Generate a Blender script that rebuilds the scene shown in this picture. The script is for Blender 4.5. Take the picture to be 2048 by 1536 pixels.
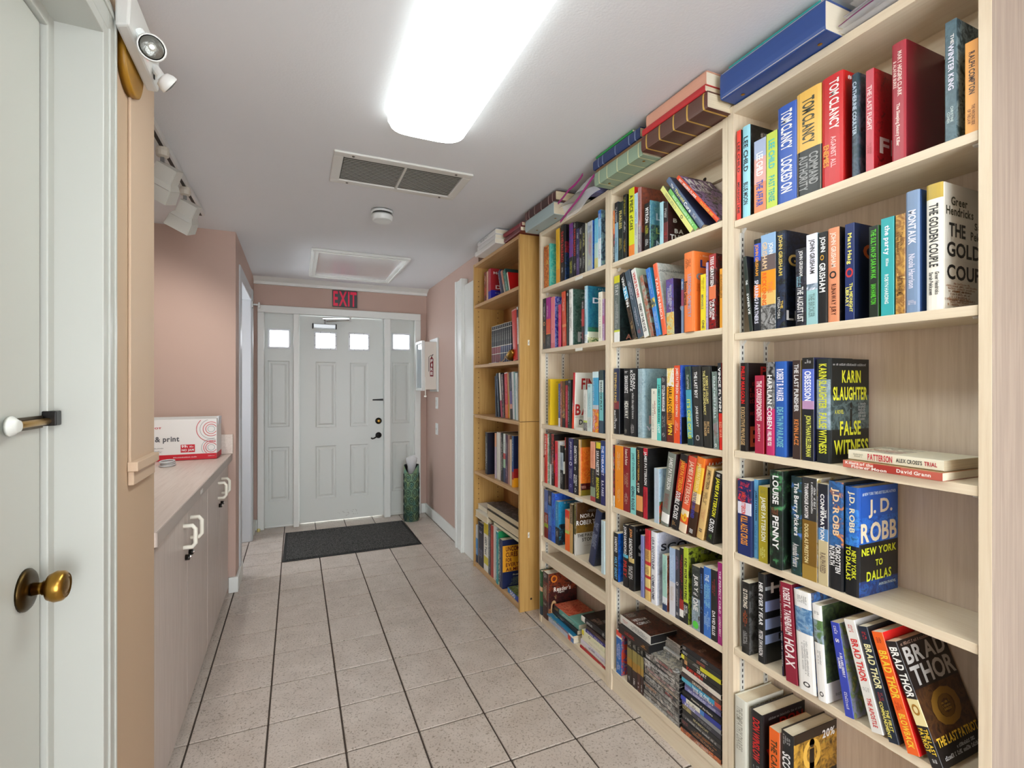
import bpy, math, random
from mathutils import Vector, Matrix
random.seed(7)
for o in list(bpy.data.objects): bpy.data.objects.remove(o, do_unlink=True)
SC = bpy.context.scene
COL = SC.collection
H = 1.36                      # camera height in metres; room dimensions below are in units of it
PI = math.pi
# ---------------------------------------------------------------- camera, sky, light, exposure
cam = bpy.data.objects.new('camera', bpy.data.cameras.new('camera'))
COL.objects.link(cam); SC.camera = cam
cam.location = (0, 0, H); cam.rotation_euler = (PI/2, 0, math.radians(-23.7))
cam.data.sensor_width = 36; cam.data.lens = 982/2048*36; cam.data.shift_y = 3/2048
cam.data.clip_start = .02
LAMP_POWER = 6.5
SKY_POWER = 6.0
TRACK_POWER = 9.0
world = bpy.data.worlds.new('sky'); SC.world = world; world.use_nodes = True
bg = world.node_tree.nodes['Background']
bg.inputs[0].default_value = (.90, .95, 1, 1); bg.inputs[1].default_value = SKY_POWER
SC.view_settings.view_transform = 'Standard'; SC.view_settings.look = 'None'
SC.view_settings.gamma = 1; SC.view_settings.use_curve_mapping = False
SC.view_settings.exposure = .98
# ---------------------------------------------------------------- materials
def lin(c):
    return c/12.92 if c <= .04045 else ((c+.055)/1.055)**2.4
def rgb(h):
    h = h.strip()
    if len(h) == 3: h = ''.join(a+a for a in h)
    return tuple(lin(int(h[i:i+2], 16)/255) for i in (0, 2, 4)) + (1,)
MATS = {}
def new_mat(name):
    m = bpy.data.materials.new(name); m.use_nodes = True
    nt = m.node_tree; return m, nt, nt.nodes['Principled BSDF']
def plain(h, rough=.5, metal=0, bump=0, bscale=200, var=0, spec=.5):
    key = ('p', h, rough, metal, bump, bscale, var, spec)
    if key in MATS: return MATS[key]
    m, nt, b = new_mat('paint_'+h)
    b.inputs['Base Color'].default_value = rgb(h); b.inputs['Roughness'].default_value = rough
    b.inputs['Metallic'].default_value = metal; b.inputs['Specular IOR Level'].default_value = spec
    if bump or var:
        tc = nt.nodes.new('ShaderNodeTexCoord'); n = nt.nodes.new('ShaderNodeTexNoise')
        n.inputs['Scale'].default_value = bscale; n.inputs['Detail'].default_value = 3
        nt.links.new(tc.outputs['Object'], n.inputs['Vector'])
        if bump:
            bp = nt.nodes.new('ShaderNodeBump'); bp.inputs['Strength'].default_value = bump; bp.inputs['Distance'].default_value = .002
            nt.links.new(n.outputs['Fac'], bp.inputs['Height']); nt.links.new(bp.outputs['Normal'], b.inputs['Normal'])
        if var:
            n2 = nt.nodes.new('ShaderNodeTexNoise'); n2.inputs['Scale'].default_value = 2.3
            nt.links.new(tc.outputs['Object'], n2.inputs['Vector'])
            mx = nt.nodes.new('ShaderNodeMix'); mx.data_type = 'RGBA'
            c = rgb(h); mx.inputs[6].default_value = tuple(x*(1-var) for x in c[:3])+(1,); mx.inputs[7].default_value = tuple(min(1, x*(1+var)) for x in c[:3])+(1,)
            nt.links.new(n2.outputs['Fac'], mx.inputs[0]); nt.links.new(mx.outputs[2], b.inputs['Base Color'])
    MATS[key] = m; return m
def art(spec):
    """printed picture: three colours in soft irregular patches"""
    key = ('a', spec)
    if key in MATS: return MATS[key]
    cs = spec.split('/')
    m, nt, b = new_mat('print_'+cs[0]); b.inputs['Roughness'].default_value = .38
    tc = nt.nodes.new('ShaderNodeTexCoord'); oi = nt.nodes.new('ShaderNodeObjectInfo')
    n = nt.nodes.new('ShaderNodeTexNoise'); n.noise_dimensions = '4D'; n.inputs['Scale'].default_value = 42; n.inputs['Detail'].default_value = 7; n.inputs['Roughness'].default_value = .6; n.inputs['Distortion'].default_value = 1.1
    mu = nt.nodes.new('ShaderNodeMath'); mu.operation = 'MULTIPLY'; mu.inputs[1].default_value = 40
    nt.links.new(oi.outputs['Random'], mu.inputs[0]); nt.links.new(mu.outputs[0], n.inputs['W']); nt.links.new(tc.outputs['Object'], n.inputs['Vector'])
    r = nt.nodes.new('ShaderNodeValToRGB'); e = r.color_ramp.elements
    e[0].position = .43; e[0].color = rgb(cs[0]); e[1].position = .66; e[1].color = rgb(cs[2])
    q = e.new(.55); q.color = rgb(cs[1])
    nt.links.new(n.outputs['Fac'], r.inputs['Fac']); nt.links.new(r.outputs['Color'], b.inputs['Base Color'])
    MATS[key] = m; return m
def ink(spec):
    return art(spec[1:]) if spec.startswith('*') else plain(spec, .38)
def wood(name, c1, c2, c3, rough=.42, axis=2, fine=1.0, contrast=1.0):
    m, nt, b = new_mat(name); b.inputs['Roughness'].default_value = rough
    tc = nt.nodes.new('ShaderNodeTexCoord'); mp = nt.nodes.new('ShaderNodeMapping')
    s = [60*fine, 60*fine, 60*fine]; s[axis] = 2.2
    mp.inputs['Scale'].default_value = s
    n = nt.nodes.new('ShaderNodeTexNoise'); n.inputs['Scale'].default_value = 1.6; n.inputs['Detail'].default_value = 6; n.inputs['Roughness'].default_value = .65; n.inputs['Distortion'].default_value = .4
    nt.links.new(tc.outputs['Object'], mp.inputs['Vector']); nt.links.new(mp.outputs['Vector'], n.inputs['Vector'])
    r = nt.nodes.new('ShaderNodeValToRGB'); e = r.color_ramp.elements
    e[0].position = .5-.2/contrast; e[0].color = rgb(c1); e[1].position = .5+.22/contrast; e[1].color = rgb(c3); q = e.new(.5); q.color = rgb(c2)
    nt.links.new(n.outputs['Fac'], r.inputs['Fac']); nt.links.new(r.outputs['Color'], b.inputs['Base Color'])
    return m
def emit(name, col, s):
    m = bpy.data.materials.new(name); m.use_nodes = True; nt = m.node_tree
    nt.nodes.remove(nt.nodes['Principled BSDF']); e = nt.nodes.new('ShaderNodeEmission')
    e.inputs[0].default_value = col; e.inputs[1].default_value = s
    nt.links.new(e.outputs[0], nt.nodes['Material Output'].inputs[0]); return m
def paged():
    m, nt, b = new_mat('page_edges'); b.inputs['Roughness'].default_value = .85
    tc = nt.nodes.new('ShaderNodeTexCoord'); mp = nt.nodes.new('ShaderNodeMapping'); mp.inputs['Scale'].default_value = (6, 1400, 6)
    n = nt.nodes.new('ShaderNodeTexNoise'); n.inputs['Scale'].default_value = 1; oi = nt.nodes.new('ShaderNodeObjectInfo')
    nt.links.new(tc.outputs['Object'], mp.inputs['Vector']); nt.links.new(mp.outputs['Vector'], n.inputs['Vector'])
    r = nt.nodes.new('ShaderNodeValToRGB'); e = r.color_ramp.elements; e[0].position = .3; e[0].color = rgb('b09a72'); e[1].position = .62; e[1].color = rgb('e6d6b4')
    nt.links.new(n.outputs['Fac'], r.inputs['Fac'])
    mx = nt.nodes.new('ShaderNodeMix'); mx.data_type = 'RGBA'; mx.inputs[7].default_value = rgb('e4dcc8')
    nt.links.new(oi.outputs['Random'], mx.inputs[0]); nt.links.new(r.outputs['Color'], mx.inputs[6]); nt.links.new(mx.outputs[2], b.inputs['Base Color']); return m
PAGE = paged()
MAPLE = wood('pale_maple_laminate', 'd6c3a8', 'e0d0b6', 'e6d8c0', .42, 2, 1, .8)
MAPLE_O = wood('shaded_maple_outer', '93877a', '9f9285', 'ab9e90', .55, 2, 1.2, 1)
MAPLE_H = wood('pale_maple_laminate_across', 'd9c6aa', 'e2d2b8', 'e7dac2', .4, 1, 1, .8)
MAPLE_B = wood('greyish_maple_back', 'cdbaa8', 'd8c6b5', 'e0d0c0', .5, 2, 1, 1)
OAK = wood('golden_oak_laminate', 'b58a48', 'c49a58', 'cfa766', .42, 2, 1, .9)
OAK_H = wood('golden_oak_across', 'b88f58', 'c8a070', 'd4ae80', .4, 1, 1, .9)
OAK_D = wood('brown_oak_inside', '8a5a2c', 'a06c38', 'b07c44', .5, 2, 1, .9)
DOORLAM = wood('ash_grey_laminate', 'bcaea6', 'cabdb5', 'd5c9c2', .4, 2, 1.6, 1.1)
COUNTER = wood('counter_laminate', 'c6b6ac', 'd2c4ba', 'dbcec6', .35, 1, 1, .9)
WHITE = plain('dfe2e0', .38)
DOORWHITE = plain('d6dad6', .4, 0, .06, 90)
TRIMWHITE = plain('e2e4e0', .35)
CEILM = plain('dcdde0', .85, 0, .25, 140, .02)
PINK = plain('bfa497', .7, 0, .12, 260, .03)
PEACH = plain('c2a88c', .6, 0, .1, 260, .03)
STEEL = plain('b8b8b4', .25, 1)
CHROME = plain('d0d0d0', .12, 1)
BLACKM = plain('1c1a19', .35, .6)
BRASS = plain('a8803a', .28, 1, .1, 60)
BRASSD = plain('4a3a20', .35, 1)
BLACKP = plain('151515', .5)
# ---------------------------------------------------------------- mesh helpers
W = {}
class MB:
    def __init__(s): s.v = []; s.f = []; s.m = []
    def quad(s, a, b, c, d, mi=0):
        n = len(s.v); s.v += [a, b, c, d]; s.f.append((n, n+1, n+2, n+3)); s.m.append(mi); return s
    def box(s, x0, x1, y0, y1, z0, z1, mi=0):
        n = len(s.v)
        s.v += [(x0, y0, z0), (x1, y0, z0), (x1, y1, z0), (x0, y1, z0), (x0, y0, z1), (x1, y0, z1), (x1, y1, z1), (x0, y1, z1)]
        for f in ((0, 3, 2, 1), (4, 5, 6, 7), (0, 1, 5, 4), (1, 2, 6, 5), (2, 3, 7, 6), (3, 0, 4, 7)):
            s.f.append(tuple(n+i for i in f)); s.m.append(mi)
        return s
    def hull(s, lo, hi, mi=0):          # two quads (4 points each), joined
        n = len(s.v); s.v += list(lo)+list(hi)
        for f in ((3, 2, 1, 0), (4, 5, 6, 7), (0, 1, 5, 4), (1, 2, 6, 5), (2, 3, 7, 6), (3, 0, 4, 7)):
            s.f.append(tuple(n+i for i in f)); s.m.append(mi)
        return s
    def lathe(s, c, prof, seg=20, axis=(0, 0, 1), mi=0):
        ax = Vector(axis).normalized(); t = Vector((1, 0, 0)) if abs(ax.x) < .9 else Vector((0, 1, 0))
        u = ax.cross(t).normalized(); w = ax.cross(u); c = Vector(c); n = len(s.v)
        for r, h in prof:
            for k in range(seg):
                a = 2*PI*k/seg; s.v.append(tuple(c+ax*h+u*(r*math.cos(a))+w*(r*math.sin(a))))
        for i in range(len(prof)-1):
            for k in range(seg):
                a, b = n+i*seg+k, n+i*seg+(k+1) % seg; s.f.append((a, b, b+seg, a+seg)); s.m.append(mi)
        s.f.append(tuple(n+k for k in range(seg))[::-1]); s.m.append(mi)
        e = n+(len(prof)-1)*seg; s.f.append(tuple(e+k for k in range(seg))); s.m.append(mi)
        return s
    def tube(s, pts, r, seg=8, mi=0):
        pts = [Vector(p) for p in pts]; n = len(s.v); N = len(pts); up = None
        for i, p in enumerate(pts):
            d = (pts[min(i+1, N-1)]-pts[max(i-1, 0)]).normalized()
            if up is None: up = Vector((0, 0, 1)) if abs(d.z) < .9 else Vector((1, 0, 0))
            u = d.cross(up).normalized(); w = u.cross(d).normalized(); up = w
            for k in range(seg):
                a = 2*PI*k/seg; s.v.append(tuple(p+u*(r*math.cos(a))+w*(r*math.sin(a))))
        for i in range(N-1):
            for k in range(seg):
                a, b = n+i*seg+k, n+i*seg+(k+1) % seg; s.f.append((a, b, b+seg, a+seg)); s.m.append(mi)
        s.f.append(tuple(n+k for k in range(seg))[::-1]); s.m.append(mi)
        e = n+(N-1)*seg; s.f.append(tuple(e+k for k in range(seg))); s.m.append(mi)
        return s
    def mesh(s, name, mats, sc=1, off=(0, 0, 0)):
        me = bpy.data.meshes.new(name)
        me.from_pydata([(v[0]*sc-off[0], v[1]*sc-off[1], v[2]*sc-off[2]) for v in s.v], [], s.f)
        for m in (mats if isinstance(mats, (list, tuple)) else [mats]): me.materials.append(m)
        me.polygons.foreach_set('material_index', s.m); me.update(); return me
    def build(s, name, mats, parent=None, bevel=0, smooth=False, sc=H, seg=2):
        off = W.get(parent, Vector((0, 0, 0))) if parent else Vector((0, 0, 0))
        me = s.mesh(name, mats, sc, off)
        if smooth:
            for p in me.polygons: p.use_smooth = True
        o = bpy.data.objects.new(name, me); COL.objects.link(o)
        if parent: o.parent = parent
        W[o] = off.copy()
        if bevel:
            b = o.modifiers.new('edge', 'BEVEL'); b.width = bevel; b.segments = seg; b.limit_method = 'ANGLE'
        if smooth: 
            o.modifiers.new('n', 'WEIGHTED_NORMAL'); me.set_sharp_from_angle(angle=.7)
        return o
def tag(o, label, cat, group=None, kind=None):
    if label: o['label'] = label
    if cat: o['category'] = cat
    if group: o['group'] = group
    if kind: o['kind'] = kind
    return o
def thing(name, label, cat, at, group=None, kind=None):
    e = bpy.data.objects.new(name, None); COL.objects.link(e); e.empty_display_size = .05
    e.location = Vector(at)*H; W[e] = Vector(at)*H
    return tag(e, label, cat, group, kind)
def B(*a, mi=0): return MB().box(*a, mi=mi)
GROUPS=["books on the top shelf of the nearest pale bookcase", "books on the second shelf of the nearest pale bookcase", "books on the third shelf of the nearest pale bookcase", "books on the fourth shelf of the nearest pale bookcase", "books on the fifth shelf of the nearest pale bookcase", "books on the bottom shelf of the nearest pale bookcase", "books on the top shelf of the middle pale bookcase", "books on the second shelf of the middle pale bookcase", "books on the third shelf of the middle pale bookcase", "books on the fourth shelf of the middle pale bookcase", "books on the fifth shelf of the middle pale bookcase", "books on the top shelf of the far pale bookcase", "books on the second shelf of the far pale bookcase", "books on the third shelf of the far pale bookcase", "books on the fourth shelf of the far pale bookcase", "books on the fifth shelf of the far pale bookcase", "books on the bottom shelf of the far pale bookcase", "books on the top shelf of the oak bookcase", "encyclopedia set in the oak bookcase", "books on the second shelf of the oak bookcase", "books on the third shelf of the oak bookcase", "books on the fourth shelf of the oak bookcase", "books on the bottom shelf of the oak bookcase", "books in the flat pair, third shelf, nearest pale bookcase", "film cases in the pair of film sets, bottom shelf, middle pale bookcase", "film cases in the middle film stack, bottom shelf, middle pale bookcase", "film cases in the right film stack, bottom shelf, middle pale bookcase", "books in the left flat stack, bottom shelf, far pale bookcase", "books in the right flat stack, bottom shelf, far pale bookcase", "books in a flat book, bottom shelf, oak bookcase", "books in the left pile on the standing books, bottom shelf, oak bookcase", "books in the right pile on the standing books, bottom shelf, oak bookcase", "cases standing on the bottom shelf of the middle pale bookcase"]
BOOKS=[
["p",0,9510,8419,13890,118,2095,1180,0.0,"e43:.5,e32","LEE CHILD/311/.1-.5; MIDNIGHT LINE/311/.58-.93","222","","orange-red book titled MIDNIGHT LINE, first from left, top shelf, nearest pale bookcase",0],
["h",0,9510,8220,13890,213,2110,1180,0.0,"9cd9ea","LEE CHILD/123/.12-.5; BLUE MOON/123/.62-.86","*111/222/444","#1 NEW YORK/ddd/.3-.9/.06-.12","light blue hardcover titled BLUE MOON, second from left, top shelf, nearest pale bookcase",0],
["p",0,9510,7848,13890,308,1623,1039,0.0,"a9b7d8:.25,e0a8a0:.6,e08a5a","LEE CHILD/fff/.18-.5; THE AFFAIR/24a/.57-.92","d8d0c0","","pink and lavender paperback titled THE AFFAIR, third from left, top shelf, nearest pale bookcase",0],
["p",0,9510,7545,13890,267,1647,1054,0.0,"c3d64a","LEE CHILD/3bb/.1-.48; PAST TENSE/2a9/.58-.92","345","","yellow-green paperback titled PAST TENSE, fourth from left, top shelf, nearest pale bookcase",0],
["h",0,9510,7189,13890,437,2065,1180,0.0,"2b57b5","TOM CLANCY/eee/.06-.46/.2-.8; LOCKED ON/eee/.54-.9/.2-.8","1b3f95","","thick royal blue hardcover titled LOCKED ON, fifth from left, top shelf, nearest pale bookcase",0],
["h",0,9510,6705,13890,523,2122,1180,0.0,"eebd58:.57,222","TOM CLANCY/443/.08-.52/.25-.75; COMMAND/999/.62-.92/.52-.9; AUTHORITY/999/.62-.96/.12-.48","e8b850:.57,1a1a1a","O/fff/.5-.8/.3-.5; O/ddd/.4-.8/.72-.84","yellow and black hardcover titled COMMAND AUTHORITY, sixth from left, top shelf, nearest pale bookcase",0],
["h",0,9510,6227,13890,409,2131,1180,0.0,"cc2326","TOM CLANCY/f4ece8/.05-.5/.38-.84; ENEMIES/f0a030/.62-.82/.1-.36; AGAINST ALL/fbb/.56-.84/.45-.7","c4201f","#1 NEW/fff/.1-.7/.03-.07; C/eee/.2-.9/.3-.5; AL/f0a030/.3-.9/.6-.74","glossy red hardcover titled ENEMIES, seventh from left, top shelf, nearest pale bookcase",0],
["h",0,9510,5804,13890,125,1908,1180,0.0,"*223a44/456/123","CATHERINE COULTER/bcd/.08-.6","*2a4450/667/222","C/cde/.4-.8/.05-.13","slim stormy blue-grey hardcover beside the red thriller, eighth from left, top shelf, nearest pale bookcase",0],
["p",0,9510,5543,13890,138,1832,1180,0.0,"c85560","THE LAST FLIGHT/f2d0d0/.16-.6; ~/a33/.72-.86","*a01822/b02028/701018","T/eee/.7-.9/.28-.35; FLI/eee/.08-.9/.66-.82; JULI/edd/.2-.85/.9-.96","rose-red paperback titled THE LAST FLIGHT, ninth from left, top shelf, nearest pale bookcase",0],
["h",0,9510,5079,13890,221,2032,1180,0.0,"a8323f","MARY HIGGINS CLARK/f0d8d0/.08-.46/.45-.75; & ALAFAIR BURKE/e8c8c0/.15-.38/.14-.38; The Sleeping Beauty Killer/f0d8d0/.52-.88/.3-.62","701420","","tall maroon hardcover titled The Sleeping Beauty Killer, tenth from left, top shelf, nearest pale bookcase",0],
["p",0,9510,4341,13890,151,1901,1180,0.0,"*4a626c/55707a/3a4e58","THE/ddd/.12-.2/.5-.8; WINTER KING/dde/.2-.58/.3-.8; CHRISTINE/bcc/.72-.85/.5-.75; COHEN/bcc/.76-.85/.2-.45","*3a5058/90a8b0/223038","","dark slate paperback titled THE WINTER KING, eleventh from left, top shelf, nearest pale bookcase",0],
["p",0,9510,4075,13890,170,1412,904,0.0,"e8a24a","RALPH COMPTON/3a2410/.12-.58/.3-.75; THE WRONG SIDE/852/.7-.92/.5-.75; OF THE LAW/852/.74-.9/.2-.45","b87a30","","tan-orange western titled THE WRONG SIDE OF THE LAW, top shelf, nearest pale bookcase",0],
["p",0,9510,8075,11230,93,1758,1125,6.1,"2a352f","THE/eee/.32-.38; SWERVE/eee/.42-.85","222","","dark green leaning paperback titled THE SWERVE, first from left, second shelf, nearest pale bookcase",1],
["h",0,9510,7930,11230,184,2070,1220,0.0,"111:.05,2a50c8:.24,1d2530:.5,ee7a1c:.64,20242c","JOHN GRISHAM/e8a030/.06-.4; SPARRING PARTNERS/dde/.45-.92","222","","black, blue and orange hardcover titled SPARRING PARTNERS, second from left, second shelf, nearest pale bookcase",1],
["p",0,9510,7637,11230,372,2110,1220,0.0,"8fb4dc:.22,6a5a5a:.38,f09a20:.6,e8c070:.74,*999/222/ccc","JOHN/eee/.1-.22/.5-.85; GRISHAM/e8c8a0/.08-.36/.12-.45; THE/e84/.5-.62/.5-.8; RECKONING/e62/.4-.74/.1-.4","567","","sunset-coloured paperback titled THE RECKONING, third from left, second shelf, nearest pale bookcase",1],
["h",0,9510,7341,11230,205,2084,1220,0.0,"*23304a/111/344","JOHN GRISHAM/d8c060/.04-.46; THE/db5/.72-.8/.55-.85; LITIGATORS/ccc/.68-.9/.2-.5","*1a2438/0c1018/2c3448","JO/db6/.5-.98/.06-.16; G/db6/.1-.35/.24-.36; LIT/ddd/.05-.6/.82-.92","dark navy hardcover titled THE LITIGATORS, fourth from left, second shelf, nearest pale bookcase",1],
["p",0,9510,6877,11230,221,1589,1017,0.0,"*1a1a1e/334/111","JOHN GRISHAM/ddd/.03-.36/.3-.75; THE AUGUST LIST/ddd/.5-.95/.2-.8; ~/9cd/.36-.5/.1-.6","111","","black glossy paperback with large white lettering, fifth from left, second shelf, nearest pale bookcase",1],
["p",0,9510,6636,11230,234,1821,1166,0.0,"eef:.55,*678/9ab/eef:.62,9cc8cc","JOHN GRISHAM/444/.06-.44; THE BROKER/799/.66-.92","8ab","","white fading to teal paperback titled THE BROKER, sixth from left, second shelf, nearest pale bookcase",1],
["h",0,9510,6419,11230,188,1795,1220,0.0,"1b1c1e","JOHN/eee/.05-.22/.2-.85; GRISHAM/eee/.34-.66/.2-.85; O/c93/.25-.31/.3-.7","333","","black hardcover with gold emblem and white lettering, seventh from left, second shelf, nearest pale bookcase",1],
["h",0,9510,6206,11230,221,1820,1311,0.0,"e2936c","JOHN GRISHAM/f8e0d0/.05-.42; O/222/.46-.54/.2-.8; RUNAWAY JURY/5a2a1a/.6-.93","*222/111/444","G/fff/.3-.9/.32-.5; R/fd8/.4-.9/.68-.8","salmon-orange hardcover titled RUNAWAY JURY, eighth from left, second shelf, nearest pale bookcase",1],
["p",0,9510,5897,11230,173,1808,1302,0.0,"1d2f66","Matt Haig/e8e070/.1-.42/.2-.75; O/c33/.46-.56/.1-.9; The MIDNIGHT/e8e070/.62-.92/.5-.85; LIBRARY/e8e070/.66-.86/.1-.45","14203f","M/e8d060/.62-.85/.17-.25; O/e86a28/.1-.7/.2-.36; The/e8e0a0/.45-.9/.54-.62; ~/e74/.35-.7/.38-.48; ~/e74/.35-.7/.72-.86","navy paperback titled The MIDNIGHT LIBRARY, ninth from left, second shelf, nearest pale bookcase",1],
["p",0,9510,5477,11230,159,1639,1049,0.0,"1e2a20","THE SULTAN OF SARAWAK/5ac832/.04-.58; IAN HAMILTON/5ac832/.64-.86","3a7a28","","dark green paperback titled THE SULTAN OF SARAWAK, tenth from left, second shelf, nearest pale bookcase",1],
["p",0,9510,5252,11230,213,1718,1099,0.0,"35a9ae","the party/eef/.08-.38/.2-.7; ROBYN HARDING/dee/.58-.88/.3-.6; ~/fff/.42-.5/.4-.6","1f8a92","","bright teal paperback titled the party, eleventh from left, second shelf, nearest pale bookcase",1],
["p",0,9510,5052,11230,150,1712,1095,0.0,"*c89a4a/8a5a2a/e8c070","The Book of/752/.18-.36/.5-.8; Lost Names/641/.18-.4/.15-.45; KRISTIN HARMEL/531/.62-.82","a87","","ornate golden paperback with leather-look spine, twelfth from left, second shelf, nearest pale bookcase",1],
["h",0,9510,4871,11230,205,2054,1220,0.0,"7f97b8","MONTAUK/eef/.16-.44; Nicola Harrison/dde/.52-.8/.25-.7; ~/ccd/.9-.94","2f4f86","","grey-blue hardcover titled MONTAUK, thirteenth from left, second shelf, nearest pale bookcase",1],
["h",0,9510,4559,11230,232,2057,1220,0.0,"c3a748:.12,efece2","THE GOLDEN COUPLE/333/.16-.66/.2-.75; Greer Hendricks/555/.7-.88/.55-.8; Sarah Pekkanen/555/.7-.88/.2-.45","e6e2d6:.6,e2ddd0","Greer/443/.2-.6/.1-.17; Hendricks/443/.08-.75/.18-.25; Sar/443/.78-1/.27-.33; Pekk/443/.68-1/.35-.42; THE/222/.15-.55/.31-.42; GOLDI/222/.1-1/.46-.58; COUPI/222/.1-1/.64-.76; ~/a5622a/.08-.85/.78-.86; ~/8a4a1a/.05-.8/.84-.93; ~/b8702a/.1-.7/.9-.97","white hardcover with gold top titled THE GOLDEN COUPLE, second shelf, nearest pale bookcase",1],
["h",0,9510,8298,8470,191,2053,1220,0.0,"1a1718","PHILLIP MARGOLIN/d22/.04-.46; EXECUTIVE PRIVILEGE/c8a878/.5-.93","1c1214","PHI/a22/.3-1/.04-.14; ~/933/.1-.7/.2-.6; E P/c64/.1-.7/.72-.95","black hardcover titled EXECUTIVE PRIVILEGE, first from left, third shelf, nearest pale bookcase",2],
["p",0,9510,7862,8470,239,1752,1121,0.0,"a92a48","THE CORRESPONDENTS/f2dde0/.07-.58; JUDITH/dbb/.62-.84/.3-.6","811","","crimson paperback titled THE CORRESPONDENTS, second from left, third shelf, nearest pale bookcase",2],
["h",0,9510,7594,8470,214,2040,1220,0.0,"*222/888/333:.5,c03068","HARLAN COBEN/eee/.14-.72; I WILL FIND YOU/fff/.74-.9/.2-.8","222","","black and magenta hardcover titled I WILL FIND YOU, third shelf, nearest pale bookcase",2],
["h",0,9510,7340,8470,279,2045,1220,0.0,"2a5cae","ROBERT B. PARKER/eef/.08-.42/.2-.8; DEATH IN PARADISE/7bc/.48-.9","1b3f86","R/3b5/.5-.95/.03-.12; DE/cdd/.3-1/.86-.94","bright blue hardcover titled DEATH IN PARADISE, fourth from left, third shelf, nearest pale bookcase",2],
["p",0,9510,6966,8470,182,2050,1220,0.0,"40302c","THE LAST PUNISHER/ddd/.04-.52; KEVIN LACZ/d84/.6-.86","a96","","dark brown paperback titled THE LAST PUNISHER, fifth from left, third shelf, nearest pale bookcase",2],
["p",0,9510,6717,8470,253,2092,1220,0.0,"222:.11,5a70c8:.42,b890b8:.5,20222a","OBSESSION/f4f4ff/.13-.42; JONATHAN KELLERMAN/d8dc60/.56-.96; ~/ccc/.02-.07","2a2f55","","black and violet paperback titled OBSESSION, sixth from left, third shelf, nearest pale bookcase",2],
["h",0,9510,6407,8470,281,2056,1220,0.0,"222a2c:.2,*7a9098/9ab/567:.68,1c2224","KARIN SLAUGHTER/d8dc3a/.05-.48; FALSE WITNESS/d8dc3a/.52-.91","161b1c:.35,*2a3a3c/56686a/1a2628:.68,121617","~/bbb/.08-.95/.045-.065; KARIN/d8d832/.3-.78/.11-.23; SLAUGHTER/d8d832/.08-.95/.27-.4; A NOVEL/bb4/.12-.34/.49-.53; FALSE/d8d832/.25-.78/.6-.74; WITNESS/d8d832/.1-.98/.78-.92; i/111/.5-.56/.42-.66; ~/aaa/.72-.92/.42-.6","thick dark hardcover titled FALSE WITNESS, seventh from left, third shelf, nearest pale bookcase",2],
["p",0,9510,8263,6060,379,1752,1121,0.0,"*1a2450/1a2a60/e33:.3,dde:.46,1c2d66","~/d33/.03-.1; JAMES PATTERSON/d43/.16-.46/.2-.6; KILL ALEX CROSS/e89a30/.48-.86","2a3560","","navy paperback with a white star and red lettering, fourth shelf, nearest pale bookcase",3],
["p",0,9590,8014,6060,111,1791,1146,0.0,"6aaede","JAMES PATTERSON/246/.14-.52; ~/48b/.58-.9","4a90c8","","sky blue narrow paperback, second from left, fourth shelf, nearest pale bookcase",3],
["p",0,9510,7766,6060,236,1687,1080,0.0,"a89a26","JAMES PATTERSON/eed/.14-.72/.2-.8; ~/775/.03-.1; ~/ee9/.8-.95","332","","olive-yellow paperback with white lettering, third from left, fourth shelf, nearest pale bookcase",3],
["h",0,9430,7401,6060,294,2102,1220,0.0,"*121c18/1c3024/4a8a58","LOUISE/eee/.05-.34/.3-.8; PENNY/eee/.46-.8/.3-.8; ~/a64/.38-.46","*141c18/1c2c22/4a7a54","LO/ddd/.2-1/.12-.24; P/ddd/.3-.7/.3-.42; A/a76/.5-.9/.72-.8; CU/ca6/.2-1/.84-.92","black hardcover patterned with green leaves, fourth from left, fourth shelf, nearest pale bookcase",3],
["h",0,9510,6979,6060,245,2040,1220,0.0,"*1c3034/22443a/4a74c0","The Berry Pickers/e6e6e6/.06-.6; Amanda Peters/ccc/.68-.92","134","","blue floral hardcover titled The Berry Pickers, fifth from left, fourth shelf, nearest pale bookcase",3],
["p",0,9510,6686,6060,314,2072,1220,0.0,"333:.42,7a5a20:.86,a08038","TYRANNOSAUR CANYON/eee/.06-.4/.18-.45; DOUGLAS PRESTON/e8d8a0/.46-.84/.18-.45; ~/eee/.03-.36/.6-.95","*eee/e8e0c0/a98f30","","white and brown paperback titled TYRANNOSAUR CANYON, sixth from left, fourth shelf, nearest pale bookcase",3],
["p",0,9510,6404,6060,200,1991,1220,0.0,"20242c:.1,26283a:.44,5a88b8:.56,c8b890","THE/eee/.25-.33/.65-.85; CONFIRMATION/f2f2f2/.1-.56/.25-.65; RALPH REED/765/.68-.88","bbb","","black and tan paperback titled THE CONFIRMATION, seventh from left, fourth shelf, nearest pale bookcase",3],
["h",0,9510,6159,6060,284,2085,1220,0.0,"*356aa8/2a4c7a/e08a30:.6,1b1d22","J.D. ROBB/e8c8a0/.06-.5/.2-.75; FORGOTTEN/eee/.58-.84/.5-.85; IN DEATH/eee/.6-.78/.1-.45","123","","metallic blue hardcover titled FORGOTTEN IN DEATH, eighth from left, fourth shelf, nearest pale bookcase",3],
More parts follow.
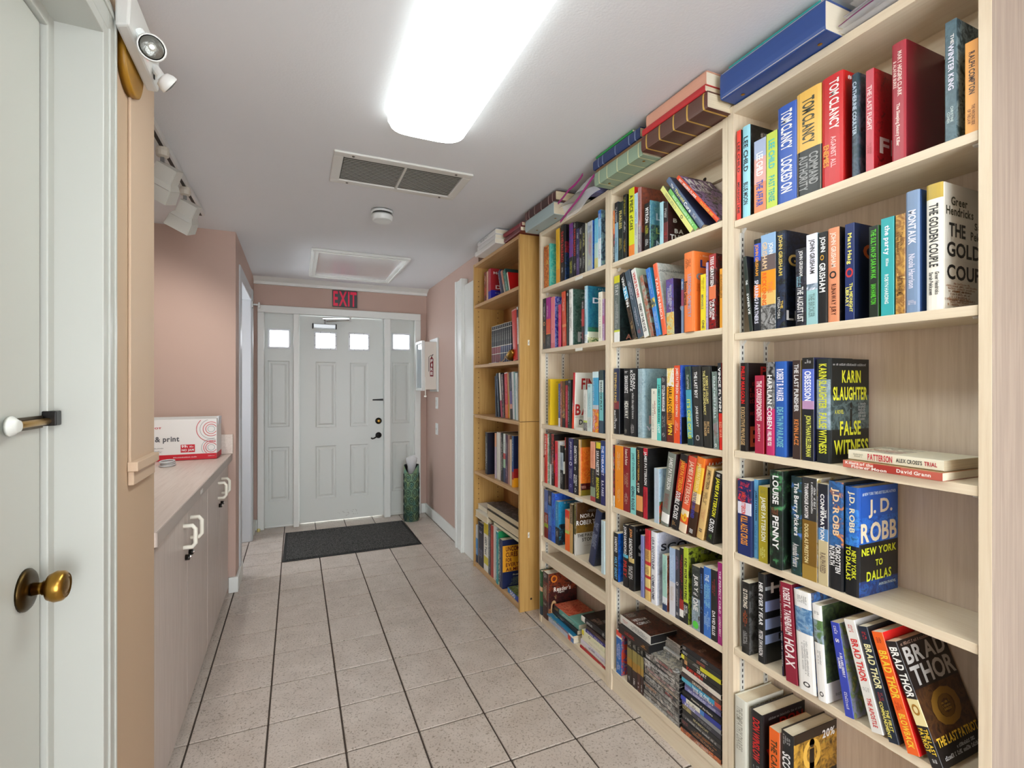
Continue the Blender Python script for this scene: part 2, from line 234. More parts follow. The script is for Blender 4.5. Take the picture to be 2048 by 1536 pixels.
["h",0,9510,5863,6060,252,2035,1220,0.0,"2458a8:.2,*1f58b0/3a86d8/134:.54,15181c","J.D. ROBB/e8e0c0/.04-.42/.25-.75; NEW YORK/d8dc30/.58-.84/.52-.85; TO DALLAS/d8dc30/.55-.86/.12-.46","1f55b0:.28,*1648a0/2a70d0/12306a:.52,17191b:.86,*1a2f6a/2255a0/121a30","#1 NEW YORK TIMES-BESTSELLING AUTHOR/cde/.1-.94/.05-.08; J. D./ead8b8/.25-.85/.12-.29; ROBB/ead8b8/.06-.96/.33-.51; NEW YORK/d8e030/.08-.95/.56-.63; TO/d8e030/.42-.6/.68-.74; DALLAS/d8e030/.2-.82/.78-.87; AN IN DEATH NOVEL/cdd/.5-.94/.905-.93","blue and black hardcover titled NEW YORK TO DALLAS, fourth shelf, nearest pale bookcase",3],
["p",0,9510,8232,3800,213,1647,1054,0.0,"*1a1a18/333/111","12 STRONG/e8e0d0/.1-.36; ~/d62/.4-.62; ~/ccc/.66-.9","*2a2a26/666/222","","black paperback titled 12 STRONG, first from left, fifth shelf, nearest pale bookcase",4],
["h",0,9510,7816,3800,184,1989,1315,0.0,"1a1c1e","HER EVERY FEAR/eee/.1-.58; PETER SWANSON/ddd/.64-.92","1c1e22:.14,99a0a8:.18,1a1c20:.3,8898c8:.42,161a20:.5,8898c0:.62,14181e:.68,8898c0:.78,111","HEF/f4f4f4/.1-.9/.1-.22; EV/222/.4-.9/.32-.4; FE/eee/.2-.9/.46-.56; PET/222/.2-.9/.69-.76; SW/222/.4-.95/.84-.92","black hardcover titled HER EVERY FEAR, second from left, fifth shelf, nearest pale bookcase",4],
["p",0,9510,7271,3800,47,1886,1207,2.1,"8a2030:.5,224","~/ccc/.1-.9","622","","very thin dark red paperback, third from left, fifth shelf, nearest pale bookcase",4],
["p",0,9430,7010,3800,268,2035,1220,3.9,"8e1f36","ROBERT K. TANENBAUM/f0e4e4/.05-.52/.2-.8; HOAX/f0e4e4/.56-.84/.1-.9","601020","","maroon leaning paperback titled HOAX, fourth from left, fifth shelf, nearest pale bookcase",4],
["h",0,9430,6672,3800,371,1999,1220,3.6,"f2f1ee:.1,eee:.17,*4a78a8/8ab0d0/a8643a:.42,f4f3f0","~/888/.03-.14; ~/999/.46-.86/.3-.7; O/333/.9-.95/.3-.7","*4a78b8/335/89a","","white hardcover with a snowy cottage picture, fifth from left, fifth shelf, nearest pale bookcase",4],
["h",0,9430,6364,3800,201,1850,1332,3.9,"f0efec:.16,*5a7a48/9ab/443:.4,f0efec","~/888/.04-.12; ~/999/.44-.66/.3-.7; O/333/.9-.95/.3-.7","*31402f/53633f/23282a:.8,e8e6e2","~/666/.2-.8/.92-.95; Pa/444/.6-.95/.83-.88","white hardcover with a green countryside picture, sixth from left, fifth shelf, nearest pale bookcase",4],
["p",0,9430,5845,3800,169,1672,1070,9.6,"3646b0","~/dde/.04-.13/.3-.7; S/eee/.17-.22/.3-.7; A BRAMBLEBERRY/eef/.32-.58/.5-.8; SUMMER/eef/.38-.5/.2-.45; ~/dde/.74-.92/.35-.65","*7a7a90/556a38/a89860","","purple-blue paperback titled A BRAMBLEBERRY SUMMER, seventh from left, fifth shelf, nearest pale bookcase",4],
["p",0,9430,5367,3800,204,1874,1200,15.3,"e4e2dd","~/c33/.05-.12/.25-.7; BRAD THOR/d42a2a/.18-.56/.2-.8; ~/999/.6-.66/.2-.8; THE APOSTLE/c33/.7-.95/.3-.7","ccc","","white leaning paperback titled THE APOSTLE, eighth from left, fifth shelf, nearest pale bookcase",4],
["p",0,9430,5104,3800,171,1862,1192,16.2,"1e2838","~/c33/.05-.12/.25-.7; BRAD THOR/ece6b0/.16-.55/.15-.85; ~/a33/.58-.66/.2-.8; THE FIRST/e8dc70/.72-.9/.5-.85; COMMANDMENT/e8dc70/.66-.96/.1-.45","2a2a2e","","navy leaning paperback titled THE FIRST COMMANDMENT, ninth from left, fifth shelf, nearest pale bookcase",4],
["p",0,9430,4810,3800,191,1883,1205,17.6,"ee6420","~/622/.05-.1/.25-.7; BRAD THOR/f4cc3a/.16-.56/.15-.85; ~/b31/.58-.66/.2-.8; BLOWBACK/f4cc3a/.68-.95/.25-.8","d22","","orange leaning paperback titled BLOWBACK, tenth from left, fifth shelf, nearest pale bookcase",4],
["p",0,9430,4472,3800,185,1859,1339,21.6,"221d1e:.47,e8d8a0:.68,1e1a1a","BRAD THOR/f4f4f0/.05-.46/.15-.85; O/a8782a/.51-.6/.2-.8; THE LAST/ecc83a/.7-.9/.5-.85; PATRIOT/ecc83a/.7-.88/.1-.45; ~/ddd/.92-.97/.3-.7","241c18:.4,*3a2418/5a3a20/241812:.8,1c1614","~/a87/.06-.8/.02-.045; BRAD/b8b4b0/.06-.94/.06-.2; THOR/b8b4b0/.06-.98/.22-.38; O/8a6426/.2-.8/.44-.74; O/6a4a1c/.34-.66/.5-.68; ~/caa040/.38-.62/.55-.63; THE LAST PATRIOT/e8bc3a/.06-.95/.78-.85; ~/ccc/.4-.8/.88-.905; ~/ccc/.1-.95/.92-.95","black leaning paperback titled THE LAST PATRIOT, eleventh from left, fifth shelf, nearest pale bookcase",4],
["h",0,9430,8306,720,345,2012,1220,0.0,"dcdcd0","THE EMPATHY DIARIES/aaa89c/.1-.6/.2-.7","d8d6c8","THE EMPATHY/9a9070/.1-.95/.06-.11","cream hardcover titled THE EMPATHY DIARIES, first from left, bottom shelf, nearest pale bookcase",5],
["p",0,9590,8112,720,35,1659,1062,0.0,"6a98a0","~/ccc/.1-.8","578","","thin grey-teal book wedged beside a cream hardcover, second from left, bottom shelf, nearest pale bookcase",5],
["h",0,9430,7872,720,306,1963,1395,0.0,"1c1a1c","DON WINSLOW/d22a2a/.08-.56/.2-.8; ~/abb/.6-.8","201c1e","~/999/.15-.95/.05-.075; DON/a22/.4-.95/.09-.2; W/b22/.1-.5/.4-.55","black hardcover with large red author lettering, third from left, bottom shelf, nearest pale bookcase",5],
["p",0,9430,7422,720,251,1853,1186,0.0,"ee6a22","THE CARTEL/431/.12-.62/.2-.8","c98","","orange paperback titled THE CARTEL, fourth from left, bottom shelf, nearest pale bookcase",5],
["h",0,9430,7125,720,286,1982,1395,0.0,"1b1c1e","~/ccc/.03-.14/.2-.8; SCOTT/eee/.22-.5/.15-.8","2c2018:.1,*c89838/8a6420/402a14:.5,1f1712","O/e8b850/.22-.62/.1-.42; i/120c08/.36-.48/.1-.48; 20%/f2f2f2/.66-.95/.06-.15; ~/ba5/.66-.92/.18-.2; FT/f0f0f0/.3-1/.62-.75","black hardcover with a golden silhouette cover and discount sticker, bottom shelf, nearest pale bookcase",5],
["p",0,9510,13371,14020,67,1696,1085,0.0,"ee7a3a:.45,*2a1a18/a33/111:.68,1c1c1e","~/fe8/.1-.35; ~/eee/.7-.94","543","","orange and black paperback at the shelf's left end, top shelf, middle pale bookcase",6],
["p",0,9510,13240,14020,179,1924,1180,0.0,"1a1c22:.35,8ab0c4","~/eee/.05-.4; ~/246/.55-.9","123","","black and pale blue paperback with dotted lettering, second from left, top shelf, middle pale bookcase",6],
["p",0,9510,13013,14020,247,1853,1180,0.0,"1d2a26","FEARLESS/d8c878/.15-.46; ~/d8c878/.55-.9","111","","dark green-black paperback titled FEARLESS, third from left, top shelf, middle pale bookcase",6],
["p",0,9510,12794,14020,163,2016,1180,0.0,"1e1d1c","~/e0d84a/.03-.35; ~/eee/.4-.6; ~/db4/.66-.95","222","O/888/.3-.95/.05-.3; Human/c33/.1-.9/.4-.75; ~/eee/.3-.9/.9-.98","black paperback with small yellow lettering, fourth from left, top shelf, middle pale bookcase",6],
["p",0,9510,12452,14020,271,2096,1180,0.0,"dce02c:.84,f08a3a","A PIECE/332/.1-.36/.2-.8; of CAKE/332/.4-.62/.2-.8","c22","","neon yellow and orange paperback titled A PIECE of CAKE, top shelf, middle pale bookcase",6],
["p",0,9510,12230,14020,159,1858,1180,0.0,"b8dcec:.5,c8d4c0","~/86a/.1-.9","c8d","","pale blue-white thin paperback, sixth from left, top shelf, middle pale bookcase",6],
["p",0,9510,12063,14020,162,1974,1180,0.0,"b08080:.6,8a7a80","~/423/.1-.5; ~/eee/.5-.95","*8a4a38/7a4030/5a3a38:.7,*4a3030/333/644","","dusty pink paperback with a rusty red cover, seventh from left, top shelf, middle pale bookcase",6],
["p",0,9510,11717,14020,239,1380,883,0.0,"22211f","MYRON/eee/.1-.42/.2-.8; ~/dd4/.48-.68; ~/eee/.72-.95/.2-.8","222","","black paperback with white and yellow lettering, eighth from left, top shelf, middle pale bookcase",6],
["p",0,9510,11573,14020,42,1416,1019,0.0,"4a90a8","~/def/.1-.9","*4a8298/6aa0a8/37606a:.5,*57806a/234/678","LAC/cde/.2-.9/.25-.4; LEAN/ab6/.2-.95/.55-.68; NAN/cde/.2-.95/.82-.96","slim teal paperback with a misty landscape cover, ninth from left, top shelf, middle pale bookcase",6],
["p",0,9510,11086,14020,151,1195,765,0.0,"a8d4e0","~/79a/.1-.9","79a","","pale aqua paperback beside the misty landscape cover, tenth from left, top shelf, middle pale bookcase",6],
["p",0,9510,10915,14020,173,1136,818,0.0,"2a2224:.5,6a3434","~/eee/.1-.45; ~/d33/.7-.92","*2a1418/3a1c20/1a0c0e","BA/ddd/.3-.7/.65-.76; THIN/ddd/.1-.8/.8-.93; B/ccc/.15-.5/.4-.5","black and dull red paperback by the leaning books, top shelf, middle pale bookcase",6],
["p",0,9510,9926,14020,142,1937,1180,36.5,"e4e48a","~/887/.05-.6; O/554/.66-.72/.2-.8","776","","pale yellow paperback leaning left, twelfth from left, top shelf, middle pale bookcase",6],
["p",0,9510,9758,14020,112,1716,1098,36.1,"7ec46a","~/dfd/.15-.9","465","","bright green leaning book, thirteenth from left, top shelf, middle pale bookcase",6],
["h",0,9510,9564,14020,161,2135,1180,36.9,"5f6f8a","The/eee/.12-.2/.3-.7; Thyroid/e4dc7a/.24-.5/.2-.8; Cure/eee/.52-.7/.2-.8; ~/ddd/.74-.86","2a3450","","grey-blue hardcover leaning left titled The Thyroid Cure, fourteenth from left, top shelf, middle pale bookcase",6],
["h",0,9510,9050,14020,113,2152,1180,40.8,"e0522a","MARY/eee/.06-.14; HIGGINS CLARK/eee/.16-.5; ~/eb4/.6-.9","*222/97a/111","MARY/eee/.1-.9/.05-.2; CLARK/ddd/.05-.6/.22-.36; ~/a97/.3-.95/.4-.6","orange-red hardcover leaning at shelf's right end, fifteenth from left, top shelf, middle pale bookcase",6],
["p",0,9510,13215,11410,297,2144,1220,0.0,"d8d02a:.11,6a7470:.82,d8e04a:.85,f0f0ee","STAY/ccc/.14-.3; ~/ccc/.34-.8; ~/cc3/.03-.08","*161c1c/243434/0c1010","ALEX/c87/.2-.9/.88-.96; D/467/.4-.9/.68-.8; ~/bcc/.3-.8/.45-.55","grey library book with yellow tape and white label, second shelf, middle pale bookcase",7],
["p",0,9510,12299,11410,191,2232,1220,17.2,"1d1a1a:.22,5ab0d8:.4,*2a201a/543/111","VINCE/eee/.06-.26/.2-.8; FLYNN/fff/.28-.52/.2-.8; ~/ca7/.7-.9","222","","black paperback with light blue band, leaning left, second from left, second shelf, middle pale bookcase",7],
["p",0,9510,12012,11410,250,2250,1220,17.4,"4a5a68","~/dde/.1-.5/.2-.8; ~/dde/.55-.85/.3-.7; ~/c44/.88-.95","334","","slate grey paperback leaning left, third from left, second shelf, middle pale bookcase",7],
["p",0,9510,11737,11410,208,2237,1220,16.7,"e8e6e2","VINCE FLYNN/c33/.05-.42; ENEMY OF THE STATE/444/.52-.92","aba","","white leaning paperback titled ENEMY OF THE STATE, fourth from left, second shelf, middle pale bookcase",7],
["p",0,9510,11488,11410,146,1948,1220,15.2,"*98a090/b06048/6a7a6a","~/ddd/.1-.4","*7a8a7a/622/443","","mottled grey-green shorter paperback leaning left, fifth from left, second shelf, middle pale bookcase",7],
["p",0,9510,11210,11410,175,2084,1220,13.6,"3f78cc:.45,*d8c060/245/9ab:.58,4a8ad8","~/ade/.06-.4; ~/cde/.62-.94","28b","","blue paperback with a gold picture band, leaning left, second shelf, middle pale bookcase",7],
["h",0,9510,10964,11410,192,2140,1220,11.5,"ea6844","TANA FRENCH/f8e0d8/.2-.78/.25-.75","*a8b0ac/c0c4be/8a8f8c","~/333/.15-.95/.09-.12","orange-red hardcover by a grey cover, leaning left, seventh from left, second shelf, middle pale bookcase",7],
["p",0,9510,10719,11410,294,1546,1113,1.6,"*5a5aa0/6a4a8a/445:.6,*e0a848/c8d0a0/b05030","~/eee/.1-.5; ~/dde/.3-.6/.4-.8","*231d30/2b2440/140f1a","J/ddd/.6-.95/.3-.44; GAR/eee/.2-.98/.46-.6; LAS/dcc/.5-.98/.74-.84","purple and gold paperback lying under the grey cover, second shelf, middle pale bookcase",7],
["p",0,9510,10261,11410,95,1454,931,0.0,"5a7ab0:.2,a05070:.5,89b","~/eee/.05-.2","567","","slim blue and rose paperback, ninth from left, second shelf, middle pale bookcase",7],
["h",0,9430,9955,11410,344,2091,1220,0.0,"f08246","LESSONS/a8a0b8/.28-.5/.45-.8; in CHEMISTRY/a8a0b8/.5-.82/.45-.8; Bonnie Garmus/432/.36-.66/.1-.4; ~/532/.08-.2","ee7a34","~/f8d0b0/.2-.7/.04-.06; LESS/3a3a80/.2-.95/.1-.2; C/8a8a90/.05-.35/.27-.36; ~/a52/.05-.4/.4-.5; Bo/44a/.3-.7/.88-.95","thick bright orange hardcover titled LESSONS in CHEMISTRY, tenth from left, second shelf, middle pale bookcase",7],
["p",0,9510,9526,11410,177,1425,912,0.0,"ecd832","~/a82/.06-.3; MICHAELS/776/.36-.62/.2-.6; ONE/664/.82-.97/.3-.8","cb3","","yellow paperback between orange and red books, eleventh from left, second shelf, middle pale bookcase",7],
["p",0,9510,9395,11410,75,1701,1089,0.0,"a898c0","~/dcd/.1-.9","98a","","very thin lilac book, twelfth from left, second shelf, middle pale bookcase",7],
["p",0,9510,9225,11410,220,1867,1315,0.0,"a83a3a:.2,*2a1a1a/633/111:.42,e07a50:.6,*3a1a20/911/211","TESS GERRITSEN/eee/.03-.43/.25-.75; THE BONE/eee/.6-.88/.5-.85; GARDEN/eee/.62-.84/.12-.45","*6a1a1a/222/944","G/eda/.4-.9/.34-.45; T/eda/.4-.9/.56-.68","black and coral paperback titled THE BONE GARDEN, thirteenth from left, second shelf, middle pale bookcase",7],
["p",0,9510,8940,11410,100,1446,926,0.0,"f0a838","~/643/.1-.5","c83","","yellow-orange paperback against the right post, fourteenth from left, second shelf, middle pale bookcase",7],
["h",0,9510,13270,8420,268,2133,1220,0.0,"2a3350:.5,80353c:.62,1c1e20","STEPHEN KING/d8b868/.06-.52/.25-.7; THE/ddd/.76-.8/.5-.75; INSTITUTE/eee/.64-.92/.2-.48","15171c","","thick navy hardcover titled THE INSTITUTE, first from left, third shelf, middle pale bookcase",8],
["h",0,9510,12711,8420,301,2091,1220,0.0,"202122","~/eee/.03-.06; DEAN KOONTZ/eee/.1-.36/.2-.8; HIDEAWAY/e8e8e0/.48-.74/.2-.85; ~/bba/.9-.97/.2-.6","111","","black hardcover titled HIDEAWAY, second from left, third shelf, middle pale bookcase",8],
["h",0,9510,12385,8420,323,2109,1220,0.0,"1f2224","DEAN/eee/.08-.3/.55-.85; KOONTZ/eee/.03-.34/.1-.5; what the night knows/ccc/.36-.74/.3-.7; ~/eee/.82-.96/.2-.7","112","","black hardcover titled what the night knows, third from left, third shelf, middle pale bookcase",8],
["h",0,9510,12027,8420,280,2085,1220,0.0,"*93adb8/a8c0c8/8098a4","~/bcd/.1-.4; ~/c8d8e0/.6-.9","*7f9aa4/90aab2/6a848e","JA/ccc/.4-.95/.42-.52; KR/d8b0b0/.1-.9/.68-.8; WHEN/dde/.1-.95/.83-.9","misty grey-blue hardcover with a hair-blown cover, fourth from left, third shelf, middle pale bookcase",8],
["p",0,9510,11406,8420,244,1486,951,0.0,"e4e4d4","~/a44/.24-.5/.55-.8; ~/766/.3-.85/.25-.45; O/333/.05-.1/.4-.6","cba","","short cream paperback with red lettering, fifth from left, third shelf, middle pale bookcase",8],
["p",0,9510,11195,8420,170,1785,1142,0.0,"5cc8c0","JAMES PATTERSON/16443f/.1-.7/.25-.75; LOST/eff/.74-.88","3aa","","aqua paperback titled LOST, sixth from left, third shelf, middle pale bookcase",8],
["p",0,9510,10999,8420,209,1836,1175,0.0,"35363c","~/ccc/.02-.1; STOLEN MARRIAGE/eee/.14-.54; ~/bbb/.6-.8; ~/dcc/.86-.95","433","","dark grey paperback titled STOLEN MARRIAGE, seventh from left, third shelf, middle pale bookcase",8],
["p",0,9510,10729,8420,281,2056,1220,0.0,"*f0d060/eee/f0b030:.25,f4a820:.6,d07a20:.76,70281c","HARLAN COBEN/3a2008/.24-.7/.2-.75; WIN/f0d030/.74-.9/.2-.8","e8a020","","yellow and red-brown paperback titled WIN, eighth from left, third shelf, middle pale bookcase",8],
["p",0,9510,10470,8420,216,2122,1220,0.0,"e8532a","JAMES PATTERSON/f4e4da/.03-.36/.2-.8; MERRY CHRISTMAS/f4d8c8/.38-.66/.3-.7; ~/f8d0b8/.7-.88","c33","","orange-red paperback with white lettering, near shelf centre, ninth from left, third shelf, middle pale bookcase",8],
["p",0,9510,10324,8420,57,2128,1220,0.0,"2a4ab0","~/abd/.1-.9","*2850b8/3a68d0/1a2f80:.66,16181c","JA/def/.1-.7/.04-.14; ME/6a1a1a/.2-.8/.38-.46; C/bba/.2-.9/.72-.9","slim blue paperback showing its speckled cover, tenth from left, third shelf, middle pale bookcase",8],
["p",0,9510,9968,8420,200,2081,1220,2.9,"*2a3a3a/3a5a44/222:.3,4a9cb4:.6,6aa8b8:.9,244","~/eee/.1-.3/.3-.7; IT'S ONE OF US/d8e03a/.42-.92/.2-.8","345","","teal paperback with yellow lettering titled IT'S ONE OF US, third shelf, middle pale bookcase",8],
["h",0,9510,9695,8420,313,2072,1220,2.4,"2c2d2d","THE LAST BOY/eee/.07-.4/.3-.65; JANE LEAVY/ddd/.5-.76/.3-.65; O/aaa/.86-.93/.3-.7","1c1c1c","","charcoal hardcover titled THE LAST BOY, twelfth from left, third shelf, middle pale bookcase",8],
["h",0,9510,9378,8420,288,2056,1220,2.1,"2e2e2a","ROBERT LUDLUM'S/d8cc80/.12-.46/.52-.8; THE BOURNE ASCENDANCY/d8cc80/.05-.6/.2-.48; ERIC VAN/ca7/.68-.82/.55-.8; LUSTBADER/ca7/.68-.86/.2-.48","141414","","charcoal hardcover titled THE BOURNE ASCENDANCY, thirteenth from left, third shelf, middle pale bookcase",8],
["p",0,9510,9099,8420,163,1919,1220,2.0,"*8a9092/6a8078/666","DARKNESS FALLS/cdd/.06-.6/.3-.7; ~/a66/.66-.85; O/eee/.93-.97/.3-.7","566","","grey paperback titled DARKNESS FALLS, fourteenth from left, third shelf, middle pale bookcase",8],
["p",0,9510,8940,8420,113,2128,1220,1.7,"2a2e34:.58,e02c22","VINCE FLYNN/f0f0f0/.05-.56/.2-.85; RED WAR/f0a080/.68-.86/.15-.85","811","","black and scarlet paperback titled RED WAR, fifteenth from left, third shelf, middle pale bookcase",8],
["p",0,9510,13371,6030,67,2033,1220,0.0,"*2a1a2a/a33/223:.82,f0f0ec","~/eee/.2-.4; ~/e8a/.7-.78","222","","narrow dark library book with white bottom label, first from left, fourth shelf, middle pale bookcase",9],
["p",0,9510,13098,6030,432,2028,1220,0.0,"f29320","~/f8d8a8/.04-.46/.3-.65; ~/f8d0a0/.66-.9/.3-.65; O/a31/.55-.57/.3-.4","d8801c","","bright orange thick paperback, second from left, fourth shelf, middle pale bookcase",9],
["p",0,9510,12707,6030,322,2020,1220,0.0,"8a2328","Robert B. Parker/f0dcd0/.03-.28/.3-.7; ~/eca/.4-.62; ~/ecb/.7-.9","5a1a1e","","dark red paperback next to the bright orange one, fourth shelf, middle pale bookcase",9],
["p",0,9510,12374,6030,262,2046,1220,0.0,"8ad4d0","JANET EVANOVICH/3a7a80/.08-.48; GOING ROGUE/124/.58-.94","445","","aqua paperback titled GOING ROGUE, fourth from left, fourth shelf, middle pale bookcase",9],
["p",0,9510,12071,6030,304,2098,1220,0.0,"1f1d1a:.7,e8a060:.92,4a2a14","JAMES PATTERSON/e8b860/.04-.48/.2-.5; STEP/eed/.52-.66/.2-.5; O/a54/.47-.58/.0-.3","311","","black and peach paperback with yellow lettering, fifth from left, fourth shelf, middle pale bookcase",9],
["p",0,9510,11793,6030,188,2099,1220,0.0,"c8283a:.1,1e1c1e:.55,c02638","JAMES PATTERSON/f0f0f0/.05-.52/.1-.9; ~/622/.56-.9","*15161a/222/0a0a0c","S/9ac4ea/.3-.9/.55-.72; AT/ddd/.35-.95/.76-.84; T/ddd/.4-.7/.86-.94","black and red paperback with large white lettering, sixth from left, fourth shelf, middle pale bookcase",9],
["p",0,9510,11296,6030,212,1576,1008,0.0,"b8cad8","~/dde/.1-.6","*a8c4d4/9ab8cc/88a:.6,*4a6a48/d44a2a/334","","short pale blue paperback with flowers at its foot, fourth shelf, middle pale bookcase",9],
["h",0,9510,10986,6030,320,2101,1220,-8.7,"7a8078:.83,f0f0ec:.96,7a8078","JAMES PATTERSON/e4e4e0/.06-.5/.2-.8; ~/a03030/.53-.8/.25-.75","2c1418","","grey-green library hardcover leaning right, eighth from left, fourth shelf, middle pale bookcase",9],
["h",0,9510,10594,6030,281,2131,1220,-10.6,"222022:.1,c83a20:.5,9a2218:.6,1f1d1f","JAMES PATTERSON/f2a83a/.08-.48/.15-.85; DOUBLE/f0f0ee/.5-.66/.2-.8; CROSS/f0f0ee/.68-.86/.2-.8; ~/da6/.9-.96","b81c20:.3,1c1618","","black and red hardcover titled DOUBLE CROSS, ninth from left, fourth shelf, middle pale bookcase",9],
["h",0,9510,10287,6030,284,2111,1220,-10.9,"d4523a:.6,e4603a:.7,f0dcb8:.78,e0602a:.88,e8d4b8","JAMES PATTERSON/f4d0b4/.06-.62/.15-.85; 9/f4c030/.74-.86/.1-.9","922","","coral-red hardcover with a big yellow 9, tenth from left, fourth shelf, middle pale bookcase",9],
["h",0,9510,9959,6030,291,2129,1220,-10.0,"e87a28:.12,f0c040:.45,f0d8a0:.58,8a5a28:.68,3a2416","JAMES PATTERSON/f8e4a0/.08-.42/.2-.7; YOU'VE BEEN/2a3080/.44-.62/.2-.6; WARNED/3a40a8/.62-.78/.2-.6; III/ccc/.92-.97/.3-.7","d85a22:.4,6a3018","JAMES PAT/eee/.1-1/.05-.16","yellow and dark brown leaning hardcover, eleventh from left, fourth shelf, middle pale bookcase",9],
["h",0,9510,9654,6030,242,1924,1315,-10.8,"dcb878","JAMES PATTERSON/432/.04-.3; ~/543/.34-.52; ~/c86/.58-.75; II/765/.82-.94/.3-.7","*b89858/97703a/d8c080","A/6a1a1a/.4-.8/.2-.36; ~/432/.3-.9/.5-.58","tan hardcover leaning right, twelfth from left, fourth shelf, middle pale bookcase",9],
["p",0,9510,9314,6030,248,1828,1315,-9.5,"20201e","THE/ddd/.02-.06/.3-.7; JAMES PATTERSON/e4e030/.08-.62/.2-.8; CROSS/f0f0f0/.66-.84/.2-.8; ~/6a4/.88-.95/.3-.7","1d1c1a","AL/e8c030/.3-1/.8-.93","black paperback with bright yellow lettering, leaning right, thirteenth from left, fourth shelf, middle pale bookcase",9],
["p",0,9510,13259,3640,231,1561,1124,0.0,"1c2026","SANDFORD/f0f0f0/.08-.4/.2-.8; HOLY GHOST/78c0e8/.5-.96/.2-.8","*1248a0/1a6ad0/0c1c40","L/cde/.5-1/.05-.2; S/bdf/.3-1/.24-.36; G/7be/.3-1/.82-.96","black paperback titled HOLY GHOST, first from left, fifth shelf, middle pale bookcase",10],
["h",0,9510,12780,3640,261,1963,1220,0.0,"1c1c1e:.48,5ab0c8:.53,1c1a1c","JOHN SANDFORD/f0f0f0/.03-.48/.2-.8; PREY/c8302a/.58-.84/.2-.85","111","","black hardcover with small aqua band and red title, fifth shelf, middle pale bookcase",10],
["h",0,9510,12489,3640,279,2000,1220,0.0,"1d1c1d:.5,c8b070:.57,1a1a1a","JOHN/e8a060/.05-.18; SANDFORD/f0f0ee/.2-.5/.2-.8; SILKEN/ccc/.62-.82/.5-.85; PREY/ccc/.64-.84/.1-.45","161616","~/aaa/.1-.6/.05-.08; SA/b8b8b8/.15-1/.28-.48; S/9bc/.6-.95/.72-.8; P/9bc/.3-.9/.82-.96","black hardcover with tan band titled SILKEN PREY, third from left, fifth shelf, middle pale bookcase",10],
["p",0,9510,11935,3640,147,1853,1186,0.0,"8088c0","~/bcf/.1-.92","779","","thin periwinkle blue book, fourth from left, fifth shelf, middle pale bookcase",10],
["h",0,9510,11703,3640,254,2090,1220,0.0,"cc2c3a:.28,d8a860:.45,c83038:.5,e8c878:.65,c03030:.69,e4c880:.82,c03030:.86,dcb870","~/922/.05-.24; ~/622/.3-.42; ~/622/.52-.64","a22","","red and cream banded hardcover, fifth from left, fifth shelf, middle pale bookcase",10],
["h",0,9510,11424,3640,269,2100,1220,0.0,"e8e8ee","LISA SCOTTOLINE/3a3f58/.08-.52/.25-.65; COME HOME/3a3f58/.6-.94/.25-.65","*b8bcd0/d0d4e0/9aa0bc","LI/223/.6-1/.06-.14; SCO/223/.05-1/.16-.26; ~/6a2a38/.05-.4/.52-.58","white hardcover titled COME HOME with lavender cover, sixth from left, fifth shelf, middle pale bookcase",10],
["p",0,9510,10957,3640,191,1577,1010,0.0,"a8d4c8:.75,e0e8ee:.88,28406a","~/7a9/.1-.5; ~/345/.86-.9","*7a3a28/b07a60/3a1c14","","mint green short paperback, seventh from left, fifth shelf, middle pale bookcase",10],
["p",0,9510,10652,3640,232,1863,1192,0.0,"a8c0e0:.5,d8d8e0","~/def/.1-.5; ~/cb9/.55-.8","89b","","pale blue and white paperback, eighth from left, fifth shelf, middle pale bookcase",10],
["p",0,9510,10451,3640,147,1886,1207,0.0,"40444e","~/a8a/.1-.3; O/ddd/.47-.52/.2-.8; ~/bbb/.54-.85; ~/eee/.9-.96","333","","dark grey paperback with white emblem, ninth from left, fifth shelf, middle pale bookcase",10],
["p",0,9510,10298,3640,149,1970,1220,0.0,"1f1c1d:.7,a03028:.84,e8e6e0:.94,222","~/c03040/.08-.52/.2-.8; ~/a34/.56-.8","400","","black library book with red lettering and white label, fifth shelf, middle pale bookcase",10],
["p",0,9510,10133,3640,171,2033,1220,0.0,"b4c83a:.72,1f201c","KIND WORTH SAVING/222/.14-.68; PETER/ddd/.76-.86/.5-.85; SWANSON/ddd/.76-.9/.1-.45","*2a3018/8a9a28/171a10","~/999/.3-.7/.05-.1","lime green and black paperback titled KIND WORTH SAVING, fifth shelf, middle pale bookcase",10],
["p",0,9510,9779,3640,282,1653,1058,0.0,"*2c3230/48504c/222:.5,*7a8a88/9ab/444","JURY/e4e4e0/.14-.4/.2-.8; of/ddd/.42-.46; ONE/e4e4e0/.5-.7/.2-.8; @/5cd04a/.86-.98/.1-.9","234","","dark grey paperback with round green sticker, twelfth from left, fifth shelf, middle pale bookcase",10],
["p",0,9510,9570,3640,116,1691,1082,0.0,"141c38","~/68b/.1-.4; ~/579/.6-.7","112","","navy narrow paperback, thirteenth from left, fifth shelf, middle pale bookcase",10],
["p",0,9510,9390,3640,235,1753,1122,0.0,"3a72c4","THE/cde/.1-.2; ~/aee/.2-.6/.1-.9; ~/bde/.62-.9/.1-.9","259","","bright blue paperback with pale lettering, fourteenth from left, fifth shelf, middle pale bookcase",10],
["p",0,9510,9172,3640,192,1762,1128,0.0,"262524","~/a44/.1-.4; DAVID ELLIS/eee/.58-.92/.25-.75","222","","black paperback with round white emblem lettering, fifteenth from left, fifth shelf, middle pale bookcase",10],
["p",0,9510,8974,3640,161,2011,1220,0.0,"a8287c","THE PERFECT CHILD/f0d8e8/.1-.62/.3-.7; LUCINDA BERRY/f0d0e0/.66-.9/.3-.7","812","","magenta paperback titled THE PERFECT CHILD, sixteenth from left, fifth shelf, middle pale bookcase",10],
["p",0,9510,18124,14070,414,1725,1104,0.0,"*e08a3a/a8481a/e8b050","~/622/.03-.08","c96","","orange paperback with a torch-like flame picture, first from left, top shelf, far pale bookcase",11],
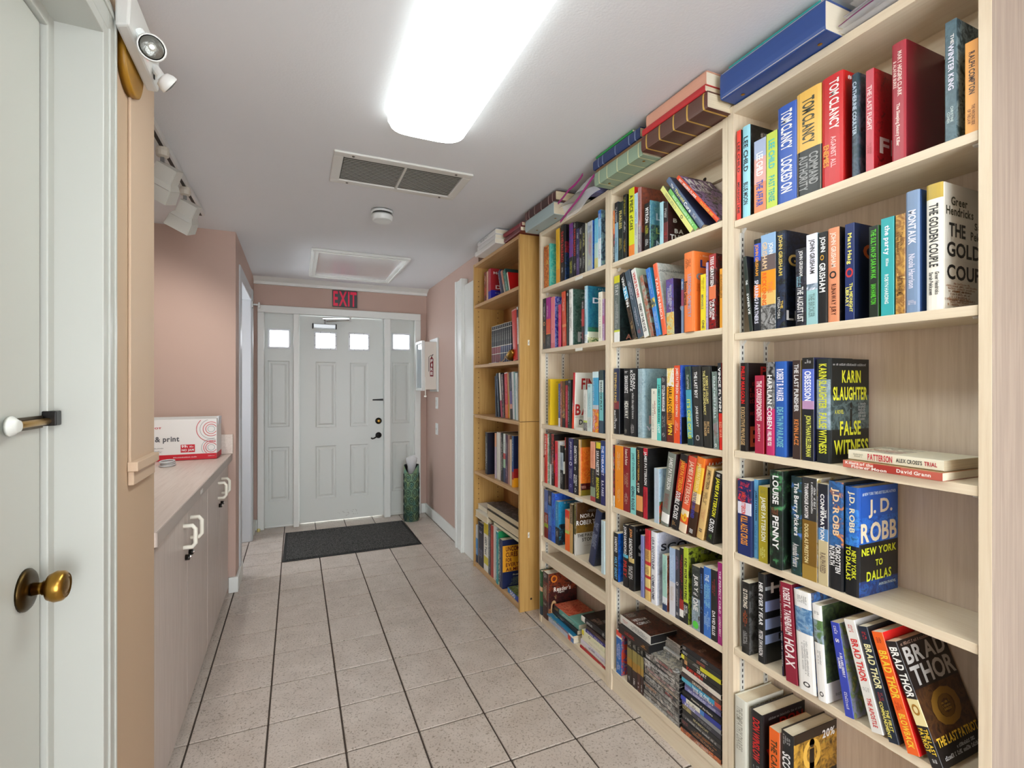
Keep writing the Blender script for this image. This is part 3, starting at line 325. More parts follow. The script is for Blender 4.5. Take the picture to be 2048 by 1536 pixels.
["p",0,9510,17823,14070,127,1747,1180,0.0,"5ac0b0","~/aee/.2-.8","*3aa89c/6cc4b0/90b890","In/eee/.5-.95/.42-.54; Se/eee/.6-.98/.58-.7; A/eee/.6-.9/.82-.9","slim seafoam paperback with mottled teal cover, second from left, top shelf, far pale bookcase",11],
["p",0,9510,17138,14070,286,2154,1180,0.3,"ecbc2a:.75,e8a030","~/b88a18/.15-.6","864","","mustard yellow paperback, third from left, top shelf, far pale bookcase",11],
["h",0,9510,16781,14070,308,2196,1180,0.0,"1b191a","DAVID BALDACCI/d63a2a/.12-.66/.2-.8; ~/eee/.74-.86/.3-.7","15151a:.3,*3a1a1a/923/111:.5,*223a6a/122/335","A/dde/.3-.9/.5-.66","black hardcover with red author lettering, by yellow paperback, top shelf, far pale bookcase",11],
["p",0,9510,16116,14070,278,2062,1180,0.0,"*3a4aa0/8a3080/5a50b0:.62,1a1e20","~/dd5/.64-.98","223","","purple and blue paperback with lime lettering, fifth from left, top shelf, far pale bookcase",11],
["h",0,9510,15847,14070,218,2017,1180,0.0,"1c1a1c","~/eee/.02-.1; DAVID BALDACCI/d83a3a/.12-.62; ~/eee/.75-.9","222","","black hardcover with red lettering and white top edge, top shelf, far pale bookcase",11],
["p",0,9510,15638,14070,186,1719,1100,0.0,"2a2a5a:.62,4a3a6a","~/eee/.05-.25; ~/bbd/.3-.6; ~/98b/.64-.9","334","","indigo short paperback, seventh from left, top shelf, far pale bookcase",11],
["p",0,9510,15423,14070,202,1728,1106,0.0,"1e1d1c","~/eee/.02-.18; ~/cc8/.22-.55; ~/ddd/.62-.9","222","","black paperback with gold lettering, eighth from left, top shelf, far pale bookcase",11],
["p",0,9510,15210,14070,198,1771,1133,0.0,"1e1d1c","~/ee9/.1-.55; ~/ee9/.6-.64; ~/ccc/.66-.92","ddc","","black paperback with cream lettering and bird mark, ninth from left, top shelf, far pale bookcase",11],
["p",0,9510,14811,14070,329,1737,1112,0.0,"b4c0cc:.22,a8aeb4","~/eee/.03-.1; ~/346/.08-.18; ~/c83a60/.26-.72/.3-.75; ~/dd4/.76-.92/.2-.7","*2a5ab8/3a7ad0/223a6a","","grey and red lettered paperback with blue cover, tenth from left, top shelf, far pale bookcase",11],
["p",0,9510,14417,14070,212,1718,1100,0.0,"6ac0e0:.5,b8d8d0:.8,d0cc88","~/bde/.1-.7","8ac","","sky blue paperback with sandy foot, eleventh from left, top shelf, far pale bookcase",11],
["p",0,9510,14209,14070,169,1938,1180,0.0,"3a78c8:.15,8ac0e4:.5,e4eef4","~/fff/.06-.3; ~/8ab/.34-.6; ~/579/.66-.9","*3a4a5a/7a98a8/90b8a8","","tall blue-to-white paperback at right end, twelfth from left, top shelf, far pale bookcase",11],
["p",0,9510,18296,11520,266,2118,1220,0.0,"1f1b1c","~/eee/.1-.42; O/da6/.46-.54/.2-.8; ~/b84/.6-.95","222","","black paperback with gold disc, at left end, first from left, second shelf, far pale bookcase",12],
["p",0,9510,17948,11520,378,2108,1220,0.0,"a82890:.42,e0503a:.7,f08030:.72,24282a","~/eee/.08-.45/.2-.5; ~/e84/.5-.7; ~/999/.75-.95","6a1a6a","","magenta, orange and black paperback, second from left, second shelf, far pale bookcase",12],
["p",0,9510,17552,11520,331,2063,1220,0.0,"e8858c:.9,d87078","~/f4b/.1-.3; O/611/.62-.64/.3-.5","*2a2a8a/8a90c8/1a1030","S/bbc/.2-.6/.44-.52; N/bbc/.2-.7/.74-.8","salmon pink paperback, third from left, second shelf, far pale bookcase",12],
["p",0,9510,16987,11520,220,1675,1072,0.0,"dc3a68","~/f8b/.1-.6","5a1020","","crimson-pink short paperback, fourth from left, second shelf, far pale bookcase",12],
["p",0,9510,16622,11520,309,2126,1220,1.7,"d4502c:.6,e08a5a:.65,d04a2a","~/f0e8e0/.1-.46/.2-.7; ~/f0c0a0/.7-.95","300","","red-orange paperback with white lettering, fifth from left, second shelf, far pale bookcase",12],
["p",0,9510,16375,11520,130,2125,1220,0.0,"2a3a32","O/eee/.05-.1/.2-.8; ~/9a9/.2-.6","112","","narrow dark green book, sixth from left, second shelf, far pale bookcase",12],
["h",0,9510,16156,11520,272,2123,1220,0.0,"f0f0ec","~/333/.03-.2/.2-.8; ~/222/.22-.8/.2-.9","*2a4a40/506a60/1a2a24","~/eee/.3-.9/.05-.16; TH/aaa/.3-.95/.53-.72; PR/bbb/.2-.95/.76-.94","white hardcover with bold black lettering and metal-look cover, second shelf, far pale bookcase",12],
["p",0,9510,15283,11520,173,1559,998,0.0,"2a2224:.2,a83a3a:.6,222","~/eee/.02-.2; ~/d66/.24-.6; ~/c44/.7-.95","222","","black and brick-red paperback, eighth from left, second shelf, far pale bookcase",12],
["h",0,9510,15092,11520,195,2050,1220,0.0,"a4c8d8:.85,e0e4e4","JUDE DEVERAUX/eef/.06-.4; ~/79a/.5-.8; ~/345/.86-.98","*1a5f80/2a7a90/1a5060:.72,*2a7a5a/3a5a48/245:.8,d8dcc8:.9,*3a6a3a/dda/254","~/cdd/.4-1/.03-.06; J/eef/.55-.9/.1-.2; DEV/eef/.15-1/.2-.3; AS/eef/.3-1/.38-.48","pale blue hardcover with a teal tropical cover, ninth from left, second shelf, far pale bookcase",12],
["p",0,9510,14163,11520,224,1674,1072,0.0,"ece8d8","~/876/.1-.95/.3-.6","dcb","","cream paperback near the right post, tenth from left, second shelf, far pale bookcase",12],
["p",0,9510,13985,11520,110,1409,901,0.0,"b8a0c0:.4,c07098:.6,c8b0cc","~/848/.1-.95","a79","","lilac and pink short paperback, eleventh from left, second shelf, far pale bookcase",12],
["p",0,9590,13908,11520,35,1913,1220,0.0,"*8a2a30/5a1a20/922:.5,c8706a:.8,eee","~/411/.05-.5","622","","tall dark red paperback at the right post, twelfth from left, second shelf, far pale bookcase",12],
["p",0,9510,17860,8370,200,1891,1315,0.0,"e8c020","~/554/.05-.65; ~/875/.4-.6","e4be24","~/a92/.2-.7/.05-.08; K/222/.5-.9/.4-.48; COD/222/.3-1/.6-.72; O/333/.4-.98/.76-.92","yellow paperback with a wide yellow cover, first from left, third shelf, far pale bookcase",13],
["p",0,9510,17030,8370,134,1702,1089,0.0,"4a5a98:.8,dde","~/bcd/.1-.7","334","","thin blue and white book, second from left, third shelf, far pale bookcase",13],
["p",0,9510,16877,8370,155,1797,1150,0.0,"*8a4a38/b06a50/6a3a2a","~/dcb/.1-.9","533","","rust-coloured thin paperback, third from left, third shelf, far pale bookcase",13],
["p",0,9510,16685,8370,198,1801,1153,0.0,"6a4a20:.6,*c8a060/543/a98:.8,222","~/e93/.1-.8","432","","brown paperback with orange lettering, fourth from left, third shelf, far pale bookcase",13],
["p",0,9510,16455,8370,172,1818,1164,0.0,"1f2024:.1,b02a38","~/e8a/.2-.9","511","","narrow red paperback, fifth from left, third shelf, far pale bookcase",13],
["p",0,9510,16234,8370,241,1853,1186,0.0,"1d2a28:.4,1f3028","~/ddd/.1-.95/.1-.4; O/aab/.03-.07","111","","black-green paperback with white dotted lettering, sixth from left, third shelf, far pale bookcase",13],
["h",0,9510,16014,8370,145,2110,1220,-2.9,"c03038:.6,e04a30","~/eee/.46-.76/.2-.8","d8d6cc","FINA/a82020/.25-1/.1-.3; BA/a82020/.05-.55/.56-.76; ~/333/.05-.6/.78-.8; Davi/333/.2-.6/.84-.93; ~/222/.4-.55/.34-.48","red hardcover with cream cover lettered FINAL, seventh from left, third shelf, far pale bookcase",13],
["p",0,9510,15119,8370,235,1476,945,0.0,"e4e4de:.75,c8d868:.8,*555/999/333","~/776/.1-.6/.3-.6","cba","","off-white short book with grey foot, eighth from left, third shelf, far pale bookcase",13],
["p",0,9510,14830,8370,304,1686,1079,0.0,"b8dce0:.7,d8e4e0","O/333/.03-.07/.3-.6; ~/6a8a98/.14-.6/.3-.65; ~/a99/.7-.95","9bb","","pale blue-white paperback, ninth from left, third shelf, far pale bookcase",13],
["p",0,9510,14456,8370,368,2109,1220,0.0,"d4ecf2:.1,48a8d4:.55,c0ccd8:.62,*f0b030/d03a3a/eee","~/eee/.05-.6/.05-.3; ~/fff/.62-.95/.05-.4","124","","sky blue paperback with a red and yellow foot, third shelf, far pale bookcase",13],
["p",0,9510,14110,8370,246,2150,1220,0.0,"3a4a4c:.16,c8dcdc:.35,7ac0c4:.8,456","SHADOW PLAY/243436/.18-.64/.3-.75","345","","teal paperback titled SHADOW PLAY, eleventh from left, third shelf, far pale bookcase",13],
["p",0,9590,13966,8370,35,2152,1220,0.0,"*4a3030/8a7070/2a2022","~/dcc/.05-.5","311","","mottled dark plum paperback at right end, twelfth from left, third shelf, far pale bookcase",13],
["h",0,9510,18195,5940,272,2042,1220,0.0,"d43a34","STEVE MARTINI/f0e0d8/.04-.42/.3-.8; ~/611/.48-.95","*dcdccc/8aa088/e0e0d4","","red hardcover with cream side at left end, first from left, fourth shelf, far pale bookcase",14],
["p",0,9510,17756,5940,143,2121,1220,0.0,"2a2a28:.6,ddd","~/aaa/.1-.9","222","","narrow charcoal book with pale foot, second from left, fourth shelf, far pale bookcase",14],
["p",0,9510,17576,5940,199,2091,1220,0.0,"*3a2a2a/c03a3a/222:.6,1c1c1c","~/ddd/.3-.9","1c1a1c:.5,c8321f:.75,5a1410","","black and red paperback with white lettering, third from left, fourth shelf, far pale bookcase",14],
["p",0,9510,17265,5940,242,1833,1173,0.0,"d8323a","~/f4b/.1-.95","811","","red paperback with pink lettering, fourth from left, fourth shelf, far pale bookcase",14],
["p",0,9510,17050,5940,174,1849,1183,0.0,"d8d8d4","~/999/.1-.9","bbb","","light grey thin paperback, fifth from left, fourth shelf, far pale bookcase",14],
["p",0,9510,16835,5940,240,1699,1224,0.0,"1f2426:.16,aab8c4:.56,1c1c1e","~/346/.2-.5/.3-.7; ~/ddd/.6-.9","141414:.36,b8b4a8:.64,16100e","H/d8d020/.4-.85/.05-.14; M/d8d020/.35-.95/.2-.28; THE/eee/.35-.98/.44-.5; LI/cba/.5-.95/.52-.58; ~/ccc/.3-.9/.84-.92","grey and black short paperback with yellow cover initials, fourth shelf, far pale bookcase",14],
["p",0,9590,16694,5940,35,2031,1220,0.0,"e03a28:.2,e8f0e0:.24,5a4a30","~/eee/.05-.15","433","","taller red-topped book behind, seventh from left, fourth shelf, far pale bookcase",14],
["p",0,9510,16133,5940,340,2056,1220,0.0,"2f2a6a","JOJO MOYES/e4e4f0/.06-.4/.3-.7; O/dde/.43-.5/.2-.8; ~/ccd/.52-.78; O/99c/.84-.9/.3-.7","111","","indigo paperback with moon mark on spine, eighth from left, fourth shelf, far pale bookcase",14],
["h",0,9510,15791,5940,315,2053,1220,0.0,"1d1e22","DARKTOWN/f0f0f0/.12-.44/.2-.8; O/ddd/.5-.56/.3-.6; THOMAS/eee/.64-.84/.5-.85; MULLEN/eee/.64-.8/.1-.45; O/ccc/.88-.96/.3-.7","222","","black hardcover titled DARKTOWN, ninth from left, fourth shelf, far pale bookcase",14],
["h",0,9510,15535,5940,129,2073,1220,0.0,"d8b078","~/a63/.1-.95/.3-.7","7a5a1a:.14,*d8601a/e8842a/b84010:.78,*5a1410/2a0c0c/8a2418:.9,7a6a14","La/e8c040/.4-.8/.2-.27; ~/f0c070/.55-.98/.26-.36; ~/5a1a08/.3-.6/.5-.66; ~/e8b0a0/.05-.25/.82-.87","tan-edged hardcover with a fiery orange cover, tenth from left, fourth shelf, far pale bookcase",14],
["p",0,9510,14631,5940,295,2084,1220,0.0,"f0a888:.45,28282c:.76,8a9a80:.92,a44","~/c75/.08-.4; ~/dc8/.44-.75/.4-.7","544","","salmon and charcoal paperback, eleventh from left, fourth shelf, far pale bookcase",14],
["h",0,9510,14318,5940,300,2095,1220,0.0,"d8cc30:.1,1c1c1c","SARA PARETSKY/f0f0f0/.14-.54/.2-.8; BREAKDOWN/d8d838/.58-.92/.2-.8","e0d8a0","","black hardcover titled BREAKDOWN, twelfth from left, fourth shelf, far pale bookcase",14],
["p",0,9510,13999,5940,269,2184,1220,0.0,"24346a:.08,2a60b8:.5,2a2a68","THE THERAPIST/eef/.08-.54/.2-.7; B.A. PARIS/dde/.62-.86/.2-.7","224","","blue paperback titled THE THERAPIST, thirteenth from left, fourth shelf, far pale bookcase",14],
["p",0,9510,18138,3660,332,1997,1220,0.0,"5a6aa0:.25,4a6ab0:.48,*c02a1a/221/a41:.7,98a820:.78,7a1a18","~/abd/.2-.44; ~/eee/.52-.7","223","","multicoloured blue and red paperback at left end, first from left, fifth shelf, far pale bookcase",15],
["p",0,9510,17820,3660,288,2019,1220,0.0,"1e2a48:.3,3a78c0:.7,2a4a98","~/eee/.06-.3; ~/abe/.36-.9","124","","blue-black paperback with pale lettering, second from left, fifth shelf, far pale bookcase",15],
["p",0,9510,17510,3660,297,1985,1220,0.0,"*2a58d0/3a80e0/2340a0","~/223/.3-.55; ~/24a/.6-.9","*2048c0/3a70d8/1a2f70","","cobalt blue paperback with cloudy spine, third from left, fifth shelf, far pale bookcase",15],
["p",0,9510,17205,3660,281,1721,1239,0.0,"3a90c0:.6,1a2428","~/bdf/.04-.5/.2-.6; ~/eee/.66-.84","*1f80b0/2a90c0/1a6a98:.52,*15181c/234/3a8aa0","~/ddd/.2-.95/.02-.05; O/caa040/.5-.9/.3-.46; S/7bd/.5-.9/.62-.74; P/9cd/.5-.95/.84-.96","light blue and black paperback with a teal cover, fifth shelf, far pale bookcase",15],
["p",0,9510,16411,3660,305,1555,995,0.0,"d84030:.2,f0a070:.5,b8c860:.58,f06a20","~/f8d8a0/.1-.5","*f0a020/e8c030/f07a20:.55,f05a18","","orange-red paperback with a lime band, fifth from left, fifth shelf, far pale bookcase",15],
["p",0,9510,16106,3660,216,1847,1182,0.0,"6a5a3a:.4,caa060","~/ecb/.04-.55","332","","brown narrow book with cream lettering, sixth from left, fifth shelf, far pale bookcase",15],
["h",0,9510,15859,3660,137,1948,1315,0.0,"*4a4a28/6a5a30/8a8878:.6,c8c4bc","~/ddd/.7-.9","*4a2c14/5a3c1c/32200f:.42,*7a5a20/8a6a2a/5a4a28:.58,b8b4ac","~/ccc/.35-.75/.14-.2; NORA/f0ece8/.16-.62/.22-.3; ROBERTS/f0ece8/.03-.74/.34-.43; THE PAGAN/3a342c/.06-.74/.6-.66; STONE/3a342c/.22-.64/.68-.75; ~/876/.3-.95/.82-.84","olive-brown hardcover with a large brown cover, seventh from left, fifth shelf, far pale bookcase",15],
["h",0,9510,14757,3660,355,2058,1220,-14.1,"2a3352","~/b8c0d8/.22-.36/.1-.9; ~/b8c0d8/.4-.7/.1-.9","*1c2032/2a3040/121522","R/f0f0f0/.2-.8/.78-.92; ~/3a6aa8/.05-.7/.38-.44","navy hardcover leaning right with star-speckled cover, eighth from left, fifth shelf, far pale bookcase",15],
["p",0,9430,13900,3660,181,1794,1148,0.0,"c0d4da","~/89a/.08-.5/.3-.5; ~/345/.52-.58/.1-.5","b8ccd0","","pale blue paperback at right end, pulled forward, ninth from left, fifth shelf, far pale bookcase",15],
["h",0,9350,18322,430,264,1816,1220,0.0,"20502e:.36,e0a878:.46,2a5a34:.8,234","~/8a8/.06-.3; ~/eee/.36-.48","1a4028","","dark green hardcover standing at the left end, first from left, bottom shelf, far pale bookcase",16],
["h",0,9350,17917,430,493,1894,1363,0.0,"3a1a14:.2,6a2a1c:.6,3a1614","~/ddd/.02-.12; ~/ddb/.24-.6; ~/ccb/.66-.72","*3a1a16/8a3a1c/1c0e12:.4,*241214/4a1c18/120a0e:.75,*5a2a18/a86a3a/2a1410","Reader's/f0ece4/.2-.78/.3-.4; Digest/e0dcd0/.34-.56/.4-.45; O/d87a20/.1-.32/.04-.2; O/c8a070/.1-.3/.58-.9; ~/d8b080/.22-.3/.46-.56","brown cookbook with fruit and guitar pictures on its cover, bottom shelf, far pale bookcase",16],
["p",0,9300,24770,14420,358,1683,1077,0.0,"*b04a28/7a2a1a/1c1818","~/edb/.1-.4; ~/222/.7-.95","7a2a1a","","speckled red-brown narrow book, first from left, top shelf, oak bookcase",17],
["p",0,9300,24456,14420,222,1648,1055,0.0,"dcb898","~/a87/.1-.8","dcb898","","cream narrow book beside the red dictionary, second from left, top shelf, oak bookcase",17],
["p",0,9220,23920,14420,385,1659,1194,0.0,"b03048:.7,2a2aa8","~/d88/.05-.5","a02028:.68,2422a0","Mod/f0e0e0/.1-.6/.1-.18; Eng/f0e0e0/.3-1/.24-.36; En/f0e0e0/.5-1/.4-.5; Dict/f0e0e0/.15-1/.52-.64; ~/dde/.2-.9/.75-.8","red and blue dictionary with pink corner, third from left, top shelf, oak bookcase",17],
["p",0,9220,22203,14420,310,1308,837,19.2,"1c2850","~/eee/.04-.96/.02-.3","223","","navy spiral notebook leaning left, fourth from left, top shelf, oak bookcase",17],
["p",0,9220,21872,14420,175,1273,815,21.8,"d09478:.6,b8b0a0","~/822/.1-.4","a76","","salmon thin notebook leaning left, fifth from left, top shelf, oak bookcase",17],
["p",0,9220,21573,14420,293,1205,771,20.6,"*2a5a5a/4aa088/7a5a4a","~/cdd/.5-.9","244","","teal and brown patterned notebook leaning left, sixth from left, top shelf, oak bookcase",17],
["p",0,9220,21285,14420,136,1007,645,18.6,"d8d0c4","~/b99/.1-.6","c01418","","pale notebook with bright red cover, seventh from left, top shelf, oak bookcase",17],
["h",0,9350,23886,11120,232,1942,1000,0.0,"c8c0b0:.015,16161c:.1,c8c4b8:.115,16161c:.55,c8c0b4:.565,801c2c:.74,c8c0b0:.755,701c28","~/ddd/.03-.09/.3-.7;~/aa9/.13-.5/.35-.65","111","","black and maroon encyclopedia volume with white bands, first from left in the set, oak bookcase",18],
["h",0,9350,23644,11120,232,1942,1000,0.0,"c8c0b0:.015,16161c:.1,c8c4b8:.115,16161c:.55,c8c0b4:.565,801c2c:.74,c8c0b0:.755,701c28","~/ddd/.03-.09/.3-.7;~/aa9/.13-.5/.35-.65","111","","black and maroon encyclopedia volume with white bands, second from left in the set, oak bookcase",18],
["h",0,9350,23403,11120,232,1942,1000,0.0,"c8c0b0:.015,16161c:.1,c8c4b8:.115,16161c:.55,c8c0b4:.565,801c2c:.74,c8c0b0:.755,701c28","~/ddd/.03-.09/.3-.7;~/aa9/.13-.5/.35-.65","111","","black and maroon encyclopedia volume with white bands, third from left in the set, oak bookcase",18],
["h",0,9350,23162,11120,232,1942,1000,0.0,"c8c0b0:.015,16161c:.1,c8c4b8:.115,16161c:.55,c8c0b4:.565,801c2c:.74,c8c0b0:.755,701c28","~/ddd/.03-.09/.3-.7;~/aa9/.13-.5/.35-.65","111","","black and maroon encyclopedia volume with white bands, fourth from left in the set, oak bookcase",18],
["h",0,9350,22920,11120,232,1942,1000,0.0,"c8c0b0:.015,16161c:.1,c8c4b8:.115,16161c:.55,c8c0b4:.565,801c2c:.74,c8c0b0:.755,701c28","~/ddd/.03-.09/.3-.7;~/aa9/.13-.5/.35-.65","111","","black and maroon encyclopedia volume with white bands, fifth from left in the set, oak bookcase",18],
["h",0,9350,22679,11120,232,1942,1000,0.0,"c8c0b0:.015,16161c:.1,c8c4b8:.115,16161c:.55,c8c0b4:.565,28305a:.74,c8c0b0:.755,1c2448","~/ddd/.03-.09/.3-.7;~/aa9/.13-.5/.35-.65","111","","black and navy encyclopedia volume with white bands, sixth from left in the set, oak bookcase",18],
["h",0,9350,22438,11120,232,1942,1000,0.0,"c8c0b0:.015,16161c:.1,c8c4b8:.115,16161c:.55,c8c0b4:.565,28305a:.74,c8c0b0:.755,1c2448","~/ddd/.03-.09/.3-.7;~/aa9/.13-.5/.35-.65","111","","black and navy encyclopedia volume with white bands, seventh from left in the set, oak bookcase",18],
["h",0,9350,22196,11120,232,1942,1000,0.0,"c8c0b0:.015,16161c:.1,c8c4b8:.115,16161c:.55,c8c0b4:.565,28305a:.74,c8c0b0:.755,1c2448","~/ddd/.03-.09/.3-.7;~/aa9/.13-.5/.35-.65","111","","black and navy encyclopedia volume with white bands, eighth from left in the set, oak bookcase",18],
["h",0,9350,21955,11120,232,1942,1000,0.0,"c8c0b0:.015,16161c:.1,c8c4b8:.115,16161c:.55,c8c0b4:.565,28305a:.74,c8c0b0:.755,1c2448","~/ddd/.03-.09/.3-.7;~/aa9/.13-.5/.35-.65","111","","black and navy encyclopedia volume with white bands, ninth from left in the set, oak bookcase",18],
["h",0,9350,21714,11120,232,1942,1000,0.0,"c8c0b0:.015,16161c:.1,c8c4b8:.115,16161c:.55,c8c0b4:.565,28305a:.74,c8c0b0:.755,1c2448","~/ddd/.03-.09/.3-.7;~/aa9/.13-.5/.35-.65","111","","black and navy encyclopedia volume with white bands, tenth from left in the set, oak bookcase",18],
["h",0,9350,21472,11120,232,1942,1000,0.0,"c8c0b0:.015,16161c:.1,c8c4b8:.115,16161c:.55,c8c0b4:.565,28305a:.74,c8c0b0:.755,1c2448","~/ddd/.03-.09/.3-.7;~/aa9/.13-.5/.35-.65","111","","black and navy encyclopedia volume with white bands, eleventh from left in the set, oak bookcase",18],
["h",0,9140,20471,11120,507,2351,1220,4.9,"d8a8a8:.02,d42a1e","~/e85/.02-.98/.4-.45","c8281c","","bright red ring binder, twelfth from left, second shelf, oak bookcase",19],
["p",0,9060,19926,11120,134,2399,1220,3.5,"d8d8d4:.05,334:.2,ddd:.7,222","~/833/.1-.6","333","","black and white tall book against the right panel, thirteenth from left, second shelf, oak bookcase",19],
["p",0,9300,23202,8400,165,2074,1220,3.3,"1f2f48","~/79b/.1-.5","222","","narrow navy book at left end, first from left, third shelf, oak bookcase",20],
["p",0,9300,22855,8400,225,2212,1220,6.9,"2c3c4e","~/9ac/.1-.55/.2-.8; ~/abb/.6-.9","1a2028","","slate blue paperback with pale lettering, second from left, third shelf, oak bookcase",20],
["p",0,9300,22462,8400,204,2230,1220,8.0,"dcd8d0:.62,a83a58","~/a99/.1-.6","222","","white and rose paperback, third from left, third shelf, oak bookcase",20],
["p",0,9300,22217,8400,230,2165,1220,6.2,"*2a2a30/8a6a6a/222","~/eee/.03-.5","223","","black patterned paperback with white lettering, fourth from left, third shelf, oak bookcase",20],
["p",0,9300,21815,8400,382,2216,1220,3.8,"eee:.02,c8302c:.7,e07038","~/e8a/.1-.9","c92","","red paperback with orange foot, fifth from left, third shelf, oak bookcase",20],
["p",0,9300,21455,8400,109,2229,1220,6.6,"c8a070","~/875/.3-.9","a87","","tan thin paperback, sixth from left, third shelf, oak bookcase",20],
["p",0,9300,21265,8400,260,2221,1220,3.4,"28304a:.4,6a5a90:.68,d89888:.78,222","~/99a/.1-.4","223","","twilight purple and pink paperback, seventh from left, third shelf, oak bookcase",20],
["p",0,9300,20978,8400,232,2236,1220,4.4,"dce0e0","~/a88/.1-.7","bcc","","white paperback with grey lettering, eighth from left, third shelf, oak bookcase",20],
["p",0,9300,20766,8400,181,2217,1220,3.3,"7aa8a8","~/cdd/.1-.7","688","","grey-teal thin paperback, ninth from left, third shelf, oak bookcase",20],
["p",0,9220,20436,8400,218,2169,1220,2.8,"e4ecec","~/345/.1-.4; ~/99a/.5-.55","cdd","","second white paperback, right of grey-teal one, tenth from left, third shelf, oak bookcase",20],
["p",0,9220,20254,8400,116,2197,1220,1.7,"2a2220","~/888/.1-.9","222","","dark brown book at right end, eleventh from left, third shelf, oak bookcase",20],
["p",0,9220,24398,5300,316,2211,1220,0.0,"1c1c22","~/ddd/.05-.95/.2-.8","15182c:.5,141a2e","STE/d8a090/.4-1/.05-.14; YP/d8a090/.4-1/.16-.24; AN/e8d860/.4-1/.68-.76; ~/6a9a20/.4-1/.58-.64; ~/999/.35-1/.9-.95","black paperback with white lettering at left end, first from left, fourth shelf, oak bookcase",21],
["p",0,9220,23091,5300,224,2286,1220,0.0,"e0a078:.3,bab","~/877/.6-.9","999","","peach and grey thin paperback, second from left, fourth shelf, oak bookcase",21],
["h",0,9220,22765,5300,406,2354,1220,0.0,"dcd8cc","~/ccb/.1-.9","cbb","","plain ivory hardcover, third from left, fourth shelf, oak bookcase",21],
["h",0,9220,22260,5300,350,2369,1220,0.0,"1e1f1c","~/ddc/.05-.9/.2-.85","222","","black hardcover with cream lettering, fourth from left, fourth shelf, oak bookcase",21],
["p",0,9220,21938,5300,264,2360,1220,0.0,"d8e0dc:.4,c8504a:.52,aca:.7,346","~/243/.1-.4","445","","white book with a flower picture spine, fifth from left, fourth shelf, oak bookcase",21],
["p",0,9220,21662,5300,268,2338,1220,0.0,"4a2a4a","~/ddd/.1-.45; ~/dbd/.6-.9","312","","plum paperback with white lettering, sixth from left, fourth shelf, oak bookcase",21],
["p",0,9220,21402,5300,216,2334,1220,0.0,"a8786a","~/cba/.1-.6","865","","dusty brown paperback, seventh from left, fourth shelf, oak bookcase",21],
["p",0,9220,21165,5300,221,2154,1220,0.0,"e8d4b8","~/ba9/.3-.6","cba","","cream short paperback, eighth from left, fourth shelf, oak bookcase",21],
["p",0,9140,20755,5300,197,2370,1220,0.0,"2a5a8a:.6,2a4a8a:.7,b02a28:.85,f0a828","~/eef/.05-.5","18244a:.64,a82224:.82,f0a41e","A/e06a3a/.5-.95/.12-.32; L/eee/.3-1/.43-.62; ~/eee/.4-1/.68-.78; PAN/622/.45-1/.86-.92","blue paperback with a red and yellow foot, ninth from left, fourth shelf, oak bookcase",21],
["p",0,9060,25468,300,300,2040,1220,0.0,"c8ccd0:.35,4a90c8:.8,124","~/fff/.6-.8","234","","light blue and grey slim book at left end, first from left, bottom shelf, oak bookcase",22],
["h",0,9060,24828,300,928,2313,1220,0.0,"1a1c30","S/a8a0c0/.18-.24/.3-.7; ~/ccc/.06-.1; ~/99b/.6-.8","101425","","thick midnight blue hardcover, second from left, bottom shelf, oak bookcase",22],
["p",0,9060,24029,300,624,2538,1220,0.0,"d8c020:.24,e8e4d8:.7,d8c838:.86,e8e4dc","GED Test/222/.3-.66/.25-.75; ~/874/.06-.16","aaa","","yellow and white book titled GED Test, third from left, bottom shelf, oak bookcase",22],
["p",0,9060,23555,300,234,2618,1220,0.0,"*3a3a38/888/222","~/ccc/.1-.9","333","","charcoal slim patterned book, fourth from left, bottom shelf, oak bookcase",22],
["h",0,9060,23203,300,424,2610,1220,0.0,"b03a2c","~/d87/.1-.5","822","","brick red hardcover, plain spine, fifth from left, bottom shelf, oak bookcase",22],
["p",0,9060,22816,300,285,2691,1220,0.0,"e4e0d8","~/bba/.2-.8","ccc","","ivory paperback beside the brick red hardcover, sixth from left, bottom shelf, oak bookcase",22],
["p",0,8980,22274,300,296,2594,1220,0.0,"e8ecec:.02,2a9aa0","~/eee/.02-.98/.05-.5","1c8a50:.14,*d0d4b0/566/8a7","","teal spiral-bound book, seventh from left, bottom shelf, oak bookcase",22],
["p",0,8980,21774,300,383,2317,1220,0.0,"1c2c58","~/eee/.02-.98/.05-.4","17244e:.12,e8a42a:.66,17244e","UNCOMM/6a1418/.14-.84/.14-.24; CURES/6a1418/.14-.64/.26-.36; FOR/6a1418/.14-.4/.38-.46; EVERY/6a1418/.14-.7/.48-.56; AILMEN/6a1418/.14-.84/.58-.65; From the/dcd8b0/.45-.95/.72-.75; ~/897/.3-.95/.78-.94","navy health book with an orange and yellow cover panel, bottom shelf, oak bookcase",22],
["p",1,9390,5170,8470,136,1558,1150,0.0,"c86a5a:.1,*c85a48/e09080/a84a3a:.34,a83a30:.62,c06050","Killers of the/f4ece4/.03-.34/.52-.9; Flower Moon/f4ece4/.1-.48/.08-.46; David Grann/f4ece4/.58-.9/.3-.75","a85","","faded red paperback lying flat with Flower Moon lettering, the flat pair, nearest pale bookcase",23],
["p",1,9550,5203,8610,176,1513,1135,0.0,"e8e2cc","~/998/.04-.2/.3-.7; PATTERSON/c8384a/.23-.5/.15-.8; ALEX CROSS'S/444/.54-.8/.3-.7; TRIAL/b83040/.82-.94/.3-.7","*e8e4d0/a8a498/d8d0b8:.5,e4dfc8","~/a83a30/.2-.5/.1-.5","cream paperback lying on a faded red paperback, the flat pair, third shelf, nearest pale bookcase",23],
["d",1,9430,12266,2120,256,1453,980,0.0,"2a2220","~/d83a2a/.2-.55/.35-.75; ~/e8a040/.75-.95/.3-.7","1a1515","","black film set with red lettering on its spine, film pair, middle pale bookcase",24],
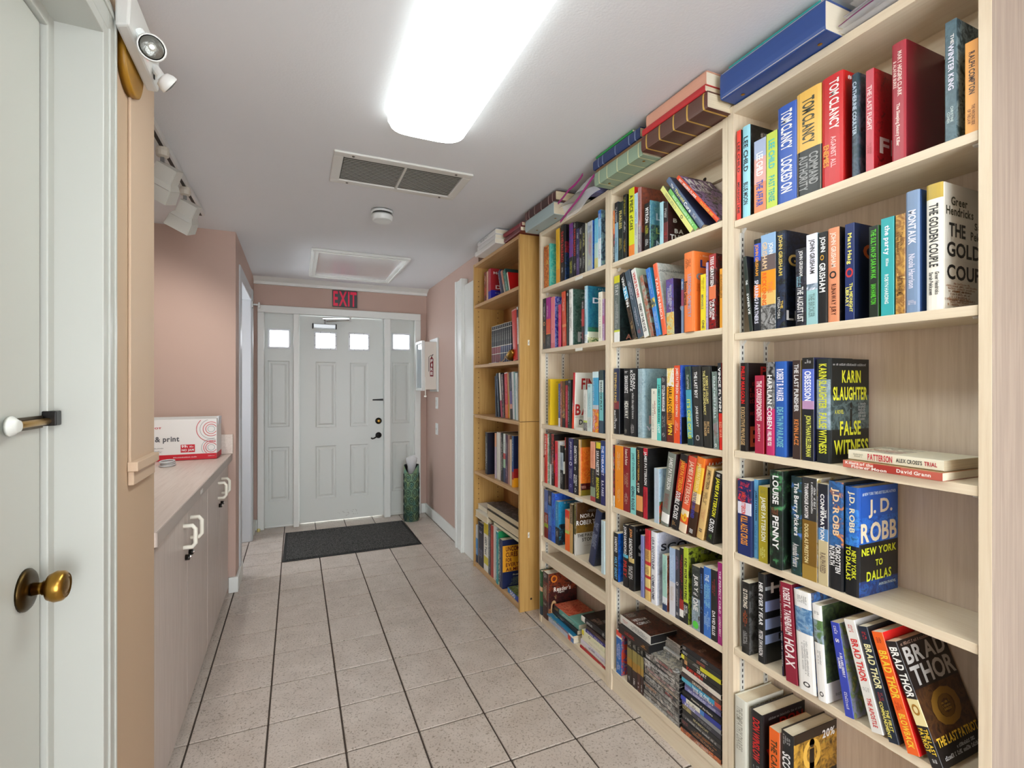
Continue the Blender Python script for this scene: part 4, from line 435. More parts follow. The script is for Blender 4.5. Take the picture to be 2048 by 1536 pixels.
["d",1,9510,12312,2380,256,1508,980,0.0,"dcd8d0","~/c83a3a/.05-.3/.3-.7; ~/555/.34-.95/.2-.8","*241512/5a2a1c/120a08","~/b8b0a8/.05-.5/.05-.2; VIETNAM/ddd/.1-.6/.3-.4; COMBAT/ddd/.1-.6/.45-.55","white-spined film set with a brown picture on top, film pair, middle pale bookcase",24],
["d",1,9510,11120,700,116,1484,980,0.0,"*6a6660/8a8680/c8c4be","~/ddd/.03-.97/.15-.85","333","","grey film case with smudged pale lettering, the middle film stack, bottom shelf, middle pale bookcase",25],
["d",1,9510,11124,820,116,1476,980,0.0,"*504a46/8a8680/c8c4be","~/d8ccc0/.03-.6/.15-.85; ~/a55/.65-.9/.2-.8","333","","brown-grey film case with a red patch, the middle film stack, bottom shelf, middle pale bookcase",25],
["d",1,9510,11117,940,116,1478,980,0.0,"*4a4c50/8a8680/c8c4be","~/e0d8d0/.03-.97/.15-.85","333","","slate film case with dense pale lettering, the middle film stack, bottom shelf, middle pale bookcase",25],
["d",1,9510,11123,1060,116,1490,980,0.0,"*3a3432/8a8680/c8c4be","~/d8884a/.03-.4/.15-.85; ~/bbb/.45-.95/.2-.8","333","","dark film case with orange lettering, the middle film stack, bottom shelf, middle pale bookcase",25],
["d",1,9510,11124,1180,116,1476,980,0.0,"*5a5450/8a8680/c8c4be","~/ccc/.03-.97/.15-.85","333","","taupe film case with grey lettering, the middle film stack, bottom shelf, middle pale bookcase",25],
["d",1,9510,11118,1300,116,1481,980,0.0,"*2f2f33/8a8680/c8c4be","~/e8e8e8/.03-.5/.1-.9; ~/c44/.55-.9/.2-.8","333","","charcoal film case with white then red lettering, the middle film stack, middle pale bookcase",25],
["d",1,9510,11121,1420,116,1481,980,0.0,"*5c5650/8a8680/c8c4be","~/e8c8a8/.03-.97/.15-.85","333","","tan-grey film case with peach lettering, the middle film stack, bottom shelf, middle pale bookcase",25],
["d",1,9510,11120,1540,116,1484,980,0.0,"*443c3c/8a8680/c8c4be","~/e0a8a8/.03-.9/.15-.85","333","","plum-grey film case with pink lettering, the middle film stack, bottom shelf, middle pale bookcase",25],
["d",1,9510,11130,1660,116,1463,980,0.0,"*38383c/8a8680/c8c4be","WWII/eee/.04-.2/.1-.9; ~/ddd/.26-.95/.15-.85","333","","dark film case lettered WWII, the middle film stack, bottom shelf, middle pale bookcase",25],
["d",1,9510,11117,1780,116,1478,980,0.0,"*504c4c/8a8680/c8c4be","~/fff/.03-.97/.15-.85","333","","mid-grey film case with bright white lettering, the middle film stack, bottom shelf, middle pale bookcase",25],
["d",1,9510,11122,1900,116,1479,980,0.0,"*3c3a3a/8a8680/c8c4be","WAR/eee/.05-.18/.1-.9; ~/e0c8c8/.24-.95/.2-.8","333","","dark film case lettered WAR, the middle film stack, bottom shelf, middle pale bookcase",25],
["d",1,9510,11120,2020,126,1484,980,0.0,"*58524e/8a8680/c8c4be","~/eee/.03-.2/.1-.9; ~/c66/.25-.95/.2-.8","*b8b0a0/555/ddd","","grey-brown film case with long red lettering, the middle film stack, bottom shelf, middle pale bookcase",25],
["d",1,9990,11452,2150,86,1112,835,0.0,"dcd8d0","~/666/.05-.9/.2-.8","ddd","","white slim case under the open magazine-like cases, the middle film stack, middle pale bookcase",25],
["d",1,10070,11521,2240,86,1103,755,0.0,"b8b4b0","~/777/.05-.9/.2-.8","ccc","","light grey slim case near the stack's top, the middle film stack, middle pale bookcase",25],
["d",1,10070,11507,2330,86,1101,755,0.0,"d4d0cc","~/888/.05-.9/.2-.8","ddd","","pale slim case second from the stack's top, the middle film stack, middle pale bookcase",25],
["d",1,10110,11542,2420,86,1096,715,0.0,"e0dcd8","~/777/.05-.9/.2-.8","*2a1a16/6a3a2c/140c0a","~/c89a8a/.1-.6/.3-.5","white slim case with brown picture, the middle film stack, bottom shelf, middle pale bookcase",25],
["d",1,9510,9615,700,116,1334,980,0.0,"*7a4a3a/c87040/3a2a28","~/e8ddd0/.3-.85/.2-.8","333","","russet film case at the stack's base, the right film stack, bottom shelf, middle pale bookcase",26],
["d",1,9510,9619,820,116,1342,980,0.0,"3a3030","~/e0a878/.2-.9/.2-.8","333","","dark film case with peach lettering, the right film stack, bottom shelf, middle pale bookcase",26],
["d",1,9510,9615,940,116,1334,980,0.0,"2c2a2a","~/d88848/.3-.95/.2-.8; ~/a66/.02-.2/.1-.9","333","","black film case with orange lettering, the right film stack, bottom shelf, middle pale bookcase",26],
["d",1,9510,9617,1060,116,1330,980,0.0,"4a4644","~/ddd/.1-.9/.3-.7","333","","grey film case with thin white lettering, the right film stack, bottom shelf, middle pale bookcase",26],
["d",1,9510,9614,1180,116,1332,980,0.0,"252628","SEABISCUIT/c8bc90/.3-.7/.25-.75","333","","black film case titled SEABISCUIT, the right film stack, bottom shelf, middle pale bookcase",26],
["d",1,9510,9616,1300,126,1337,980,0.0,"*a89868/4a4030/2a2622:.25,3a3a44","~/999/.3-.9/.2-.8","333","","film case with gold portrait end, the right film stack, bottom shelf, middle pale bookcase",26],
["d",1,9510,9616,1430,116,1337,980,0.0,"5a58a0:.15,7a7aa8:.5,8a8c90","MATRIX/e4e4f4/.08-.36/.15-.85","333","","violet film case titled MATRIX, the right film stack, bottom shelf, middle pale bookcase",26],
["d",1,9510,9619,1550,126,1342,980,0.0,"3a48b0:.14,e0dccc:.5,4a80c0:.6,2c3a90","~/667/.2-.4/.2-.7","333","","white and royal blue film case, the right film stack, bottom shelf, middle pale bookcase",26],
["d",1,9510,9614,1680,116,1332,980,0.0,"1e1d1f","Phantom of the Opera/e0d8c8/.25-.8/.2-.8","222","","black film case titled Phantom of the Opera, the right film stack, middle pale bookcase",26],
["d",1,9590,9638,1800,116,1230,980,0.0,"8080b8","~/e8e8f4/.1-.9/.25-.75","556","","periwinkle film case, lower of two, the right film stack, bottom shelf, middle pale bookcase",26],
["d",1,9590,9633,1920,116,1220,980,0.0,"6a6a9a","STEP BROTHERS/f0f0f4/.25-.8/.1-.9","445","","periwinkle film case titled STEP BROTHERS, the right film stack, bottom shelf, middle pale bookcase",26],
["d",1,9510,9619,2040,116,1342,980,0.0,"58b0cc:.25,3a98c0:.85,c05040","how to deal/e8f4f8/.3-.72/.15-.85","333","","sky blue film case titled how to deal, the right film stack, middle pale bookcase",26],
["d",1,9510,9622,2160,116,1347,980,0.0,"4a3a38","DRIVEN/d8ccb8/.3-.55/.2-.8; ~/c84/.8-.95/.2-.8","333","","brown film case above the sky blue one, the right film stack, middle pale bookcase",26],
["d",1,9510,9624,2280,126,1343,980,0.0,"e0d8cc","~/a88/.4-.7/.3-.7","999","","ivory film case, the right film stack, bottom shelf, middle pale bookcase",26],
["d",1,9510,9619,2410,116,1342,980,0.0,"24201f","SCARY MOVIE 4/e03a2a/.12-.55/.1-.9","222","","black film case titled SCARY MOVIE 4, the right film stack, bottom shelf, middle pale bookcase",26],
["d",1,9510,9616,2530,126,1337,980,0.0,"2c2a28:.06,c89868:.14,2a2826","ZELARY/e4e0d8/.4-.65/.15-.85","222","","black film case titled ZELARY, the right film stack, bottom shelf, middle pale bookcase",26],
["d",1,9510,9617,2660,116,1330,980,0.0,"d8d040:.08,6a5a2a:.16,3a3a32:.5,c8c030","~/ddd/.3-.5/.2-.8","333","","film case with yellow ends, the right film stack, bottom shelf, middle pale bookcase",26],
["d",1,9510,9615,2780,116,1334,980,0.0,"2a2a2c","~/e07050/.4-.62/.15-.85; ~/eee/.02-.16/.2-.8","222","","charcoal film case with an orange-red word, the right film stack, bottom shelf, middle pale bookcase",26],
["d",1,9510,9609,2900,126,1331,980,0.0,"222024","~/ccc/.44-.75/.2-.8; ~/e8e0d8/.02-.1/.2-.8","*2a1512/5a3424/140c0a","~/c8a090/.1-.4/.3-.4","black film case with a dark picture on top, the right film stack, middle pale bookcase",26],
["p",1,9390,16746,430,206,2033,1150,0.0,"*d0d4dc/a8b4c8/e4e0e0:.8,d84030:.9,5a80b8","~/89a/.1-.7/.2-.7","ccd","","pale blue thick book with red end, the left flat stack, bottom shelf, far pale bookcase",27],
["p",1,9350,16752,640,86,2109,1150,0.0,"2f80a8:.85,e8e8e8","~/d83a5a/.45-.85/.2-.8; ~/e8d830/.15-.4/.2-.8","2a7aa0","~/e8dc30/.1-.4/.1-.3","thin blue book with multicoloured lettering, the left flat stack, bottom shelf, far pale bookcase",27],
["h",1,9510,16676,730,196,2015,1150,0.0,"1c1c1e","~/ddd/.3-.5/.3-.7","222","","black hardcover in the middle, the left flat stack, bottom shelf, far pale bookcase",27],
["h",1,9550,16570,930,216,1878,1150,0.0,"2a1f1c:.24,5a9488","~/d8e8e0/.3-.92/.3-.75; ~/c8a850/.04-.2/.3-.7","*b04028/d87a5a/8a3020:.6,6a9a8c","","teal-green hardcover with a red picture on top, the left flat stack, far pale bookcase",27],
["p",1,9510,14655,430,86,1583,1150,0.0,"a8201c","~/ecc/.8-.9/.3-.7","a22","","thin red book, lowest, the right flat stack, bottom shelf, far pale bookcase",28],
["p",1,9510,14664,520,86,1599,1150,0.0,"ece4dc","~/732/.2-.95/.2-.6","ddd","","thin white book with dark red lettering, the right flat stack, bottom shelf, far pale bookcase",28],
["p",1,9510,14638,610,166,1549,1150,0.0,"d8d0d8","~/445/.35-.6/.3-.7; ~/99a/.65-.95/.2-.5","ddd","","lavender-white thick book with black lettering, the right flat stack, bottom shelf, far pale bookcase",28],
["p",1,9510,14596,780,196,1465,1099,0.0,"e8e2c8","~/ba9/.3-.8/.3-.6","ddc","","cream thick paperback below a yellow-tabbed one, the right flat stack, bottom shelf, far pale bookcase",28],
["p",1,9510,14580,980,176,1432,1074,0.0,"ecd838:.1,e4e0bc","O/6a5a20/.3-.38/.3-.8; ~/bba/.45-.9/.3-.6","ddc","","cream paperback with yellow tab, the right flat stack, bottom shelf, far pale bookcase",28],
["p",1,9510,14465,1160,116,1202,901,0.0,"3a3480","~/e4e0f0/.1-.9/.25-.75","334","","purple paperback with white lettering, the right flat stack, bottom shelf, far pale bookcase",28],
["p",1,9510,14462,1280,126,1195,897,0.0,"3a2622","~/a87/.5-.9/.3-.6","322","","dark brown thin paperback, the right flat stack, bottom shelf, far pale bookcase",28],
["h",1,9550,14654,1410,206,1480,1110,0.0,"e0dcd0:.16,1b1a1a","~/f0f0f0/.22-.5/.3-.7; ~/ddd/.88-.97/.1-.9","161414","~/eee/.3-.9/.45-.6; ~/a87/.1-.4/.3-.6","black library book with white label, uppermost, the right flat stack, bottom shelf, far pale bookcase",28],
["p",1,9060,20522,300,236,1378,1033,0.0,"2a80c8:.2,1a58b8:.8,2a30a0","500/f4f4f4/.2-.66/.1-.9","*1c2a20/8a9a50/223","~/ddc/.2-.8/.1-.3","blue book lying flat with 500 on its spine, a flat book, bottom shelf, oak bookcase",29],
["f",1,8980,24576,2850,356,1798,1000,0.0,"d8d4c4","","ddd8c8","","ivory-paged book, fore-edge outward, lower, the left pile on the standing books, bottom shelf, oak bookcase",30],
["f",1,9180,24922,3210,276,1436,1000,0.0,"dcd6c2","","d8d6cc","","ivory-paged book, fore-edge outward, upper, the left pile on the standing books, bottom shelf, oak bookcase",30],
["f",1,9060,21418,3003,156,3169,1000,0.0,"dcd4b4","","aa8","","cream-paged book, fore-edge outward, lowest, the right pile on the standing books, bottom shelf, oak bookcase",31],
["f",1,9060,21860,3163,416,4054,1000,0.0,"d8ccb0","","221","","thick book with black boards, fore-edge outward, the right pile, oak bookcase",31],
["f",1,9140,22053,3583,276,4090,1000,0.0,"e0cfa8","","*222/555/877","","cream-paged book with a dark picture cover, uppermost, the right pile, oak bookcase",31],
["p",0,9510,13110,700,276,1385,980,0.0,"e04a3a:.12,e8e4e0:.16,1d64b0","~/eef/.28-.68/.15-.85;~/eee/.74-.92/.2-.8","*c84a30/1d4a90/d8a040","@/f0b020/.3-.8/.5-.66","blue paperback with red top, bottom shelf, middle pale bookcase",32],
["d",0,9510,12554,700,241,1385,980,0.0,"1d1b19:.2,8a7a40:.42,a8782a:.6,2a1c18","~/ddc/.03-.15/.2-.8;~/eee/.8-.95/.3-.6","222","","first of the black film cases with gold strips, bottom shelf, middle pale bookcase",32],
["d",0,9510,12305,700,224,1385,980,0.0,"1d1b19:.18,948448:.44,a07830:.62,301c1a","~/ddc/.03-.15/.2-.8;~/eee/.8-.95/.3-.6","222","","second of the black film cases with gold strips, bottom shelf, middle pale bookcase",32],
["d",0,9510,12104,700,147,1385,980,0.0,"1d1b19:.18,8c7c42:.42,a87c30:.6,4a2a22","~/ddc/.03-.15/.2-.8;~/eee/.8-.95/.3-.6","222","","third of the black film cases with gold strips, bottom shelf, middle pale bookcase",32],
["d",0,9510,11951,700,134,1385,980,0.0,"1d1b19:.18,988a50:.44,a8843a:.6,3a2420","~/ddc/.03-.15/.2-.8;~/eee/.8-.95/.3-.6","222","","fourth of the black film cases with gold strips, bottom shelf, middle pale bookcase",32],
]

# ---------------------------------------------------------------- lettering from the built-in font
def glyphs(chars):
    obs = []
    for ch in chars:
        cu = bpy.data.curves.new('g', 'FONT'); cu.body = ch; cu.size = 1; cu.resolution_u = 3; cu.offset = .028
        o = bpy.data.objects.new('g', cu); COL.objects.link(o); obs.append((ch, o))
    dg = bpy.context.evaluated_depsgraph_get(); dg.update(); G = {}
    for ch, o in obs:
        me = o.evaluated_get(dg).to_mesh()
        vs = [(v.co.x, v.co.y) for v in me.vertices]; fs = [tuple(p.vertices) for p in me.polygons]
        if vs:
            x0 = min(v[0] for v in vs); x1 = max(v[0] for v in vs)
            G[ch] = ([(a-x0, b) for a, b in vs], fs, x1-x0)
        o.evaluated_get(dg).to_mesh_clear()
    for ch, o in obs:
        cu = o.data; bpy.data.objects.remove(o); bpy.data.curves.remove(cu)
    return G
EXTRA = 'EXITFIRE99NO JAM99&print1,000POT0123456789%'
CH = set(EXTRA)
for r in BOOKS:
    for q in (r[10], r[12]):
        for seg in q.split(';'): CH |= set(seg.split('/')[0])
CH -= set(' ~@')
GL = glyphs(sorted(CH))
def text2d(s, x0, x1, y0, y1, align=0):
    """polygons (list of verts, faces) of a word fitted into a rectangle"""
    vs, fs = [], []
    w, h = x1-x0, y1-y0
    if s == '~':
        rows = max(1, min(6, round(h/.0062))) if w > .012 else 1
        rh = h/rows*(.72 if rows > 1 else 1); rr = random.Random(int(abs(x0*7919+y1*104729)*1e4))
        n = max(4, min(34, int(w/(rh*.62)))); st = w/n
        for ro in range(rows):
            yb = y0+h-(ro+1)*h/rows+h/rows*.14*(rows > 1); i0 = rr.randint(0, n//4) if rows > 1 else 0
            for i in range(i0, n-i0):
                if i and rr.random() < .14: continue
                a = x0+i*st; b = a+st*.66; tt = yb+rh*(.72 if rr.random() < .5 else 1); k = len(vs); q = (b-a)*.36
                if rr.random() < .5:
                    vs += [(a, yb), (a+q, yb), (a+q, tt), (a, tt), (b-q, yb), (b, yb), (b, tt), (b-q, tt)]
                    fs += [(k, k+1, k+2, k+3), (k+4, k+5, k+6, k+7)]
                else:
                    e = (tt-yb)*.22
                    vs += [(a, yb), (a+q, yb), (a+q, tt), (a, tt), (a+q, tt-e), (b, tt-e), (b, tt), (a+q, tt), (a+q, yb), (b, yb), (b, yb+e), (a+q, yb+e)]
                    fs += [(k, k+1, k+2, k+3), (k+4, k+5, k+6, k+7), (k+8, k+9, k+10, k+11)]
        return vs, fs
    if s == '@':
        k = 20; c = ((x0+x1)/2, (y0+y1)/2); r1, r2 = w/2, h/2
        r1 = r2 = min(r1, r2)
        return [(c[0]+r1*math.cos(2*PI*i/k), c[1]+r2*math.sin(2*PI*i/k)) for i in range(k)], [tuple(range(k))]
    x = 0
    for ch in s:
        if ch in GL:
            g = GL[ch]; k = len(vs); vs += [(a+x, b) for a, b in g[0]]; fs += [tuple(i+k for i in f) for f in g[1]]; x += g[2]+.075
        else: x += .26
    if not vs: return [], []
    ylo = min(v[1] for v in vs); yhi = max(v[1] for v in vs); xw = max(v[0] for v in vs)
    sy = h/(yhi-ylo); sx = w/xw
    if sx > 1.7*sy: sx = 1.7*sy
    if sx < .3*sy: sy2 = sx/.3; y0 += (sy-sy2)*(yhi-ylo)/2; sy = sy2
    ox = x0+(w-xw*sx)/2 if align == 0 else x0
    return [(ox+a*sx, y0+(b-ylo)*sy) for a, b in vs], fs
# ---------------------------------------------------------------- books
def bands(spec):
    out = []
    for q in spec.split(','):
        q = q.strip()
        if ':' in q: c, f = q.rsplit(':', 1); out.append((c, float(f)))
        else: out.append((q, 1.0))
    return out
def at(bl, f):
    for c, e in bl:
        if f < e-1e-6: return c
    return bl[-1][0]
PIVOT = {}
def book(row):
    k, rx, X, Y, z, T, Hh, D, lean, bs, ts, cb, ct, label, gi = row
    X, Y, z, T, Hh, D = [q*1e-4*H for q in (X, Y, z, T, Hh, D)]
    name = {'d': 'dvd_case', 'h': 'hardcover_book', 'p': 'paperback_book', 'f': 'hardcover_book'}[k]
    e = bpy.data.objects.new(name, None); COL.objects.link(e); e.empty_display_size = .02
    tag(e, label, 'dvd case' if k == 'd' else 'book', GROUPS[gi])
    a = -math.radians(lean)
    if rx:
        e.location = (X, Y-Hh/2, z+T/2+.0003); e.rotation_euler = (-PI/2, 0, math.radians(random.uniform(-1.5, 1.5)) if k != 'f' else 0)
        if k == 'f': e.location = (X+D, Y-Hh/2, z+T/2+.0003); e.rotation_euler = (-PI/2, 0, 0)
    else:
        e.location = (X, Y, z+.0004); e.rotation_euler = (a, 0, 0)
        if lean:
            e.location.z = z+.0005+T/2*abs(math.sin(a))
    h = T/2-.0002; hc = k in 'hf'; t = .0022 if hc else (.0012 if k == 'd' else .0006)
    t = min(t, h*.4)
    if hc and h > .004:
        g = .0012; P = [(D, -h), (.009, -h), (.0062, -h+g), (.0034, -h), (.0008, -h*.72), (0, -h*.3), (0, h*.3), (.0008, h*.72), (.0034, h), (.0062, h-g), (.009, h), (D, h)]; spine = range(3, 8)
    else:
        c = min(.0011, h*.3); P = [(D, -h), (c, -h), (0, -h+c), (0, h-c), (c, h), (D, h)]; spine = range(1, 4)
    I = []
    for x, y in P: I.append((max(x, t) if x < D else D, max(-h+t, min(h-t, y))))
    if k == 'f':       # fore-edge outward: spine at the back
        P = [(-x, y) for x, y in P][::-1]; I = [(-x, y) for x, y in I][::-1]; P = [(x, -y) for x, y in P][::-1]; I = [(x, -y) for x, y in I][::-1]
        P = [(x, -y) for x, y in P]; I = [(x, -y) for x, y in I]
    bl = bands(bs); cl = bands(cb) if cb else [(bl[0][0], 1.0)]
    if cl[-1][1] < 1: cl.append((cl[-1][0], 1.0))
    cuts = sorted(set([0.0, 1.0]+[f for _, f in bl if f < 1]+[f for _, f in cl if f < 1]))
    keys = []
    def ki(s):
        if s not in keys: keys.append(s)
        return keys.index(s)
    mb = MB(); n = len(P)
    edge = ki(cl[-1][0] if hc else bl[-1][0])
    for li, f in enumerate(cuts):
        zz = Hh*(1-f)
        for x, y in P: mb.v.append((x, y, zz))
        for x, y in I: mb.v.append((x, y, zz))
    for li in range(len(cuts)-1):
        fm = (cuts[li]+cuts[li+1])/2; u, d = li*2*n, (li+1)*2*n
        sm, cm = ki(at(bl, fm)), ki(at(cl, fm))
        for j in range(n-1):
            mi = sm if j in spine else (cm if j < spine[0] or k == 'f' else sm)
            mb.f.append((u+j, d+j, d+j+1, u+j+1)); mb.m.append(mi)
            mb.f.append((u+n+j+1, d+n+j+1, d+n+j, u+n+j)); mb.m.append(edge)
        for j in (0, n-1):
            q = (u+j, u+n+j, d+n+j, d+j); mb.f.append(q if j == 0 else q[::-1]); mb.m.append(cm)
    L = (len(cuts)-1)*2*n
    for j in range(n-1):
        mi = ki(at(bl, 0)) if j in spine else edge
        mb.f.append((j, j+1, n+j+1, n+j)); mb.m.append(mi); mb.f.append((L+j, L+n+j, L+n+j+1, L+j+1)); mb.m.append(edge)
    me = mb.mesh('cover', [ink(c) for c in keys]); o = bpy.data.objects.new('case' if k == 'd' else 'cover', me); COL.objects.link(o); o.parent = e
    # pages
    pb = MB(); ins = .0035 if hc else .0004
    sx = -1 if k == 'f' else 1
    if k == 'd': pb.box(.002, D-.001, -h+t+.0003, h-t-.0003, .001, Hh-.001); pm = plain('1a1a1c', .4)
    else:
        x0, x1 = sorted((sx*max(t+.0004, .002), sx*(D-ins))); pb.box(x0, x1, -h+t+.0001, h-t-.0001, ins, Hh-ins); pm = PAGE
    o = bpy.data.objects.new('inner_tray' if k == 'd' else 'page_block', pb.mesh('page_block', pm)); COL.objects.link(o); o.parent = e
    # lettering
    for src, kind in ((ts, 0), (ct, 1)):
        if not src: continue
        for seg in src.split(';'):
            p = seg.strip().split('/')
            if len(p) < 3: continue
            f0, f1 = map(float, p[2].split('-'))
            if kind == 0:
                w0, w1 = map(float, p[3].split('-')) if len(p) > 3 else (.22, .78)
                vs, fs = text2d(p[0], Hh*f0, Hh*f1, T*w0, T*w1)
                pts = [(-.0005, T/2-y, Hh-x) for x, y in vs]
            else:
                v0, v1 = map(float, p[3].split('-'))
                vs, fs = text2d(p[0], D*f0, D*f1, Hh*(1-v1), Hh*(1-v0))
                pts = [(x, -h-.0004, y) for x, y in vs]
            if not vs: continue
            lb = MB(); lb.v = pts; lb.f = fs; lb.m = [0]*len(fs)
            nm = 'front_lettering' if kind else 'spine_lettering'
            o = bpy.data.objects.new(nm, lb.mesh(nm, plain(p[1], .4))); COL.objects.link(o); o.parent = e
    return e
for r in BOOKS: book(r)
# ================================================================ the room
CZ = 1.745                                                     # ceiling height
def struct(name, mb, mats, label=None, **kw):
    o = mb.build(name, mats, **kw); o['kind'] = 'structure'
    if label: o['label'] = label
    return o
# floor: grout bed with one slab per tile
floor = struct('floor', B(-1.0, 1.14, -1.3, 3.95, -.03, -.004), plain('453a33', .9, 0, .2, 300), 'pale speckled square floor tiles with dark grout joints')
def tile_mat():
    m, nt, b = new_mat('beige_tile'); L = nt.links.new
    tc = nt.nodes.new('ShaderNodeTexCoord'); oi = nt.nodes.new('ShaderNodeObjectInfo')
    n = nt.nodes.new('ShaderNodeTexNoise'); n.noise_dimensions = '4D'; n.inputs['Scale'].default_value = 120; n.inputs['Detail'].default_value = 5; n.inputs['Roughness'].default_value = .72
    n2 = nt.nodes.new('ShaderNodeTexNoise'); n2.noise_dimensions = '4D'; n2.inputs['Scale'].default_value = 9; n2.inputs['Detail'].default_value = 3
    mu = nt.nodes.new('ShaderNodeMath'); mu.operation = 'MULTIPLY'; mu.inputs[1].default_value = 50
    L(oi.outputs['Random'], mu.inputs[0]); L(mu.outputs[0], n.inputs['W']); L(mu.outputs[0], n2.inputs['W'])
    L(tc.outputs['Object'], n.inputs['Vector']); L(tc.outputs['Object'], n2.inputs['Vector'])
    r = nt.nodes.new('ShaderNodeValToRGB'); e = r.color_ramp.elements
    e[0].position = .36; e[0].color = rgb('857868'); e[1].position = .47; e[1].color = rgb('cdc1b7')
    r2 = nt.nodes.new('ShaderNodeValToRGB'); e = r2.color_ramp.elements; e[0].position = .3; e[0].color = (.82, .8, .78, 1); e[1].position = .7; e[1].color = (1, 1, 1, 1)
    L(n.outputs['Fac'], r.inputs['Fac']); L(n2.outputs['Fac'], r2.inputs['Fac'])
    mx = nt.nodes.new('ShaderNodeMix'); mx.data_type = 'RGBA'; mx.blend_type = 'MULTIPLY'; mx.inputs[0].default_value = 1
    L(r.outputs['Color'], mx.inputs[6]); L(r2.outputs['Color'], mx.inputs[7]); L(mx.outputs[2], b.inputs['Base Color'])
    b.inputs['Roughness'].default_value = .3
    bp = nt.nodes.new('ShaderNodeBump'); bp.inputs['Strength'].default_value = .15; bp.inputs['Distance'].default_value = .001
    L(n.outputs['Fac'], bp.inputs['Height']); L(bp.outputs['Normal'], b.inputs['Normal'])
    return m
TX, TY = .2006, .2066
tm = B(-TX/2+.0025, TX/2-.0025, -TY/2+.0025, TY/2-.0025, -.006, 0).mesh('tile', tile_mat(), H)
for i in range(-3, 8):
    for j in range(-2, 17):
        o = bpy.data.objects.new('tile', tm); COL.objects.link(o); o.parent = floor
        o.location = ((-.277+TX*(i+.5))*H, (2.648-TY*6.5+TY*(j-4+.0))*H, random.uniform(-.0003, .0003))
        b = o.modifiers.new('edge', 'BEVEL'); b.width = .002; b.segments = 1
ceiling = struct('ceiling', B(-1.0, 1.14, -1.3, 3.95, CZ, CZ+.05), CEILM, 'flat grey-white painted ceiling')
# rounded cove where ceiling meets the door wall
mb = MB(); pr = [(3.74, CZ), (3.75, CZ-.006), (3.775, CZ-.014), (3.795, CZ-.024), (3.80, CZ-.036), (3.80, CZ-.042), (3.83, CZ-.042)]
for a, c in zip(pr, pr[1:]): mb.quad((-.27, a[0], a[1]), (-.27, c[0], c[1]), (.94, c[0], c[1]), (.94, a[0], a[1]))
struct('trim_1', mb, TRIMWHITE, 'white rounded cove above the entrance door wall', smooth=True)
# walls
mb = MB(); mb.box(-.40, -.245, 3.82, 3.94, 0, CZ); mb.box(.89, .94, 3.82, 3.94, 0, CZ); mb.box(-.245, .89, 3.82, 3.94, 1.557, CZ)
struct('wall_far', mb, PINK, 'dusty pink wall around the entrance door')
struct('wall_right', B(.94, 1.14, 2.612, 3.95, 0, CZ), PINK, 'dusty pink wall with extinguisher cabinet and switches')
struct('wall_bookcase', B(1.0915, 1.14, -1.3, 2.612, 0, CZ), PINK, 'wall hidden behind the bookcases')
mb = MB(); mb.box(-1.0, -.3, -1.35, -1.3, 0, CZ); mb.box(.75, 1.14, -1.35, -1.3, 0, CZ); mb.box(-.3, .75, -1.35, -1.3, 0, .12); mb.box(-.3, .75, -1.35, -1.3, 1.40, CZ)  # wide opening added in the unseen back wall to let in fill daylight
struct('wall_back', mb, plain('d8d8d4', .7), 'white wall behind the camera with a wide opening added for fill daylight')
mb = MB(); mb.box(-1.0, -.27, 2.72, 2.80, 0, CZ); mb.box(-.38, -.27, 2.80, 2.93, 0, CZ); mb.box(-.38, -.27, 3.56, 3.82, 0, CZ); mb.box(-.38, -.27, 2.93, 3.56, 1.56, CZ)
struct('wall_alcove', mb, PINK, 'dusty pink wall behind the paper box on the counter')
mb = MB(); mb.box(-1.05, -1.0, -1.3, 2.90, 0, CZ); mb.box(-1.05, -1.0, 2.90, 3.75, 0, .75); mb.box(-1.05, -1.0, 2.90, 3.75, 1.45, CZ); mb.box(-1.05, -1.0, 3.75, 3.95, 0, CZ); mb.box(-1.0, -.40, 3.90, 3.95, 0, CZ)
struct('wall_side', mb, plain('b8b8b8', .7), 'left side wall of the alcove and the side room')
w3 = thing('window_3', 'window of the side room beyond the left doorway', 'window', (-1.02, 3.32, .55), kind='structure')
mb = MB(); mb.box(-1.045, -1.0, 2.90, 3.00, .75, 1.45); mb.box(-1.045, -1.0, 3.65, 3.75, .75, 1.45); mb.box(-1.045, -1.0, 3.00, 3.65, .75, .80); mb.box(-1.045, -1.0, 3.00, 3.65, 1.40, 1.45); mb.build('window_frame', TRIMWHITE, w3)
mb = MB(); mb.box(-1.0, -.29, .986, 1.32, 0, CZ); mb.box(-.40, -.29, -1.3, .15, 0, CZ); mb.box(-.40, -.29, .15, 1.0, 1.58, CZ)
struct('wall_left', mb, PEACH, 'peach painted wall between the white door and the counter')
# baseboards
def baseboard(name, mb, label): return struct(name, mb, TRIMWHITE, label, bevel=.004)
baseboard('baseboard_right', B(.928, .94, 2.935, 3.82, 0, .075), 'white baseboard under the pink right wall')
mb = MB(); mb.box(.895, .928, 3.808, 3.82, 0, .075); baseboard('baseboard_far', mb, 'short white baseboard by the umbrella stand')
mb = MB(); mb.box(-.30, -.258, 2.708, 2.72, 0, .075); mb.box(-.27, -.258, 2.72, 2.94, 0, .075)
baseboard('baseboard_left', mb, 'white baseboard turning the corner beside the cabinets')
mb = MB(); mb.box(-.258, -.247, 3.80, 3.82, 0, .075); mb.box(-.27, -.258, 3.69, 3.82, 0, .075)
baseboard('baseboard_corner', mb, 'short white baseboard left of the entrance frame')
